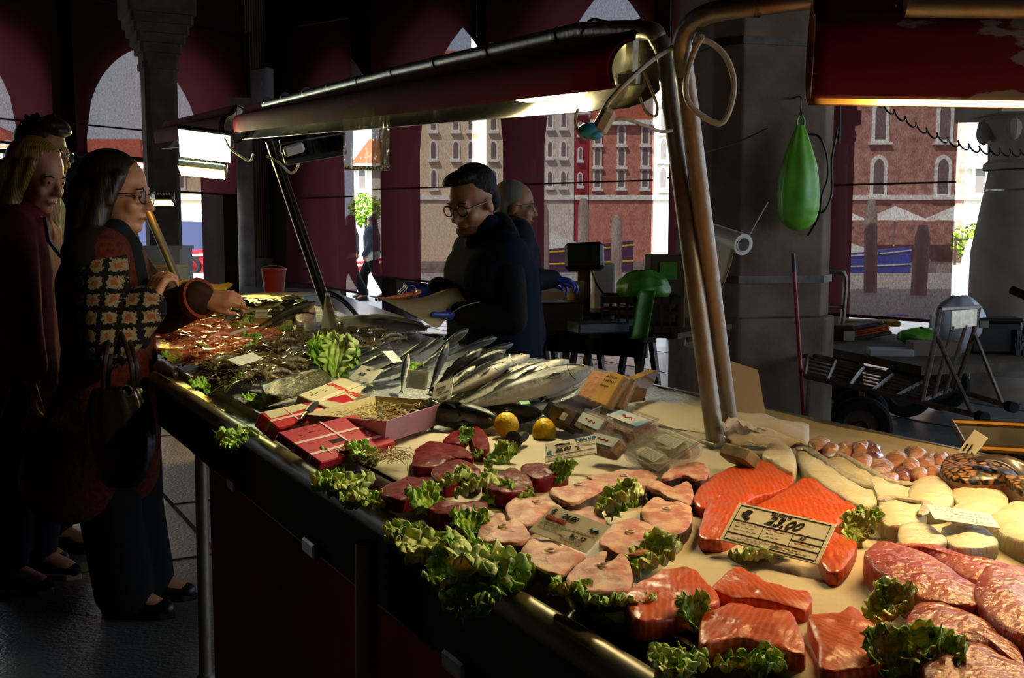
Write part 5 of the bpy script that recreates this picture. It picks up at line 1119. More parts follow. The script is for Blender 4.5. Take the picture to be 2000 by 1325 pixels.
# pink straw box
m_pk = mat('pink_card', '#e0aab6', .6, col2='#d6a0ac', scale=10); m_pkin = mat('box_inside', '#c8b888', .7)
F0 = at(755, 823, 1.0); F1 = at(879, 784, 1.0); Lf = at(677, 788, 1.0)
M = frame(F0, F1); w_ = (F1 - F0).length; y_ = (M.inverted() @ Lf).y; M = M @ T(0, 0, -.05)
pk = thing('straw_box', 'tapered pink card box filled with straw and shells', 'box', M)
def tray(w0, y0, ins, h, th, root, m1, m2, nm='wall'):
    B = [(ins, ins), (w0 - ins, ins), (w0 - ins, y0 - ins), (ins, y0 - ins)]; Tt = [(0, 0), (w0, 0), (w0, y0), (0, y0)]
    b2 = [(ins + th, ins + th), (w0 - ins - th, ins + th), (w0 - ins - th, y0 - ins - th), (ins + th, y0 - ins - th)]; t2 = [(th, th), (w0 - th, th), (w0 - th, y0 - th), (th, y0 - th)]
    mb = MB(); vs = [(x, y, 0) for x, y in B] + [(x, y, h) for x, y in Tt] + [(x, y, h) for x, y in t2] + [(x, y, th) for x, y in b2]
    fs = [(3, 2, 1, 0)] + [(i, (i + 1) % 4, 4 + (i + 1) % 4, 4 + i) for i in range(4)]; mb.add(vs, fs + [(4 + i, 4 + (i + 1) % 4, 8 + (i + 1) % 4, 8 + i) for i in range(4)])
    k_ = len(mb.f); mb.f += [(8 + i, 8 + (i + 1) % 4, 12 + (i + 1) % 4, 12 + i) for i in range(4)] + [(12, 13, 14, 15)]; mb.m += [1] * 5
    return mb.build(nm, [m1, m2], root, smooth=False)
tray(w_, y_, .014, .05, .002, pk, m_pk, m_pkin, 'carton')
text('Perle', .016, m_ink, pk, 0, 0, 0, M=T(0, 0, 0) @ Matrix(((0, 0, -1, .004), (-1, 0, 0, y_ * .75), (0, 1, 0, .03), (0, 0, 0, 1))), shear=.3)
text('Noires', .016, m_ink, pk, 0, 0, 0, M=Matrix(((0, 0, -1, .006), (-1, 0, 0, y_ * .55), (0, 1, 0, .014), (0, 0, 0, 1))), shear=.3)
mshell = mat('print_mauve', '#9c6f7c', .6)
for cx_, cz_ in ((w_ * .3, .02), (w_ * .75, .042), (w_ * .78, .014)):
    mb = MB(); 
    for r_ in (.018, .012, .006): mb.tube([(cx_ + r_ * math.cos(a), .0135 - .235 * (cz_ + r_ * .7 * math.sin(a)), cz_ + r_ * .7 * math.sin(a)) for a in [i * PI / 8 for i in range(16)]], .0004, 4, closed=True)
    mb.build('shell_drawing', mshell, pk)
m_straw = mat('straw', '#a8905a', .7, col2='#c4ae78', scale=60)
def straws(n, w0, y0, x1, y1, z0, zr, ln, root=None, M=None, name='straw', lab=None):
    mb = MB()
    for i in range(n):
        p = Vector((R.uniform(w0, x1), R.uniform(y0, y1), z0 + R.random() * zr)); a = R.uniform(0, 6.3); l_ = ln * R.uniform(.4, 1.1); c_ = Vector((math.cos(a), math.sin(a), R.uniform(-.1, .5))) * l_
        mb.tube(spline([p - c_ * .5, p + Vector((R.uniform(-1, 1), R.uniform(-1, 1), R.uniform(0, 1))) * l_ * .25, p + c_ * .5], 3), .0006, 3)
    o = mb.build(name, m_straw, root, M=M); o['kind'] = 'stuff'
    if lab: tag(o, lab, 'straw')
    return o
straws(300, .03, .03, w_ - .03, y_ - .03, .012, .035, .04, pk)
for i in range(9):
    mb = MB(); mb.ell((0, 0, 0), (.016, .011, .006), rot=(R.random(), R.random(), R.random() * 6)); o = mb.build('oyster_shell', mat('shell_grey', '#6a6450', .6, col2='#a59c80', scale=50, bump=.5, bscale=60), M=M @ T(.04 + (w_ - .08) * ((i * .37) % 1), .035 + (y_ - .07) * ((i * .61) % 1), .026)); tag(o, 'rough greyish shell lying in the straw of the pink box', 'shell', 'shells in the straw box')
q = at(745, 905, .945); straws(70, -.03, -.02, .05, .03, .002, .02, .05, M=T(*q), lab='loose straw spilling out in front of the red box')
# dark boxes, blue lidded trays, clear tray, orange trays
m_dk = mat('dark_print_box', '#241a18', .35, col2='#3a2a26', scale=9); m_ph = mat('photo_print', '#5a3a2c', .4, col2='#b8a894', scale=60)
M, w_, y_ = pxbox((1057, 808), (1112, 832), (1072, 783), .972, .034)
dk = thing('dark_box', 'dark brown printed food box, front one', 'box', M); mb = MB(); mb.box((w_ / 2, y_ / 2, .017), (w_, y_, .034), bev=.001); mb.build('carton', m_dk, dk, smooth=False)
mb = MB(); mb.box((w_ / 2, -.0006, .014), (w_ * .8, .001, .018)); mb.box((w_ * .5, y_ * .4, .0344), (w_ * .6, y_ * .5, .0008)); mb.build('photo_print', m_ph, dk, smooth=False)
mb = MB(); mb.box((w_ + .0006, y_ * .5, .017), (.001, y_ * .6, .016)); mb.build('pale_label', m_card, dk, smooth=False)
M, w_, y_ = pxbox((1132, 812), (1177, 792), (1080, 790), .985, .045)
dk = thing('dark_box', 'dark brown printed food box, rear one against the orange trays', 'box', M); mb = MB(); mb.box((w_ / 2, y_ / 2, .0225), (w_, y_, .045), bev=.001); mb.build('carton', m_dk, dk, smooth=False)
mb = MB(); mb.box((w_ * .5, -.0006, .022), (w_ * .6, .001, .014)); mb.build('pale_label', m_card, dk, smooth=False)
m_clear = mat_film('clear_tray_plastic', '#c8c8c0', .72, rough=.08, gl=.5); m_mince = mat('pink_mince', '#a87462', .5, col2='#cfa490', scale=70, bump=.8, bscale=90)
m_blue = mat('blue_lid_print', '#d8dcdc', .25, tex='noise', col2='#3f9cd0', scale=7, lo=.42, hi=.6, coat=.4)
def foodtray(A, B, D, zt_, h, label, mfill, mlid, name='food_tray', group='trays with blue printed lids'):
    M, w_, y_ = pxbox(A, B, D, zt_, h); root = thing(name, label, 'food tray', M, group)
    mb = MB(); mb.box((w_ / 2, y_ / 2, h * .45), (w_ * .86, y_ * .86, h * .82), bev=.006); mb.build('filling', mfill, root, smooth=False)
    mb = MB(); mb.box((w_ / 2, y_ / 2, h / 2), (w_ * .94, y_ * .94, h), bev=.008); mb.build('tub', m_clear, root, smooth=False)
    mb = MB(); mb.tube([(.004, .004, h), (w_ - .004, .004, h), (w_ - .004, y_ - .004, h), (.004, y_ - .004, h)], .003, 6, closed=True); mb.build('rim', m_clear, root)
    if mlid: mb = MB(); mb.box((w_ / 2, y_ * .5, h + .002), (w_ * .96, y_ * .5, .001)); mb.build('lid_print', mlid, root, smooth=False); mb = MB(); mb.tube([(w_ * (.3 + .05 * i), y_ * (.5 + .06 * math.sin(i * 1.6)), h + .003) for i in range(9)], .0012, 4); mb.build('red_mark', m_redink, root)
    return root, w_, y_
foodtray((1122, 833), (1165, 852), (1146, 797), .972, .034, 'tray of mince with blue printed lid behind the dark boxes corner', m_mince, m_blue)
foodtray((1169, 818), (1230, 842), (1226, 797), .985, .045, 'tray of mince with blue printed lid, topmost, wide black rim', m_mince, m_blue)
foodtray((1140, 870), (1190, 884), (1168, 838), .972, .034, 'tray of mince with blue printed lid behind the TONNO card', m_mince, m_blue)
m_burg = mat('yellow_patty', '#c8b468', .5, col2='#ddd09a', scale=60, bump=.8, bscale=80); m_lab = mat('patty_label', '#bdb496', .4)
ft, w_, y_ = foodtray((1206, 882), (1284, 922), (1278, 822), .965, .028, 'large clear plastic tray of two breaded yellow patties with labels', m_clear, None, group=None)
for k, (fx, lbl) in enumerate(((.3, 1), (.3, 2))):
    cy_ = y_ * (.28 if k == 0 else .72)
    mb = MB(); o2 = ring2([(w_ * .5 + w_ * .36 * math.cos(a), cy_ + y_ * .2 * math.sin(a)) for a in [i * PI / 6 for i in range(12)]], 3)
    mb, Mx = slab(o2, .003, .018, .003, wob=.003); mb.build('patty', m_burg, ft, M=Mx)
    mb = MB(); mb.box((w_ * .52, cy_, .0248), (w_ * .42, y_ * .24, .0008)); l_ = mb.build('label', m_lab, ft, smooth=False)
    mb = MB()
    for r_ in range(6):
        for c_ in range(8): mb.box((w_ * (.34 + .048 * c_), cy_ - y_ * .1 + y_ * .035 * r_, .0254), (.006, .0014, .0004))
    mb.build('print', m_print, l_, smooth=False)
m_or = mat('orange_mince', '#cf7a3a', .5, col2='#e09a5c', scale=50, bump=.8, bscale=70); m_kr = mat('kraft_card', '#a07838', .7, col2='#ab8444', scale=30)
for k, (c, z) in enumerate([([(1151, 715), (1233, 735), (1190, 798), (1118, 775)], .97), ([(1172, 722), (1246, 742), (1212, 800), (1150, 785)], .955)][::-1]):
    Mx, w_, h_ = fitplate(c, z, .85); ot = thing('leaning_tray', ('orange filled tray with kraft sleeve, ' + ('behind' if k == 0 else 'front') + ' of the leaning pair'), 'food tray', Mx @ T(0, 0, -.02), 'leaning orange trays')
    mb = MB(); mb.box((w_ / 2, h_ / 2, .01), (w_ * .88, h_ * .86, .016), bev=.004); mb.build('filling', m_or, ot, smooth=False)
    mb = MB(); mb.box((w_ / 2, h_ / 2, .011), (w_, h_, .022), bev=.006); mb.build('tub', m_clear, ot, smooth=False)
    mb = MB(); mb.box((w_ * .72, h_ / 2, .0115), (w_ * .42, h_ * .96, .026), bev=.002); mb.build('sleeve', m_kr, ot, smooth=False)
    for i, tx in enumerate(('SALMON', 'TARTARE', 'burger')): text(tx, h_ * .1, m_ink, ot, w_ * .54, h_ * (.8 - .14 * i), .0252, space=1.2)
for k, (A, B, D, z) in enumerate([((1215, 789), (1258, 783), (1222, 765), .962), ((1228, 772), (1276, 752), (1238, 742), .985)]):
    M, w_, y_ = pxbox(A, B, D, z, .024); kb = thing('kraft_tray', 'brown card tray with film lid, ' + ('lower' if k == 0 else 'upper') + ' of the two stacked', 'tray', M, 'brown card trays')
    tray(w_, y_, .006, .024, .001, kb, m_kr, m_kr); mb = MB(); mb.box((w_ / 2, y_ / 2, .0245), (w_, y_, .001)); mb.build('film', mat('brown_film', '#70481e', .2, coat=.5), kb, smooth=False)

# block, white card and paper at the posts
m_blk = mat('grey_block', '#6f6244', .8, col2='#8c7c58', scale=30, bump=.4)
M, w_, y_ = pxbox((1400, 886), (1450, 900), (1412, 862), .975, .037)
mb = MB(); mb.box((w_ / 2, y_ / 2, .018), (w_, y_, .036), bev=.004); tag(mb.build('weight_block', m_blk, M=M, smooth=False), 'worn grey block at the foot of the posts', 'block')
m_wc = mat('white_board', '#b8a898', .6)
p = at(1402, 838, .945) + Vector((.02, .1, 0)); q = p + Vector((.105, -.03, 0)); Mx = plate(p, q, 80)
mb = MB(); mb.add([(0, 0, 0), (.11, 0, 0), (.085, .12, 0), (-.03, .155, 0), (0, 0, .002), (.11, 0, .002), (.085, .12, .002), (-.03, .155, .002)], [(0, 1, 2, 3), (7, 6, 5, 4), (0, 4, 5, 1), (1, 5, 6, 2), (2, 6, 7, 3), (3, 7, 4, 0)])
tag(mb.build('white_board', m_wc, M=Mx, smooth=False), 'pinkish white board standing upright behind the posts', 'board')
q0 = at(1500, 872, .945)
def crump(i, j):
    a = (j - .5); w2 = .11 * (1 - i) + .04; return Vector((-.085 * i + a * w2, .05 * i * a + .02 * math.sin(i * 5), .002 + .062 * i ** .8 * (1 - .5 * abs(a)) + .012 * noise.noise(Vector((i * 6, j * 6, 0)))))
mb = MB(); mb.grid(24, 18, crump); tag(mb.build('crumpled_paper', mat('white_paper', '#cfc3ae', .6), M=T(*q0), sharp=40, solid=.0008), 'crumpled white paper twisted up at the foot of the posts', 'paper')
# white bag round the leaning post
q0 = at(650, 652, .98)
m_wb = mat('white_bag', '#d8d4c0', .4, bump=.4, bscale=20)
mb = MB(); mb.grid(30, 20, lambda i, j: Vector((.42 * i - .04 + .02 * noise.noise(Vector((i * 5, j * 5, 3))), .28 * j, (.055 * math.sin(PI * min(1, j * 1.1)) ** .6 * math.sin(PI * min(1, i * 1.02 + .02)) ** .4 + .006 * noise.noise(Vector((i * 9, j * 9, 2)))) + .01)))
tag(mb.build('white_bag', m_wb, M=T(q0.x - .02, q0.y - .02, q0.z), sharp=180, solid=.002), 'limp white plastic bag lying at the foot of the leaning post', 'bag')
mb = MB(); mb.grid(10, 10, lambda i, j: Vector((.06 * (i - .5) * (1.3 - j), .03 * math.sin(i * 4) - .05 * j, .16 * j + .01 * noise.noise(Vector((i * 5, j * 5, 0)))))); tag(mb.build('wrapping_paper', m_wb, M=T(q0.x + .0, q0.y - .05, q0.z), sharp=180, solid=.002), 'white paper twist wrapped round the foot of the leaning post', 'paper')
# dark scoop
p = atY(668, 612, 5.7); sc_ = thing('fish_scoop', 'black plastic scale scoop leaning beside the leaning post', 'scoop', T(*p))
mb = MB(); mb.grid(12, 8, lambda i, j: Vector((-.1 + .22 * i, .05 * (j - .5) + .1 * i, .10 - .22 * i * i + .02 * math.sin(j * PI)))); mb.build('blade', m_black, sc_, sharp=180, solid=.01)
# fish at rail far left: dark lump
mb = MB(); mb.cap(at(312, 716, .96), at(340, 732, .96), .02, .012); tag(mb.build('dark_fish_end', m_skin, sharp=180), 'dark fish tail lying on the front rail corner', 'fish')
# basin behind the right end of the stall
p = atY(1985, 850, 2.75); bs = thing('basin', 'dark basin with golden rim behind the right end of the stall', 'basin', T(p.x + .12, p.y, .72) @ RZ(-.3))
mb = MB(); mb.prism([(-.2, -.15), (.2, -.15), (.2, .15), (-.2, .15)], 0, .01); mb.add([(-.2, -.15, 0), (.2, -.15, 0), (.2, .15, 0), (-.2, .15, 0), (-.25, -.19, .12), (.25, -.19, .12), (.25, .19, .12), (-.25, .19, .12)], [(0, 1, 5, 4), (1, 2, 6, 5), (2, 3, 7, 6), (3, 0, 4, 7)]); mb.build('body', m_darksteel, bs, smooth=False, solid=.004)
mb = MB(); mb.tube([(-.25, -.19, .12), (.25, -.19, .12), (.25, .19, .12), (-.25, .19, .12)], .01, 8, closed=True); mb.build('rim', mat('brass_rim', '#a8782c', .4, .6), bs)
mb = MB(); 
for x in (-.2, .2): mb.tube([(x, 0, 0), (x * .8, 0, -.72)], .015)
mb.build('stand', m_darksteel, bs)

# ------------------------------------------------------------------ behind the stall, middle
# far worktop with bucket and boxes
wt_ = thing('worktop', 'pale grey worktop of the neighbouring stall behind the leaning post', 'table', T(0, 0, 0))
c = [at(470, 585, .84), at(500, 562, .84), at(870, 600, .84), at(800, 640, .84), at(700, 660, .84)]
P0_ = at(480, 572, .84); P1_ = at(760, 640, .84)
mb = MB(); qv = [at(462, 586, .84), at(690, 655, .84), at(790, 620, .84), at(640, 566, .84), at(470, 560, .84)]; mb.prism([(v.x, v.y) for v in qv], .81, .84); mb.build('top', mat('worktop_grey', '#8c8e8e', .3, col2='#787a7c', scale=4, coat=.2), wt_, smooth=False)
for v in (qv[0], qv[1], qv[2], qv[3]):
    w2 = v * .98 + (sum(qv, Vector()) / 5) * .02; mb = MB(); mb.tube([(w2.x, w2.y, .81), (w2.x, w2.y, 0)], .025); mb.build('leg', m_steel_worn, wt_)
p = at(536, 592, .86); bk2 = thing('bucket', 'dark red plastic bucket standing on a white box', 'bucket', T(p.x, p.y, .93)); rb = 24 / 2100 * p.y
mb = MB(); mb.lathe([(0, 0), (rb * .78, 0), (rb * .98, .16), (rb * 1.04, .165), (rb * 1.04, .18), (rb * .95, .18), (rb * .74, .01), (0, .01)], 28); mb.build('body', mat('bucket_red', '#7c1418', .4), bk2)
mb = MB(); mb.tube([(rb * math.cos(a), -.02 * math.sin(a) * 0 - .01, .17 + rb * .35 * math.sin(a)) for a in [k * PI / 10 for k in range(11)]], .004, 6); mb.build('handle', m_galv, bk2)
m_foam = mat('foam_white', '#a9adb2', .7)
for k, (px, py, w2, d2, h2, lb) in enumerate([(560, 600, .42, .3, .09, 'white foam box under the red bucket'), (470, 600, .3, .25, .08, 'white foam box left of the bucket box'), (505, 590, .2, .2, .05, 'low white foam box lid between the others')]):
    p = at(px, py, .84); mb = MB(); mb.box((0, 0, h2 / 2), (w2, d2, h2), bev=.01); mb.box((0, 0, h2 + .004), (w2 * 1.02, d2 * 1.02, .008)); tag(mb.build('foam_box', m_foam, M=T(p.x, p.y, .84) @ RZ(-.3), smooth=False), lb, 'box')
# blue crates behind the back edge
m_crate = mat('crate_navy', '#10202e', .45); 
def crate(label, M, w_, d_, h_, m, slots=6, cat='crate', group=None, name='crate'):
    root = thing(name, label, cat, M, group); mb = MB(); mb.box((0, 0, .006), (w_, d_, .012)); mb.build('floor_panel', m, root, smooth=False)
    for s, ax in ((-1, 0), (1, 0), (-1, 1), (1, 1)):
        mb = MB(); L = w_ if ax == 0 else d_
        def P(x, z, dx, dz): 
            if ax == 0: mb.box((x, s * d_ / 2, z), (dx, .012, dz))
            else: mb.box((s * w_ / 2, x, z), (.012, dx, dz))
        P(0, h_ - .02, L, .04); P(0, h_ * .55, L, .016); P(0, .02, L, .04)
        for k in range(slots + 1): P(-L / 2 + L * k / slots, h_ / 2, .014, h_)
        mb.build('side', m, root, smooth=False)
    return root
p = at(838, 655, .9); crate('navy blue plastic crate behind the stall under the vendor paper', T(p.x - .2, p.y + .3, .62) @ RZ(-.25), .8, .42, .24, m_crate)
mb = MB(); mb.box((0, 0, .3), (.8, .44, .6)); tag(mb.build('crate_stack', m_crate, M=T(p.x - .2, p.y + .3, 0) @ RZ(-.25), smooth=False), 'closed navy crate under the open navy crate', 'crate')
# left background: white crates under the far post
for k, (px, py, Y, w2, h2, lb) in enumerate([(325, 520, 8.6, .34, .3, 'pale grey fish crate standing by the square pillar'), (318, 545, 8.2, .3, .2, 'cream foam box below the pale grey crate')]):
    q = atY(px, py, Y); mb = MB(); mb.box((0, 0, 0), (w2, .3, h2), bev=.015); mb.box((0, 0, h2 / 2), (w2 * 1.04, .32, .025)); tag(mb.build('fish_crate', m_foam if k == 0 else mat('foam_cream', '#b8ac80', .7), M=T(*q), smooth=False), lb, 'crate')
q = atY(318, 585, 8.4); mb = MB(); mb.box((-.15, 0, 0), (.9, .7, .03)); 
for x, y in ((-.5, -.3), (.2, -.3), (-.5, .3), (.2, .3)): mb.box((x, y, -q.z / 2), (.04, .04, q.z))
tag(mb.build('side_table', m_steel_worn, M=T(q.x, q.y, q.z), smooth=False), 'small steel table carrying the far crates', 'table')
m_ylw = mat('yellow_cloth', '#b89a48', .8)
mb = MB(); mb.grid(20, 10, lambda i, j: Vector((.3 * i, .3 * j, .05 + .05 * math.sin(i * 5) * (1 - j) + .02 * noise.noise(Vector((i * 5, j * 5, 0)))))); q = atY(345, 575, 7.2); tag(mb.build('yellow_cloth', m_ylw, M=T(*q), sharp=180, solid=.01), 'yellow lit cloth behind the pointing sleeve', 'cloth')

# trestle table with the scale
m_dw = mat('dark_wood', '#3a2c1e', .7, col2='#4a3a28', scale=6, stretch=(1, 6, 1))
Y1 = 6.3
def trestle(px, pytop, pybot, Y, sp=34, lab=None, h0=None):
    a = atY(px, pytop, Y); g0 = 0; mb = MB(); w2 = .16
    for dy in (0, .5):
        for s in (-1, 1): mb.tube([(s * .03, dy, a.z), (s * w2, dy, 0)], .022, 4)
        mb.box((0, dy, a.z * .45), (w2 * 1.1, .02, .03))
    mb.box((0, .25, a.z), (.08, .6, .03)); return mb, a
tt = thing('trestle_table', 'dark trestle table carrying the weighing scale and crates', 'table', T(0, 0, 0))
A_ = atY(1020, 632, 6.5); B_ = atY(1335, 668, 5.9); zt2 = .82
mb = MB(); ax = (Vector((B_.x, B_.y, 0)) - Vector((A_.x, A_.y, 0))); L = ax.length; Mt = T(A_.x, A_.y, zt2) @ RZ(math.atan2(ax.y, ax.x))
mb.box((L / 2, .3, -.015), (L, .75, .03)); mb.build('board', m_dw, tt, M=Mt, smooth=False)
mb = MB(); mb.box((L / 2 - .1, -.05, -.09), (L - .2, .03, .12)); mb.build('apron', m_black, tt, M=Mt, smooth=False)
for px, Y in ((1070, 6.3), (1160, 6.1), (1265, 5.85)):
    a = atY(px, 700, Y); mb = MB()
    for dy in (0, .45):
        for s in (-1, 1): mb.tube([(s * .02, dy, .79), (s * .13, dy, 0)], .022, 4)
        mb.box((0, dy, .35), (.14, .02, .03))
    mb.box((0, .22, .79), (.07, .55, .03)); mb.build('trestle', m_darksteel, tt, M=T(a.x, a.y, 0) @ RZ(.1), smooth=False)
# upper pale board on the left
ub = thing('side_board', 'pale wooden board table behind the trestle at the second vendor', 'table', T(0, 0, 0)); a = atY(1000, 560, 7.2); b = atY(1120, 566, 7.2)
mb = MB(); mb.box(((a.x + b.x) / 2, 7.35, .95), (.62, .5, .05)); mb.build('board', mat('pale_board', '#9a8e80', .7), ub, smooth=False)
for x in (a.x + .05, b.x - .05): mb = MB(); mb.box((x, 7.35, .47), (.05, .4, .93)); mb.build('leg', m_darksteel, ub, smooth=False)
# scale
zs = zt2
q = atY(1145, 640, 6.15); sx, sy = q.x, 6.3
scl = thing('weighing_scale', 'dark weighing scale with tilted display on a post', 'scale', T(sx, sy, zs))
zc_ = lambda py, Y=6.3: atY(1145, py, Y).z - zs
mb = MB(); mb.box((-.15, 0, .05), (.62, .36, .09), bev=.02); mb.build('base', m_black, scl, smooth=False)
mb = MB(); mb.box((-.1, 0, zc_(628)), (.52, .36, .02), bev=.008); mb.tube([(-.35, -.16, zc_(622)), (.14, -.16, zc_(622)), (.14, .16, zc_(622)), (-.35, .16, zc_(622))], .012, 6, closed=True); mb.build('pan', m_darksteel, scl, smooth=False)
hz = zc_(525); mb = MB(); mb.box((0, .08, (hz + .08) / 2), (.075, .05, hz), bev=.01); mb.build('post', m_darksteel, scl, smooth=False)
hd = (zc_(476) - zc_(528)); mb = MB(); mb.box((0, 0, 0), (.23, .09, hd * 1.05), bev=.02); hdo = mb.build('display', m_black, scl, M=T(0, .05, zc_(502)) @ RX(-.25) @ RZ(-.15), smooth=False)
mb = MB(); mb.box((-.03, -.048, .02), (.13, .004, .06)); mb.box((.07, -.048, 0), (.04, .004, .1)); mb.build('screen', mat('dark_screen', '#26281c', .15), hdo, smooth=False)
cable('cable', 'black cable hanging from the scale display', [atY(1155, 530, 6.25), atY(1165, 555, 6.2), atY(1180, 575, 6.2), atY(1198, 592, 6.2)], .006, m_black)
def boxon(name, label, px, py, Y, w_, d_, h_, m, rz=0, cat='box', z=None, bev=.008, group=None):
    q = atY(px, py, Y); zz_ = zs if z is None else z; mb = MB(); mb.box((0, 0, h_ / 2), (w_, d_, h_), bev=bev); return tag(mb.build(name, m, M=T(q.x, q.y, zz_) @ RZ(rz), smooth=False), label, cat, group)
boxon('paper_roll_box', 'white kitchen roll box standing right of the scale', 1178, 560, 6.7, .13, .13, .36, mat('white_box', '#b4bac4', .6))
q = atY(1175, 545, 6.9); mb = MB(); mb.lathe([(0, 0), (.09, 0), (.075, .3), (0, .3)], 24); tag(mb.build('white_bucket', m_white, M=T(q.x + .02, q.y + .1, zs)), 'white upturned bucket behind the scale', 'bucket')
q = atY(1125, 580, 6.2); mb = MB(); mb.lathe([(0, 0), (.045, 0), (.055, .14), (.05, .14), (.042, .005), (0, .005)], 20); tag(mb.build('paper_cup', mat('cup_tan', '#8a7048', .6), M=T(q.x, 6.25, atY(1125, 598, 6.2).z)), 'tan cup beside the scale post', 'cup')
boxon('flat_case', 'dark flat case with blue lid lying right of the scale', 1165, 640, 5.95, .3, .24, .06, mat('case_blue', '#28303c', .4), .3)
boxon('orange_net', 'folded orange and purple net bag behind the black crate', 1225, 590, 6.5, .36, .25, .1, mat('orange_net', '#b8431c', .8, col2='#54386a', tex='wave', scale=4, lo=.45, hi=.55), .2, bev=.03)
boxon('cream_package', 'small pale package behind the black crate', 1222, 630, 6.2, .18, .12, .05, m_foam)
q = atY(1255, 660, 5.9); crate('black plastic crate at the right end of the trestle table', T(q.x, 6.05, zs) @ RZ(-.1), .42, .34, .2, m_black, 9)
boxon('dark_toolbox', 'black toolbox at the left end of the trestle table', 1085, 640, 6.1, .3, .24, .16, m_black)
m_kbox = mat('brown_carton', '#4a3c28', .8); m_grn = mat('green_plastic', '#2f6a14', .4, col2='#3f8420', scale=10, bump=.4, bscale=20)
o = boxon('carton', 'brown carton stacked high beside the big pillar', 1297, 600, 6.3, .2, .3, .42, m_kbox); mb = MB(); mb.box((0, -.152, .33), (.1, .006, .1)); mb.build('green_label', m_grn, o, smooth=False)
def bag(name, label, M, w_, d_, h_, m, seed=1, cat='bag', top=.0):
    mb = MB(); n = 26
    def f(i, j):
        a = i * 2 * PI; r_ = (math.sin(PI * min(1, j * .92 + .06)) ** .5) ; q = 1 + .16 * noise.noise(Vector((math.cos(a) * 1.6 + seed, math.sin(a) * 1.6, j * 3))) + .05 * math.sin(a * 9 + seed)
        return Vector((w_ / 2 * math.cos(a) * r_ * q, d_ / 2 * math.sin(a) * r_ * q, h_ * j + .015 * noise.noise(Vector((a, j * 7, seed)))))
    mb.grid(40, n, f); return tag(mb.build(name, m, M=M, sharp=180), label, cat)
q = atY(1262, 615, 5.85); bag('green_bag', 'crumpled dark green plastic bag on the black crate', T(q.x, 6.0, zs + .14), .3, .2, .2, m_grn, 3)
mb = MB(); mb.grid(6, 12, lambda i, j: Vector((.09 * i + .04 * j, .02 * math.sin(i * 3), .26 * j))); q = atY(1232, 662, 5.78); tag(mb.build('green_strip', m_grn, M=T(q.x, q.y, q.z), sharp=180, solid=.004), 'green plastic strip hanging over the black crate side', 'bag')
for px, Y, w_, h_, lb in ((1118, 7.0, .34, .36, 'cream box stacked under the trestle table, lettered C'), (1172, 7.3, .44, .38, 'pale blue white foam box under the trestle table')):
    q = atY(px, 700, Y); o = boxon('foam_box', lb, px, 700, Y, w_, .3, h_, m_foam if 'pale' in lb else mat('cream_box', '#8e826a', .8), z=0); 
    if 'lettered' in lb: text('C', .1, m_ink, o, 0, 0, 0, M=T(-.02, -.155, .14) @ RX(PI / 2)); mb = MB(); mb.box((0, 0, .37), (.3, .28, .02)); mb.build('lid', m_ylw, o, smooth=False)
    else: mb = MB(); mb.box((0, -.152, .28), (w_, .004, .006)); mb.build('lid_edge', m_print, o, smooth=False)

# paper roll on the pillar
q = atY(1440, 470, 6.75); a = atY(1385, 455, 6.9); b = atY(1452, 478, 6.55); rl = thing('paper_roll', 'big white paper roll hung on the pillar with its sheet hanging down', 'paper roll', frame(a, b)); Lr = (b - a).length
mb = MB(); mb.add(*(lambda o: (o.v, o.f))(MB().lathe([(.045, 0), (.066, 0), (.066, Lr), (.045, Lr)], 28)), M=RY(PI / 2)); mb.build('roll', mat('roll_paper', '#ece6da', .5), rl)
mb = MB(); mb.add(*(lambda o: (o.v, o.f))(MB().lathe([(.04, 0.01), (.047, 0.01), (.047, Lr + .004), (.04, Lr + .004)], 24)), M=RY(PI / 2)); mb.build('core', m_white, rl)
mb = MB(); mb.grid(8, 24, lambda i, j: Vector((Lr * i - .12 * j * i - .05 * j, -.062 + .01 * math.sin(j * 9), .02 - .78 * j))); mb.build('hanging_sheet', mat('roll_sheet', '#d6ccbc', .6), rl, sharp=180, solid=.002)
cable('rope', 'cord holding the paper roll to the pillar', [atY(1462, 462, 6.6), atY(1480, 430, 6.7), atY(1500, 395, 6.8)], .004, m_foam, cat='rope')
q = atY(1352, 668, 6.6); bag('thin_white_bag', 'thin whitish plastic bag hanging left of the posts below the paper roll', T(q.x, q.y, q.z) , .14, .1, .42, mat('thin_white', '#857a68', .5), 5)
# green bag hanging on the pillar
q = atY(1558, 452, 7.22); hb = thing('hanging_bag', 'bright green plastic bag full of things hanging on the big pillar', 'bag', T(q.x, q.y, q.z)); Hh = atY(1558, 240, 7.22).z - q.z
m_gbag = mat('green_bag_film', '#62b82c', .35, col2='#84d048', scale=6, bump=.3, bscale=14, coat=.2, sss=.1)
mb = MB()
def gb(i, j):
    a = i * 2 * PI; prof = [(0, .02), (.03, .5), (.1, .82), (.2, .96), (.35, 1.0), (.5, .93), (.65, .78), (.8, .55), (.92, .34), (1, .16)]
    for k in range(9):
        if prof[k][0] <= j <= prof[k + 1][0]: f = (j - prof[k][0]) / (prof[k + 1][0] - prof[k][0]); r_ = prof[k][1] * (1 - f) + prof[k + 1][1] * f; break
    r_ *= .142 * (1 + .07 * j * math.sin(a * 7) + .03 * noise.noise(Vector((math.cos(a) * 2, math.sin(a) * 2, j * 4)))); return Vector((math.cos(a) * r_, math.sin(a) * r_ * .7, Hh * j * .98))
mb.grid(56, 40, gb); mb.build('body', m_gbag, hb, sharp=180)
for s in (-1, 1): mb = MB(); mb.tube([(s * .02, 0, Hh * .93), (s * .025, 0, Hh * 1.02), (0, 0, Hh * 1.1)], [.012, .008, .004], 8); mb.build('handle', m_gbag, hb)
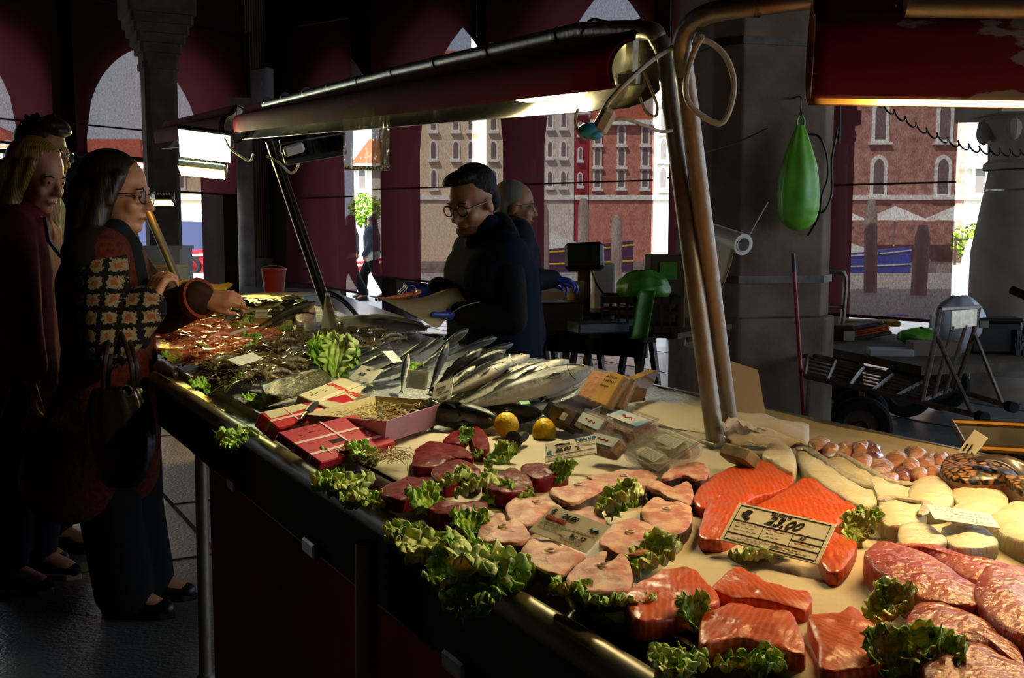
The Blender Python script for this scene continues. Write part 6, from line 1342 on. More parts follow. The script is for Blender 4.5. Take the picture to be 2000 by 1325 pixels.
mb = MB(); mb.tube(spline([(0, .25, Hh * 1.26), (0, .02, Hh * 1.24), (0, -.0, Hh * 1.12), (.0, -.02, Hh * 1.07), (.0, .02, Hh * 1.09)]), .006, 6); mb.build('hook', m_darksteel, hb)
# red broom pole
a = atY(1548, 495, 6.95); b = atY(1567, 822, 6.95); g0 = Vector((b.x + (b.x - a.x) * .2, b.y - .02, .0)); br = thing('red_pole', 'red broom pole with black grip leaning against the big pillar', 'pole', T(*g0))
mb = MB(); mb.tube([(0, 0, 0), (a - g0) * .9], .015, 10); mb.build('pole', mat('pole_red', '#98141c', .35), br)
mb = MB(); mb.tube([(a - g0) * .9, (a - g0)], .017, 10); mb.build('grip', m_black, br)

# ------------------------------------------------------------------ carts on the right
Yw = 6.9
def wheel(root, c, r_, ax_, w_=.07, name='wheel'):
    mb = MB(); q = Matrix.Translation(Vector(c)) @ Vector(ax_).to_track_quat('Z', 'Y').to_matrix().to_4x4()
    mb.lathe([(r_ * .62, -w_ / 2), (r_ * .9, -w_ / 2), (r_, -w_ * .3), (r_, w_ * .3), (r_ * .9, w_ / 2), (r_ * .62, w_ / 2)], 36, q); o = mb.build(name, m_rubber, root)
    mb = MB(); mb.lathe([(0, -w_ * .3), (r_ * .2, -w_ * .55), (r_ * .22, -w_ * .3), (r_ * .55, -w_ * .2), (r_ * .62, -w_ * .4), (r_ * .62, w_ * .4), (r_ * .55, w_ * .2), (r_ * .22, w_ * .3), (r_ * .2, w_ * .55), (0, w_ * .3)], 28, q); mb.build('hub', mat('hub_grey', '#4a4644', .5, .5), o)
    return o
ct = thing('hand_cart', 'empty low steel hand cart with a barred end frame and rubber tyres', 'cart', T(0, 0, 0))
m_cart = mat('cart_steel', '#6e6a64', .4, .7, col2='#5c4c40', scale=20)
def bar(root, nm, pts, r=.014, m=m_cart, n=6): mb = MB(); mb.tube(pts, r, n); return mb.build(nm, m, root)
za = .5
# platform corners: near left/right, far left/right measured on the photograph at their real distance
NL = atY(1572, 735, 6.75); NR = atY(1800, 786, 6.45); FL = atY(1578, 692, 7.45); FR = atY(1865, 762, 7.05)
NR2 = atY(1918, 815, 6.2); FR2 = atY(1975, 795, 6.75)
m_cart = mat('cart_steel', '#6e6a64', .4, .7, col2='#5c4c40', scale=20)
bar(ct, 'side_rail', [NL, NR, NR2], .017); bar(ct, 'side_rail', [FL, FR, FR2], .017)
for k in range(6): f = k / 5 * .98; bar(ct, 'cross_bar', [NL + (NR - NL) * f, FL + (FR - FL) * f], .013)
for k in range(1, 6): f = k / 6; bar(ct, 'slat', [NL + (FL - NL) * f, NR + (FR - NR) * f], .007)
for p_ in (NR2, FR2): mb = MB(); mb.add(*(lambda o: (o.v, o.f))(MB().lathe([(0, -.03), (.035, -.03), (.035, .03), (0, .03)], 18)), M=Matrix.Translation(p_) @ RX(PI / 2) @ RY(.2)); mb.build('end_roller', m_rubber, ct)
TLp = atY(1836, 604, 6.45); TRp = atY(1912, 600, 6.95)
KL = atY(1828, 655, 6.45); KR = atY(1902, 650, 6.95)
bar(ct, 'end_frame_post', [NR, KL, TLp], .017); bar(ct, 'end_frame_post', [FR, KR, TRp], .017)
bar(ct, 'end_frame_top', [TLp, TRp], .015); bar(ct, 'end_frame_strut', [KL, NR2 + (NR - NR2) * .15], .015); bar(ct, 'end_frame_strut', [KR, FR2 + (FR - FR2) * .15], .015)
for f in (.33, .67): bar(ct, 'end_frame_bar', [NR + (FR - NR) * f, TLp + (TRp - TLp) * f + Vector((0, 0, -.11))], .013)
mb = MB(); u_ = TRp - TLp; mb.add([TLp + u_ * .28 + Vector((0, 0, -.01)), TLp + u_ * .95 + Vector((0, 0, -.01)), TLp + u_ * .95 + Vector((0, 0, -.12)), TLp + u_ * .28 + Vector((0, 0, -.13))], [(0, 1, 2, 3)]); mb.build('name_plate', m_galv, ct, smooth=False, solid=.004)
Wc = atY(1683, 829, 6.55); rw = 58 / 2100 * 6.55; wd = (FL - NL).normalized()
Wc.z = rw; W2 = Wc + wd * .42 ; W2.z = rw
wheel(ct, Wc, rw, wd, .08); wheel(ct, W2, rw, wd, .08); bar(ct, 'axle', [Wc, W2], .012)
for w0 in (Wc + wd * .07, W2 - wd * .07): bar(ct, 'fork', [w0, Vector((w0.x, w0.y, (NL.z + NR.z) / 2))], .016)
L0 = NL + Vector((.03, 0, 0)); bar(ct, 'stand', [L0, Vector((L0.x - .02, L0.y, 0.0))], .014); bar(ct, 'stand', [FL, Vector((FL.x, FL.y, 0))], .014)
# flatbed behind with goods
Zf = .48; fb = thing('flatbed_cart', 'wooden flatbed cart loaded with bags, boxes and a suitcase', 'cart', T(0, 0, 0))
fa = at(1572, 662, Zf); fb1 = at(1860, 708, Zf); fc = at(2060, 668, Zf); fd = at(1640, 625, Zf) 
fp = [at(1560, 668, Zf), at(1800, 716, Zf), at(2080, 704, Zf), at(1960, 678, Zf), at(1640, 640, Zf)]
mb = MB(); mb.prism([(v.x, v.y) for v in fp], Zf - .06, Zf); mb.build('deck', mat('deck_wood', '#4c4238', .8, col2='#5c5044', scale=6, stretch=(1, 6, 1)), fb, smooth=False)
for px, Y, r_ in ((1636, 8.7, .2), (1770, 7.9, .2), (1640, 9.4, .2), (1840, 8.2, .2)):
    a = atY(px, 740, Y); wheel(fb, (a.x, a.y, r_), r_, (.35, 1, 0), .08); bar(fb, 'axle_leg', [(a.x, a.y, r_), (a.x, a.y + .1, Zf - .05)], .03)
H0 = at(1606, 660, Zf); ha = [atY(1606, 650, 8.9), atY(1600, 545, 8.9), atY(1604, 531, 8.9), atY(1630, 530, 8.9), atY(1650, 540, 8.9), atY(1648, 600, 8.9), atY(1642, 650, 8.9)]
bar(fb, 'push_handle', spline(ha, 4), .022, n=8); bar(fb, 'handle_cross', [atY(1600, 598, 8.9), atY(1645, 600, 8.9)], .014)
def onbed(px, py): v = at(px, py, Zf); return v
def fbox(name, label, px, py, w_, d_, h_, m, rz=0, cat='box', bev=.01, z=0): v = onbed(px, py); mb = MB(); mb.box((0, 0, h_ / 2), (w_, d_, h_), bev=bev); return tag(mb.build(name, m, M=T(v.x, v.y, Zf + z) @ RZ(rz), smooth=False), label, cat)
v = onbed(1628, 664); o = fbox('carton', 'brown carton with a white label at the left of the loaded cart', 1632, 664, .28, .22, .13, mat('carton_brown', '#4a3018', .8), -.25); mb = MB(); mb.box((.1, -.114, .045), (.085, .004, .075)); mb.build('white_label', m_white, o, smooth=False)
v = onbed(1690, 662); sc2 = thing('suitcase', 'open grey suitcase with orange edge lying on the loaded cart', 'suitcase', T(v.x, v.y + .1, Zf) @ RZ(.1) @ RY(-.16))
mb = MB(); mb.box((0, 0, .02), (.42, .3, .03), bev=.012); mb.build('shell', mat('case_grey', '#35353c', .5), sc2, smooth=False)
for k in range(3): mb = MB(); mb.box((0, 0, .045 + .018 * k), (.4, .29, .012), bev=.005); mb.build('orange_layer', mat('case_orange', '#b0501c', .6), sc2, smooth=False)
mb = MB(); mb.box((-.02, 0, .11), (.36, .26, .03), bev=.012); mb.build('lid', mat('case_lid', '#3c3c46', .45, bump=.3), sc2, smooth=False)
v = onbed(1800, 672); bag('green_bag', 'bright green plastic bag lying on the loaded cart', T(v.x, v.y, Zf) , .38, .2, .13, mat('green_bag2', '#5aa82c', .35, col2='#74c040', scale=8, bump=.3, bscale=18), 7)
fbox('white_box_lid', 'empty white box lid at the front of the loaded cart', 1738, 694, .3, .2, .05, m_foam, -.2, bev=.004)
fbox('grey_carton', 'greyish open carton right of the white box lid', 1822, 694, .34, .2, .1, mat('grey_carton', '#7c7068', .8), -.1, bev=.004)
fbox('yellow_package', 'flat yellow brown package at the back of the loaded cart', 1700, 640, .5, .25, .05, mat('yellow_pack', '#a8802c', .7), -.2, z=.02)
fbox('magazine', 'white and purple leaflet lying on the flat package', 1752, 634, .2, .14, .015, mat('leaflet', '#c8b8d8', .5, col2='#7040a0', scale=20), -.2, z=.085, bev=.002)
v = onbed(1928, 690); tb2 = thing('toolbox', 'large black plastic tool case at the right of the loaded cart', 'tool case', T(v.x + .05, v.y + .05, Zf) @ RZ(-.12))
mb = MB(); mb.box((0, 0, .12), (.36, .26, .24), bev=.02); mb.build('body', m_black, tb2, smooth=False); mb = MB(); mb.box((0, 0, .25), (.37, .27, .03), bev=.012); mb.build('lid', mat('case_dark_blue', '#1c242c', .4), tb2, smooth=False)
mb = MB(); mb.box((-.1, -.14, .22), (.06, .02, .05)); mb.build('latch', m_galv, tb2, smooth=False)
v = onbed(1990, 692); crate('small black lattice crate at the far right of the loaded cart', T(v.x + .1, v.y + .05, Zf), .3, .24, .18, m_black, 8)
v = atY(1878, 610, 7.9); bag('white_bag', 'puffy white plastic bag behind the barred end frame', T(v.x, v.y + .05, Zf), .4, .3, .42, mat('white_film', '#b8c0cc', .3, bump=.3, bscale=10, sss=.2), 11)
fbox('clear_package', 'small clear packet standing on the loaded cart', 1822, 640, .07, .05, .12, m_foam, 0, z=.0)
mb = MB(); mb.tube([atY(1975, 566, 5.5), atY(2030, 590, 5.4)], .022, 10); pk_ = thing('parked_trolley', 'black grip and pole of another trolley poking in at the right edge', 'trolley', T(0, 0, 0)); mb.build('grip', m_black, pk_)
bar_ = MB(); e = atY(2060, 600, 5.4); bar_.tube([e, (e.x + .1, e.y, 0)], .02, 8); bar_.build('pole', m_darksteel, pk_)
q = at(1640, 835, 0); mb = MB(); mb.box((0, 0, .05), (.35, .9, .1), rz=.35, bev=.01); tag(mb.build('wooden_plank', mat('grey_plank', '#6c675f', .8, col2='#807a70', scale=8, stretch=(6, 1, 1)), M=T(q.x - .15, q.y - 1.15, 0), smooth=False), 'grey wooden plank lying on the floor behind the stall', 'plank')
# ------------------------------------------------------------------ people
m_skin1 = mat('skin_light', '#b87c5c', .5, col2='#c48a6a', scale=20, sss=.15); m_skin2 = mat('skin_tan', '#a06a48', .5, col2='#ac7654', scale=20, sss=.15)
m_glove = mat('glove_blue', '#2b3c9c', .38, bump=.3, bscale=50, coat=.1)
m_glass = mat_film('lens', '#c8d0d8', .85, rough=.03, gl=.7)
def HM(c, yaw, pitch=0, roll=0): return Matrix.Translation(c) @ RZ(yaw) @ RY(pitch) @ RX(roll)
def head_into(mb, H, s=1):
    def e(c, r, rot=None):
        t = MB(); t.ell(Vector(c) * s, tuple(x * s for x in r), rot=rot, nu=18, nv=12); mb.add(t.v, t.f, 0, H)
    def cp(a, b, r0, r1):
        t = MB(); t.cap(Vector(a) * s, Vector(b) * s, r0 * s, r1 * s); mb.add(t.v, t.f, 0, H)
    e((-.005, 0, .035), (.095, .077, .095)); e((.025, 0, -.03), (.068, .062, .082)); e((.06, 0, -.094), (.028, .03, .022)); cp((-.02, 0, -.06), (.045, 0, -.09), .05, .035)
    e((.078, 0, .028), (.02, .05, .012)); cp((.09, 0, .014), (.113, 0, -.03), .008, .013); e((.1, .012, -.034), (.011, .009, .008)); e((.1, -.012, -.034), (.011, .009, .008))
    e((.086, 0, -.06), (.012, .025, .007)); e((.083, 0, -.07), (.012, .021, .007))
    for s_ in (-1, 1): e((.062, s_ * .04, -.03), (.025, .022, .026)); e((-.005, s_ * .078, -.012), (.02, .009, .033), rot=(0, .2, 0)); cp((.084, s_ * .02, .008), (.078, s_ * .045, .008), .009, .007)
    e((.05, 0, -.09), (.02, .045, .02))
    for s_ in (-1, 1): e((.08, s_ * .032, .0145), (.0145, .0155, .0075)); e((.08, s_ * .032, -.0035), (.0135, .0145, .005))
def face_parts(root, H, s=1, glasses=None, lip='#8c4438'):
    for s_ in (-1, 1):
        mb = MB(); mb.ell((0, 0, 0), (.0125 * s, .0125 * s, .0125 * s), mi=0); mb.ell((.0095 * s, 0, 0), (.005 * s, .006 * s, .006 * s), mi=1)
        mb.build('eye', [mat('eye_white', '#6c645a', .3), mat('iris', '#2c1c12', .2)], root, M=H @ T(.079 * s, s_ * .032 * s, .006 * s))
        mb = MB(); mb.tube([(.093 * s, s_ * .016 * s, .024 * s), (.095 * s, s_ * .032 * s, .03 * s), (.084 * s, s_ * .05 * s, .025 * s)], [.002, .0035, .0015], 6); mb.build('eyebrow', mat('brow_dark', '#20150e', .8), root, M=H)
    mb = MB(); mb.tube([(.09 * s, -.022 * s, -.065 * s), (.0985 * s, 0, -.064 * s), (.09 * s, .022 * s, -.065 * s)], [.002, .005, .002], 8); mb.build('lips', mat('lips' + lip, lip, .4), root, M=H)
    if glasses:
        g = MB()
        for s_ in (-1, 1):
            g.tube([(.104 * s - .012 * abs(math.cos(a) * .6 + s_ * 0), s_ * .035 * s + .024 * s * math.cos(a), .002 * s + .02 * s * math.sin(a)) for a in [i * PI / 8 for i in range(16)]], .0026 * s, 6, closed=True)
            g.tube([(.098 * s, s_ * .058 * s, .008 * s), (.08 * s, s_ * .076 * s, .01 * s), (0, s_ * .082 * s, .006 * s), (-.02 * s, s_ * .08 * s, -.01 * s)], .0022 * s, 6)
        g.tube([(.104 * s, -.012 * s, .008 * s), (.11 * s, 0, .012 * s), (.104 * s, .012 * s, .008 * s)], .002 * s, 6)
        go = g.build('glasses', glasses, root, M=H)
        for s_ in (-1, 1): l = MB(); l.lathe([(0, 0), (.022 * s, 0), (.022 * s, .0008), (0, .0008)], 18, T(.1 * s, s_ * .035 * s, .002 * s) @ RY(PI / 2)); l.build('lens', m_glass, go)
def hand_into(mb, w, fdir, back, side=1, curl=.35, spread=.08, s=1, point=None, thumb=.7):
    x = Vector(fdir).normalized(); z = Vector(back); z = (z - x * z.dot(x)).normalized(); y = z.cross(x) * side
    Q = Matrix((x, y, z)).transposed()
    P = lambda a: Vector(w) + Q @ (Vector(a) * s)
    mb.cap(P((-.01, 0, 0)), P((.03, 0, 0)), .026 * s, .03 * s, flat=.65, up=z); 
    for k in range(4): mb.cap(P((.02, (-.024 + .016 * k), 0)), P((.082, (-.031 + .021 * k), 0)), .015 * s, .0125 * s)
    for k, (l0, yy) in enumerate(((.062, -.032), (.074, -.011), (.08, .01), (.072, .031))):
        c = curl if not (point is not None and k in point) else .06; p = Vector((.084 - (.01 if k == 0 else 0), yy, 0)); a = c * .7; sp = (k - 1.5) * spread
        for j, f in enumerate((.45, .3, .25)):
            d = Vector((math.cos(a) * math.cos(sp), math.sin(sp), -math.sin(a))); q = p + d * l0 * f; mb.cap(P(p), P(q), (.0092 - .0009 * j) * s, (.0086 - .001 * j) * s); p = q; a += c
    p = Vector((.015, .028, -.006)); a = thumb
    for j, (l_, r_) in enumerate(((.04, .0125), (.032, .0105), (.025, .0092))):
        d = Vector((math.cos(a), math.sin(a) * .9, -.25)).normalized(); q = p + d * l_; mb.cap(P(p), P(q), r_ * s, r_ * .92 * s); p = q; a -= .25
def limb(mb, pts, rs, grow=0):
    for i in range(len(pts) - 1): mb.cap(pts[i], pts[i + 1], rs[i] + grow, rs[i + 1] + grow, 16)
def body(root, J, skin, hands=(), H=None, s=1, w_=1.0, vox=.0065):
    """one continuous body: J holds neck, chest, waist, hip, shoulders, elbows, wrists, hips, knees, ankles"""
    mb = MB()
    if H: head_into(mb, H, s)
    hc = H @ Vector((-.025, 0, -.06)); mb.cap(hc, J['neck'], .05, .058, 16)
    torso(mb, J, 0, w_)
    for k in 'rl':
        limb(mb, [J['sh' + k], J['el' + k], J['wr' + k]], [.052, .042, .028]); limb(mb, [J['hp' + k], J['kn' + k], J['an' + k]], [.085, .058, .04])
        f = J['ft' + k]; mb.cap(J['an' + k], f, .038, .03)
    for a in hands: hand_into(mb, *a[0], **a[1])
    return mb.build('body', skin, root, remesh=vox, sm=3)
def torso(mb, J, g, w_=1.0, low=True):
    sr, sl = Vector(J['shr']), Vector(J['shl']); ax = (sl - sr).normalized()
    def lay_(c, hw, r): mb.cap(Vector(c) - ax * hw * w_, Vector(c) + ax * hw * w_, r + g, r + g, 18)
    ne = Vector(J['neck']); ch = Vector(J['chest']); wa = Vector(J['waist']); hi = Vector(J['hip']); top = (sr + sl) / 2
    for f in (0, .25, .5, .75, 1): lay_(top.lerp(ch, f), .12 - .01 * f, .07 + .04 * f)
    for f in (.25, .5, .75, 1): lay_(ch.lerp(wa, f), .11 - .03 * f, .11)
    if low:
        for f in (.25, .5, .75, 1): lay_(wa.lerp(hi, f), .08 + .02 * f, .11 + .015 * f)
    mb.cap(ne, top, .06 + g, .08 + g)
    mb.cap(top, sr, .07 + g, .06 + g); mb.cap(top, sl, .07 + g, .06 + g)
def cloth(root, name, fn, m, vox=.009, sm=3): mb = MB(); fn(mb); return mb.build(name, m, root, remesh=vox, sm=sm)
def shoe(root, a, f, m, msole, s=1):
    a = Vector(a); f = Vector(f); d = Vector((f.x - a.x, f.y - a.y, 0)).normalized(); h = Vector((a.x, a.y, 0)) - d * .05
    mb = MB(); mb.cap(h + Vector((0, 0, .045)), h + d * .12 + Vector((0, 0, .048)), .04, .042, 14); mb.cap(h + d * .1 + Vector((0, 0, .042)), h + d * .21 + Vector((0, 0, .034)), .042, .03, 14); mb.cap(h + Vector((0, 0, .05)), a + Vector((0, 0, .02)), .04, .045); o = mb.build('shoe', m, root, remesh=.008, sm=2)
    mb = MB(); side = Vector((-d.y, d.x, 0)); out = [h - d * .045, h - side * .042, h + d * .1 - side * .046, h + d * .2 - side * .038, h + d * .245, h + d * .2 + side * .038, h + d * .1 + side * .046, h + side * .042]; mb.prism([(p.x, p.y) for p in out], .0, .026); mb.build('sole', msole, o, bevel=.004, smooth=False)
def person(name, label, org, cat='person'): return thing(name, label, cat, T(*org))
def std_legs(J, hip, kn, an, sp=.09, fx=Vector((1, 0, 0))):
    sd = Vector((-fx.y, fx.x, 0))
    for k, s_ in (('r', -1), ('l', 1)):
        J['hp' + k] = hip + sd * sp * s_; J['kn' + k] = kn + sd * sp * s_; J['an' + k] = an + sd * sp * s_ ; J['ft' + k] = J['an' + k] + fx * .14 + Vector((0, 0, -.045))

# --- woman in the checked coat
Y0 = 3.52; g0 = at(262, 1190, 0); O = Vector((g0.x, g0.y, 0))
def W(px, py, dy=0.0, Yb=None): return atY(px, py, (Yb or Y0) + dy) - O
pr_ = person('person', 'woman with dark hair and glasses in a checked coat, pointing at the prawns', O)
J = dict(neck=W(205, 470), chest=W(208, 560, .02), waist=W(215, 680, .03), hip=W(218, 790, .04), shr=W(192, 500, -.15), shl=W(232, 502, .17), elr=W(212, 672, -.24), wrr=W(290, 592, -.16), ell=W(318, 612, .14), wrl=W(402, 584, .02))
hipc = W(222, 810, .05); fx = Vector((.97, -.1, 0)).normalized()
std_legs(J, hipc, W(240, 1000, .08), Vector((.0, .02, .09)), .085, fx); J['ftr'] = J['anr'] + Vector((.13, -.02, -.05)); J['ftl'] = J['anl'] + Vector((.14, .0, -.05))
Hd = HM(W(229, 382), -.06, .1)
body(pr_, J, m_skin1, [((J['wrl'], (1, -.12, .0), (-.05, -.55, .8)), dict(side=-1, curl=.75, point=(3,), thumb=.35)), ((J['wrr'], (.35, .3, .9), (-.5, -.6, .2)), dict(side=1, curl=.9))], Hd, 1.02, .95)
face_parts(pr_, Hd, 1.02, m_black)
m_hairb = mat('hair_dark', '#17100b', .45, tex='wave', col2='#2c1e12', scale=60, dist=3, stretch=(1, 1, .15), bump=.4, bscale=80)
def hair1(mb):
    def e(c, r): t = MB(); t.ell(c, r, nu=20, nv=14); mb.add(t.v, t.f, 0, Hd)
    def cp(a, b, r0, r1): t = MB(); t.cap(a, b, r0, r1); mb.add(t.v, t.f, 0, Hd)
    e((-.03, 0, .055), (.105, .094, .095)); e((-.05, 0, -.01), (.09, .1, .1)); e((0, 0, .095), (.062, .07, .035))
    for s_ in (-1, 1):
        cp((-.01, s_ * .075, .04), (-.03, s_ * .09, -.1), .035, .042); cp((-.06, s_ * .07, -.02), (-.07, s_ * .085, -.17), .05, .05); cp((.03, s_ * .072, .06), (.01, s_ * .088, -.02), .022, .022)
    cp((-.09, 0, .0), (-.105, 0, -.16), .07, .06)
cloth(pr_, 'hair', hair1, m_hairb, .007)
m_coat = mat('coat_rust', '#3a120a', .95, col2='#56200e', scale=60, bump=.5, bscale=90)
m_check = mat('coat_check', '#100c0a', .95, col2='#a8744c', tex='check', scale=22, bump=.3, bscale=90)
# houndstooth-like flowers: overlay two grids
nt = m_check.node_tree; n = nt.nodes; l = nt.links; b_s = n['Principled BSDF']
for L_i in list(b_s.inputs['Base Color'].links): l.remove(L_i)
tc = n.new('ShaderNodeTexCoord'); mp = n.new('ShaderNodeMapping'); mp.inputs['Scale'].default_value = (19, 19, 19); l.new(tc.outputs['Object'], mp.inputs[0])
nz = n.new('ShaderNodeTexNoise'); nz.inputs['Scale'].default_value = 5; ad = n.new('ShaderNodeVectorMath'); ad.operation = 'MULTIPLY_ADD'; ad.inputs[1].default_value = (.55, .55, .55); l.new(nz.outputs['Color'], ad.inputs[0]); l.new(mp.outputs[0], nz.inputs[0]); l.new(mp.outputs[0], ad.inputs[2])
fr = n.new('ShaderNodeVectorMath'); fr.operation = 'FRACTION'; l.new(ad.outputs[0], fr.inputs[0]); su = n.new('ShaderNodeVectorMath'); su.operation = 'SUBTRACT'; su.inputs[1].default_value = (.5, .5, .5); l.new(fr.outputs[0], su.inputs[0])
sp = n.new('ShaderNodeSeparateXYZ'); l.new(su.outputs[0], sp.inputs[0]); ax_ = n.new('ShaderNodeMath'); ax_.operation = 'ABSOLUTE'; az_ = n.new('ShaderNodeMath'); az_.operation = 'ABSOLUTE'; l.new(sp.outputs['X'], ax_.inputs[0]); l.new(sp.outputs['Z'], az_.inputs[0])
mx_ = n.new('ShaderNodeMath'); mx_.operation = 'MAXIMUM'; l.new(ax_.outputs[0], mx_.inputs[0]); l.new(az_.outputs[0], mx_.inputs[1]); cr = n.new('ShaderNodeValToRGB'); cr.color_ramp.interpolation = 'CONSTANT'
cr.color_ramp.elements[0].color = hx('#7a4020'); cr.color_ramp.elements[1].position = .16; cr.color_ramp.elements[1].color = hx('#7a6850'); e_ = cr.color_ramp.elements.new(.34); e_.color = hx('#0d0a09'); l.new(mx_.outputs[0], cr.inputs[0]); l.new(cr.outputs[0], b_s.inputs['Base Color'])
def coat(mb):
    torso(mb, J, .028, .95)
    a = W(222, 790, .04); b = W(208, 915, .05); ax2 = (J['shl'] - J['shr']).normalized()
    for f in (0, .2, .4, .6, .8, 1): c = a.lerp(b, f); mb.cap(c - ax2 * (.08 + .05 * f) - fx * (.03 + .06 * f), c + ax2 * (.08 + .05 * f) - fx * (.03 + .06 * f), .15 + .015 * f, .15 + .015 * f, 18); mb.cap(c + fx * .02, c + fx * (.03 + .02 * f), .13, .13)
cloth(pr_, 'coat', coat, m_coat, .011)
cloth(pr_, 'sleeve', lambda mb: limb(mb, [J['shr'] + Vector((0, .01, 0)), J['elr'], J['wrr'] + (J['elr'] - J['wrr']) * .12], [.085, .082, .072]), m_check, .009)
m_sl = mat('coat_sleeve_brown', '#2a170c', .9, col2='#3c2210', scale=30, bump=.3, bscale=60)
cloth(pr_, 'sleeve', lambda mb: limb(mb, [J['shl'], J['ell'], J['wrl'] + Vector((-.03, 0, 0))], [.08, .075, .062]), m_sl, .009)
cf = J['wrl'] + Vector((-.025, 0, 0)); mb = MB(); dd = (J['wrl'] - J['ell']).normalized(); mb.tube([cf - dd * .02, cf + dd * .012], [.066, .07], 20); mb.build('cuff', mat('cuff_rust', '#7a3414', .8), pr_)
cloth(pr_, 'yoke', lambda mb: (mb.cap(J['neck'] + Vector((-.02, 0, -.02)), J['shr'] + Vector((-.02, 0, .0)), .085, .095), mb.cap(J['neck'] + Vector((-.02, 0, -.02)), J['shl'] + Vector((0, 0, .0)), .085, .085)), mat('yoke_brown', '#1c0f09', .9), .009)
cloth(pr_, 'scarf', lambda mb: (mb.cap(W(222, 462, -.06), W(240, 470, .06), .06, .055), mb.cap(W(245, 480, -.05), W(262, 570, -.07), .05, .055), mb.cap(W(262, 570, -.07), W(268, 660, -.06), .055, .045), mb.cap(W(240, 480, .03), W(262, 560, .02), .05, .05)), mat('scarf_navy', '#0d1014', .85, bump=.4, bscale=30), .008)
m_trs = mat('trousers_black', '#0c0b0c', .9)
cloth(pr_, 'trousers', lambda mb: [limb(mb, [J['hp' + k] , J['kn' + k], J['an' + k] + Vector((0, 0, .0))], [.115, .1, .105]) for k in 'rl'], m_trs, .012)
for k in 'rl': shoe(pr_, J['an' + k] + Vector((0, 0, -.03)), J['ft' + k], m_black, mat('sole_dark', '#1a1210', .7))
# handbag hung on her arm
bq = W(235, 845, -.33) + O; hbg = thing('handbag', 'dark gathered leather handbag hanging from the woman in the checked coat', 'handbag', T(*bq))
m_lea = mat('bag_leather', '#1c120e', .35, col2='#2a1a14', scale=8, bump=.5, bscale=25, coat=.2)
mb = MB()
def hb_(i, j):
    a = i * 2 * PI; r_ = .105 * (math.sin(PI * min(1, .06 + j * .8)) ** .45) * (1 + .05 * math.sin(a * 11 + j * 4) * j); return Vector((math.cos(a) * r_, math.sin(a) * r_ * .5, -.165 + .3 * j))
mb.grid(66, 20, hb_); mb.build('pouch', m_lea, hbg, sharp=180)
for s_ in (-1, 1):
    tp = J['elr'] + O - bq + Vector((.03, s_ * .02, .06)); mb = MB(); mb.tube(spline([(-.04, s_ * .02, .12), (-.03, s_ * .02, .22), tp + Vector((.0, 0, 0)), (.045, s_ * .02, .22), (.05, s_ * .02, .12)]), .008, 8); mb.build('strap', m_lea, hbg)
mb = MB(); mb.tube([(.035 + .018 * math.cos(a), -.035, .13 + .018 * math.sin(a)) for a in [i * PI / 6 for i in range(12)]], .003, 6, closed=True); mb.build('ring', m_galv, hbg)

# --- blond person in red jacket
Y0 = 3.85; g0 = at(62, 1140, 0); O = Vector((g0.x, g0.y, 0))
p2_ = person('person', 'blond long haired person in a dark red jacket holding a phone', O)
J = dict(neck=W(50, 425), chest=W(35, 530), waist=W(38, 660), hip=W(40, 760), shr=W(22, 455, -.17), shl=W(72, 455, .17), elr=W(40, 640, -.23), wrr=W(62, 745, -.2), ell=W(95, 640, .2), wrl=W(110, 740, .1))
std_legs(J, W(40, 775), W(50, 960), Vector((-.03, 0, .09)), .09, Vector((.95, -.2, 0)).normalized())
Hd = HM(W(72, 347), -.38, .3)
body(p2_, J, m_skin1, [((J['wrr'], (.1, -.1, -1), (-.9, -.3, 0)), dict(side=1, curl=.6)), ((J['wrl'], (.3, -.1, -1), (-.9, -.3, 0)), dict(side=-1, curl=.5))], Hd, 1.0, .95)
face_parts(p2_, Hd, 1.0, None, '#9c5040')
m_hairl = mat('hair_blond', '#6a4a18', .45, tex='wave', col2='#a07c34', scale=50, dist=4, stretch=(1, 1, .12), bump=.5, bscale=60)
def hair2(mb):
    def e(c, r): t = MB(); t.ell(c, r, nu=20, nv=14); mb.add(t.v, t.f, 0, Hd)
    def cp(a, b, r0, r1): t = MB(); t.cap(a, b, r0, r1); mb.add(t.v, t.f, 0, Hd)
    e((-.03, 0, .05), (.1, .09, .092)); e((-.05, 0, -.01), (.085, .095, .1)); e((-.002, 0, .093), (.062, .07, .036))
    for s_ in (-1, 1):
        cp((.0, s_ * .075, .04), (-.01, s_ * .09, -.1), .03, .038); cp((-.01, s_ * .09, -.1), (.02, s_ * .1, -.26), .042, .035); cp((-.06, s_ * .08, 0), (-.05, s_ * .1, -.24), .05, .05); cp((.035, s_ * .07, .06), (.02, s_ * .082, -.03), .018, .02)
        for q_ in range(4): cp((.0 - .03 * q_, s_ * .1, -.05), (.03 - .035 * q_, s_ * (.11 + .006 * q_), -.29 + .02 * q_), .018, .012)
    cp((-.08, 0, 0), (-.1, 0, -.25), .07, .06)
cloth(p2_, 'hair', hair2, m_hairl, .006, 2)
m_rj = mat('jacket_red', '#581010', .8, col2='#6a1616', scale=12, bump=.4, bscale=20)
cloth(p2_, 'jacket', lambda mb: (torso(mb, J, .03, .95), limb(mb, [J['shr'], J['elr'], J['wrr'] + Vector((0, 0, .05))], [.085, .072, .055]), limb(mb, [J['shl'], J['ell'], J['wrl'] + Vector((0, 0, .05))], [.085, .072, .055]), mb.cap(W(46, 430, -.06), W(78, 440, -.1), .05, .03)), m_rj, .01)
m_nav = mat('trousers_navy', '#0a0d18', .9)
cloth(p2_, 'trousers', lambda mb: [limb(mb, [J['hp' + k], J['kn' + k], J['an' + k] + Vector((0, 0, .04))], [.11, .085, .08]) for k in 'rl'], m_nav, .012)
for k in 'rl': shoe(p2_, J['an' + k] + Vector((0, 0, -.03)), J['ft' + k], m_nav, mat('sole_pink', '#9a7468', .6))
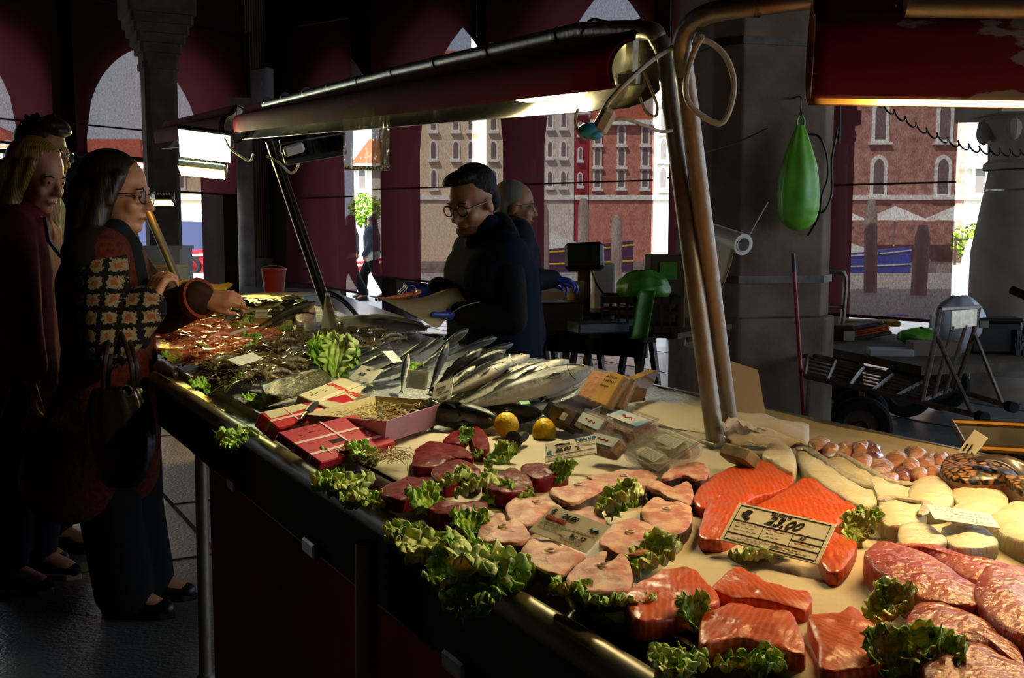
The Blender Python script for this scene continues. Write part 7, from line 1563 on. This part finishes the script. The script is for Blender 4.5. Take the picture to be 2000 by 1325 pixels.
mb = MB(); mb.tube([W(88, 425, -.13), W(95, 470, -.15), W(118, 500, -.08)], .008, 6); mb.build('bag_strap', m_lea, p2_)
q = J['wrr'] + O + Vector((-.03, -.06, -.09)); ph = thing('phone', 'phone in a pale edged case held low by the blond person', 'phone', T(*q) @ RZ(.4) @ RY(.35))
mb = MB(); mb.box((0, 0, 0), (.075, .008, .15), bev=.003); mb.build('screen', m_black, ph, smooth=False); mb = MB(); mb.tube([(-.037, 0, -.07), (.037, 0, -.07), (.037, 0, .07), (-.037, 0, .07)], .004, 6, closed=True); mb.build('case_edge', mat('case_pale', '#8a8890', .5), ph)

# --- man behind them
Y0 = 4.45; g0 = atY(70, 450, 4.45); O = Vector((g0.x, g0.y, 0))
p3_ = person('person', 'tall man with tousled dark hair and glasses behind the blond person', O)
J = dict(neck=W(62, 385), chest=W(60, 470), waist=W(60, 580), hip=W(60, 670), shr=W(40, 410, -.18), shl=W(85, 410, .18), elr=W(45, 560, -.22), wrr=W(80, 640, -.2), ell=W(95, 560, .22), wrl=W(110, 650, .2))
std_legs(J, W(60, 690), Vector((0, 0, .5)), Vector((-.03, 0, .09)), .1, Vector((.95, -.2, 0)).normalized())
Hd = HM(W(84, 303), -.2, .12)
body(p3_, J, m_skin2, [((J['wrr'], (.3, 0, -1), (-.9, -.3, 0)), dict(side=1, curl=.5)), ((J['wrl'], (.3, 0, -1), (-.9, -.3, 0)), dict(side=-1, curl=.5))], Hd, 1.02, 1.05)
face_parts(p3_, Hd, 1.02, m_black)
def hair3(mb):
    def e(c, r): t = MB(); t.ell(c, r, nu=20, nv=14); mb.add(t.v, t.f, 0, Hd)
    e((-.025, 0, .06), (.1, .088, .088)); e((-.06, 0, .0), (.065, .08, .07)); e((.03, 0, .12), (.07, .075, .04)); e((.075, 0, .105), (.035, .055, .025))
    for k in range(26):
        a = R.uniform(0, 6.28); b = R.uniform(.5, 1.4); d = Vector((math.cos(a) * math.cos(b), math.sin(a) * math.cos(b), math.sin(b))); p = Vector((-.01, 0, .06)) + Vector((d.x * .09, d.y * .08, d.z * .09)); t = MB(); t.cap(p, p + (d + Vector((.2, 0, .1))) * R.uniform(.004, .02), .02, .009); mb.add(t.v, t.f, 0, Hd)
cloth(p3_, 'hair', hair3, m_hairb, .005, 1)
cloth(p3_, 'coat', lambda mb: (torso(mb, J, .03, 1.05), limb(mb, [J['shr'], J['elr'], J['wrr']], [.08, .068, .05]), limb(mb, [J['shl'], J['ell'], J['wrl']], [.08, .068, .05])), mat('coat_black', '#0e0d0f', .9), .012)
cloth(p3_, 'trousers', lambda mb: [limb(mb, [J['hp' + k], J['kn' + k], J['an' + k] + Vector((0, 0, .03))], [.11, .085, .07]) for k in 'rl'], m_trs, .013)
for k in 'rl': shoe(p3_, J['an' + k] + Vector((0, 0, -.03)), J['ft' + k], m_black, m_black)

# --- vendor with the paper
Y0 = 4.2; g0 = atY(960, 450, 4.25); O = Vector((g0.x, g0.y, 0))
v1 = person('person', 'fishmonger with dark hair, round glasses and quilted navy vest holding paper', O)
J = dict(neck=W(955, 462, .02), chest=W(958, 540, .03), waist=W(962, 640, .03), hip=W(968, 720, .03), shr=W(925, 492, .17), shl=W(990, 500, -.13), elr=W(925, 600, .22), wrr=W(842, 565, .0), ell=W(1000, 625, -.22), wrl=W(884, 612, -.22))
std_legs(J, W(968, 740, .03), Vector((.02, 0, .5)), Vector((0, 0, .09)), .1, Vector((-1, -.1, 0)).normalized())
Hd = HM(W(923, 397), PI + .85, .34, 0)
body(v1, J, m_skin2, [], Hd, 1.04, 1.0)
face_parts(v1, Hd, 1.04, mat('tortoise', '#1c1410', .25))
def hair4(mb):
    def e(c, r): t = MB(); t.ell(c, r, nu=20, nv=14); mb.add(t.v, t.f, 0, Hd)
    e((-.03, 0, .065), (.098, .086, .085)); e((-.065, 0, .0), (.05, .078, .07)); e((.03, 0, .112), (.072, .066, .028)); e((.078, -.012, .106), (.026, .04, .016))
cloth(v1, 'hair', hair4, mat('hair_black', '#0e0b09', .65, tex='wave', col2='#1c1612', scale=60, dist=3, bump=.5, bscale=90), .006, 2)
mb = MB(); mb.ell((.055, 0, -.088), (.052, .05, .03)); mb.build('beard', mat('stubble', '#5a3c2a', .8, col2='#8a5c40', scale=200), v1, M=Hd)
m_vest = mat('vest_navy', '#1c2230', .92, spec=.04, tex='wave', col2='#2a3140', scale=5.5, lo=.05, hi=.35, stretch=(0, 0, 1)); m_vb = mat('sleeve_black', '#0c0b0c', .85, bump=.4, bscale=30)
def vest(mb):
    torso(mb, J, .03, 1.0); ax2 = (J['shl'] - J['shr']).normalized()
    for k in range(9): c = J['chest'].lerp(J['hip'], k / 8); mb.cap(c - ax2 * .1, c + ax2 * .1, .152, .152, 18)
cloth(v1, 'vest', vest, m_vest, .009, 2)
cloth(v1, 'sleeve', lambda mb: limb(mb, [J['shl'] + Vector((0, 0, -.01)), J['ell'], J['wrl'] + Vector((.03, 0, 0))], [.07, .06, .046]), m_vb, .008)
cloth(v1, 'sleeve', lambda mb: limb(mb, [J['shr'], J['elr'], J['wrr'] + Vector((.03, 0, 0))], [.078, .068, .05]), m_vb, .008)
cloth(v1, 'hood', lambda mb: (mb.cap(W(945, 452, .08), W(975, 440, .06), .045, .055), mb.cap(W(975, 440, .06), W(990, 462, -.06), .055, .05), mb.cap(W(990, 462, -.06), W(940, 478, -.08), .05, .035), mb.cap(W(922, 474, -.06), W(930, 474, .05), .03, .035)), m_vb, .009)
cloth(v1, 'trousers', lambda mb: [limb(mb, [J['hp' + k], J['kn' + k], J['an' + k] + Vector((0, 0, .02))], [.115, .09, .07]) for k in 'rl'], m_trs, .013)
for k in 'rl': shoe(v1, J['an' + k] + Vector((0, 0, -.03)), J['ft' + k], m_black, m_black)
cloth(v1, 'glove', lambda mb: hand_into(mb, J['wrl'] + Vector((.01, 0, 0)), (-1, -.15, -.02), (-.1, .25, -1), side=-1, curl=.16, thumb=1.0, s=1.12), m_glove, .0045, 2)
cloth(v1, 'glove', lambda mb: hand_into(mb, J['wrr'] + Vector((-.0, 0, 0)), (-1, -.3, .1), (.1, -.2, 1), side=1, curl=1.25, thumb=.5, s=1.12), m_glove, .0045, 2)
# brown paper sheet in his hands
m_wrap = mat('wrapping_paper', '#a89874', .75, col2='#b4a480', scale=10)
pp_ = [W(688, 574, -.1), W(800, 585, -.16), W(870, 566, -.1), W(902, 558, -.02), W(930, 575, -.05), W(944, 562, -.08)]
qq_ = [W(740, 582, -.26), W(812, 618, -.34), W(852, 640, -.34), W(872, 622, -.3), W(900, 600, -.27), W(935, 590, -.25)]
A = spline(pp_, 5); B = spline(qq_, 5)
mb = MB(); mb.grid(25, 10, lambda i, j: A[round(i * 25)].lerp(B[round(i * 25)], j) + Vector((0, 0, .02 * math.sin(j * PI) * math.sin(i * 5)))); tag(mb.build('wrapping_sheet', m_wrap, M=T(*O), sharp=180, solid=.0015), 'big sheet of brown wrapping paper held open by the fishmonger', 'paper')
for k in range(5):
    o = dup(pw, T(*(W(762 + 12 * k, 585 - 3 * k, -.16 - .01 * k) + O)) @ RZ(.5 + .3 * k) @ RX(1.3) @ Matrix.Scale(.11, 4), 'prawn lying on the sheet of wrapping paper', group='prawns on the wrapping paper')

# --- second vendor
Y0 = 5.6; g0 = atY(1008, 450, 5.65); O = Vector((g0.x, g0.y, 0))
v2 = person('person', 'grey haired vendor with dark glasses behind the first, reaching to the scale', O)
J = dict(neck=W(1000, 448), chest=W(1000, 510), waist=W(1002, 590), hip=W(1004, 650), shr=W(1010, 462, -.17), shl=W(992, 462, .17), elr=W(1018, 550, -.22), wrr=W(1078, 545, -.12), ell=W(1000, 545, .24), wrl=W(1060, 548, .15))
std_legs(J, W(1004, 665), Vector((0, 0, .48)), Vector((0, 0, .09)), .1, Vector((1, 0, 0)))
Hd = HM(W(1007, 404), -.02, .12)
body(v2, J, m_skin2, [], Hd, .98, 1.0, .008)
face_parts(v2, Hd, .98, m_black)
def hair5(mb):
    def e(c, r): t = MB(); t.ell(c, r, nu=20, nv=14); mb.add(t.v, t.f, 0, Hd)
    e((-.03, 0, .05), (.095, .083, .088)); e((-.06, 0, .0), (.055, .078, .07))
cloth(v2, 'hair', hair5, mat('hair_grey', '#5c564e', .6, tex='wave', col2='#85807a', scale=60, dist=3), .007, 2)
m_nvy = mat('jacket_navy', '#0e1220', .8, bump=.3, bscale=20)
cloth(v2, 'jacket', lambda mb: (torso(mb, J, .03, 1.0), limb(mb, [J['shr'], J['elr'], J['wrr']], [.08, .066, .05]), limb(mb, [J['shl'], J['ell'], J['wrl']], [.08, .066, .05])), m_nvy, .01)
cloth(v2, 'trousers', lambda mb: [limb(mb, [J['hp' + k], J['kn' + k], J['an' + k] + Vector((0, 0, .02))], [.115, .09, .07]) for k in 'rl'], m_trs, .014)
for k in 'rl': shoe(v2, J['an' + k] + Vector((0, 0, -.03)), J['ft' + k], m_black, m_black)
for w0, s_ in (('wrr', 1), ('wrl', -1)): cloth(v2, 'glove', lambda mb, w0=w0, s_=s_: hand_into(mb, J[w0], (1, 0, -.1), (.2, 0, 1), side=s_, curl=.7, s=1.1), m_glove, .005, 2)

# --- passers-by outside
def walker(px, Y, label, mj, mt, mh, shirt=None, vox=.016):
    global O, Y0
    O = Vector((atY(px, 450, Y).x, Y, 0)); r_ = person('person', label, O); V = Vector
    J = dict(neck=V((0, 0, 1.4)), chest=V((0, 0, 1.25)), waist=V((0, 0, 1.05)), hip=V((0, 0, .9)), shr=V((0, .15, 1.37)), shl=V((0, -.15, 1.37)), elr=V((-.1, .22, 1.1)), wrr=V((.1, .22, .95)), ell=V((.02, -.22, 1.1)), wrl=V((-.12, -.22, .9)),
             hpr=V((0, .08, .86)), hpl=V((0, -.08, .86)), knr=V((-.18, .08, .5)), knl=V((.1, -.08, .5)), anr=V((-.22, .08, .09)), anl=V((.28, -.08, .14)), ftr=V((-.36, .08, .04)), ftl=V((.16, -.08, .05)))
    Hd = HM(V((0, 0, 1.55)), PI - .5)
    body(r_, J, m_skin1, [((J['wrr'], (0, 0, -1), (0, 1, 0)), dict(curl=.4)), ((J['wrl'], (0, 0, -1), (0, -1, 0)), dict(curl=.4))], Hd, 1, .95, .012)
    def hr(mb):
        t = MB(); t.ell((-.02, 0, .05), (.1, .088, .09)); t.cap((-.05, 0, .03), (-.06, 0, -.1), .08, .085); mb.add(t.v, t.f, 0, Hd)
    cloth(r_, 'hair', hr, mh, .012); cloth(r_, 'jacket', lambda mb: (torso(mb, J, .06, .95, False), limb(mb, [J['shr'], J['elr'], J['wrr']], [.1, .09, .06]), limb(mb, [J['shl'], J['ell'], J['wrl']], [.1, .09, .06])), mj, vox)
    if shirt: cloth(r_, 'shirt', lambda mb: mb.cap(V((0, -.08, .88)), V((0, .08, .92)), .16, .16), shirt, vox)
    cloth(r_, 'trousers', lambda mb: [limb(mb, [J['hp' + k], J['kn' + k], J['an' + k] + V((0, 0, .03))], [.12, .1, .09]) for k in 'rl'], mt, vox)
    for k in 'rl': shoe(r_, J['an' + k] + V((0, 0, -.04)), J['ft' + k], m_black, m_black)
walker(726, 22, 'passer-by in a grey blue puffer jacket walking outside between the curtains', mat('puffer_grey', '#3a4250', .7), m_trs, m_hairb, m_white)
walker(683, 21.2, 'dark passer-by seen through the dark red curtain beside the puffer jacket', mat('coat_charcoal', '#26262a', .8), m_trs, m_hairb)
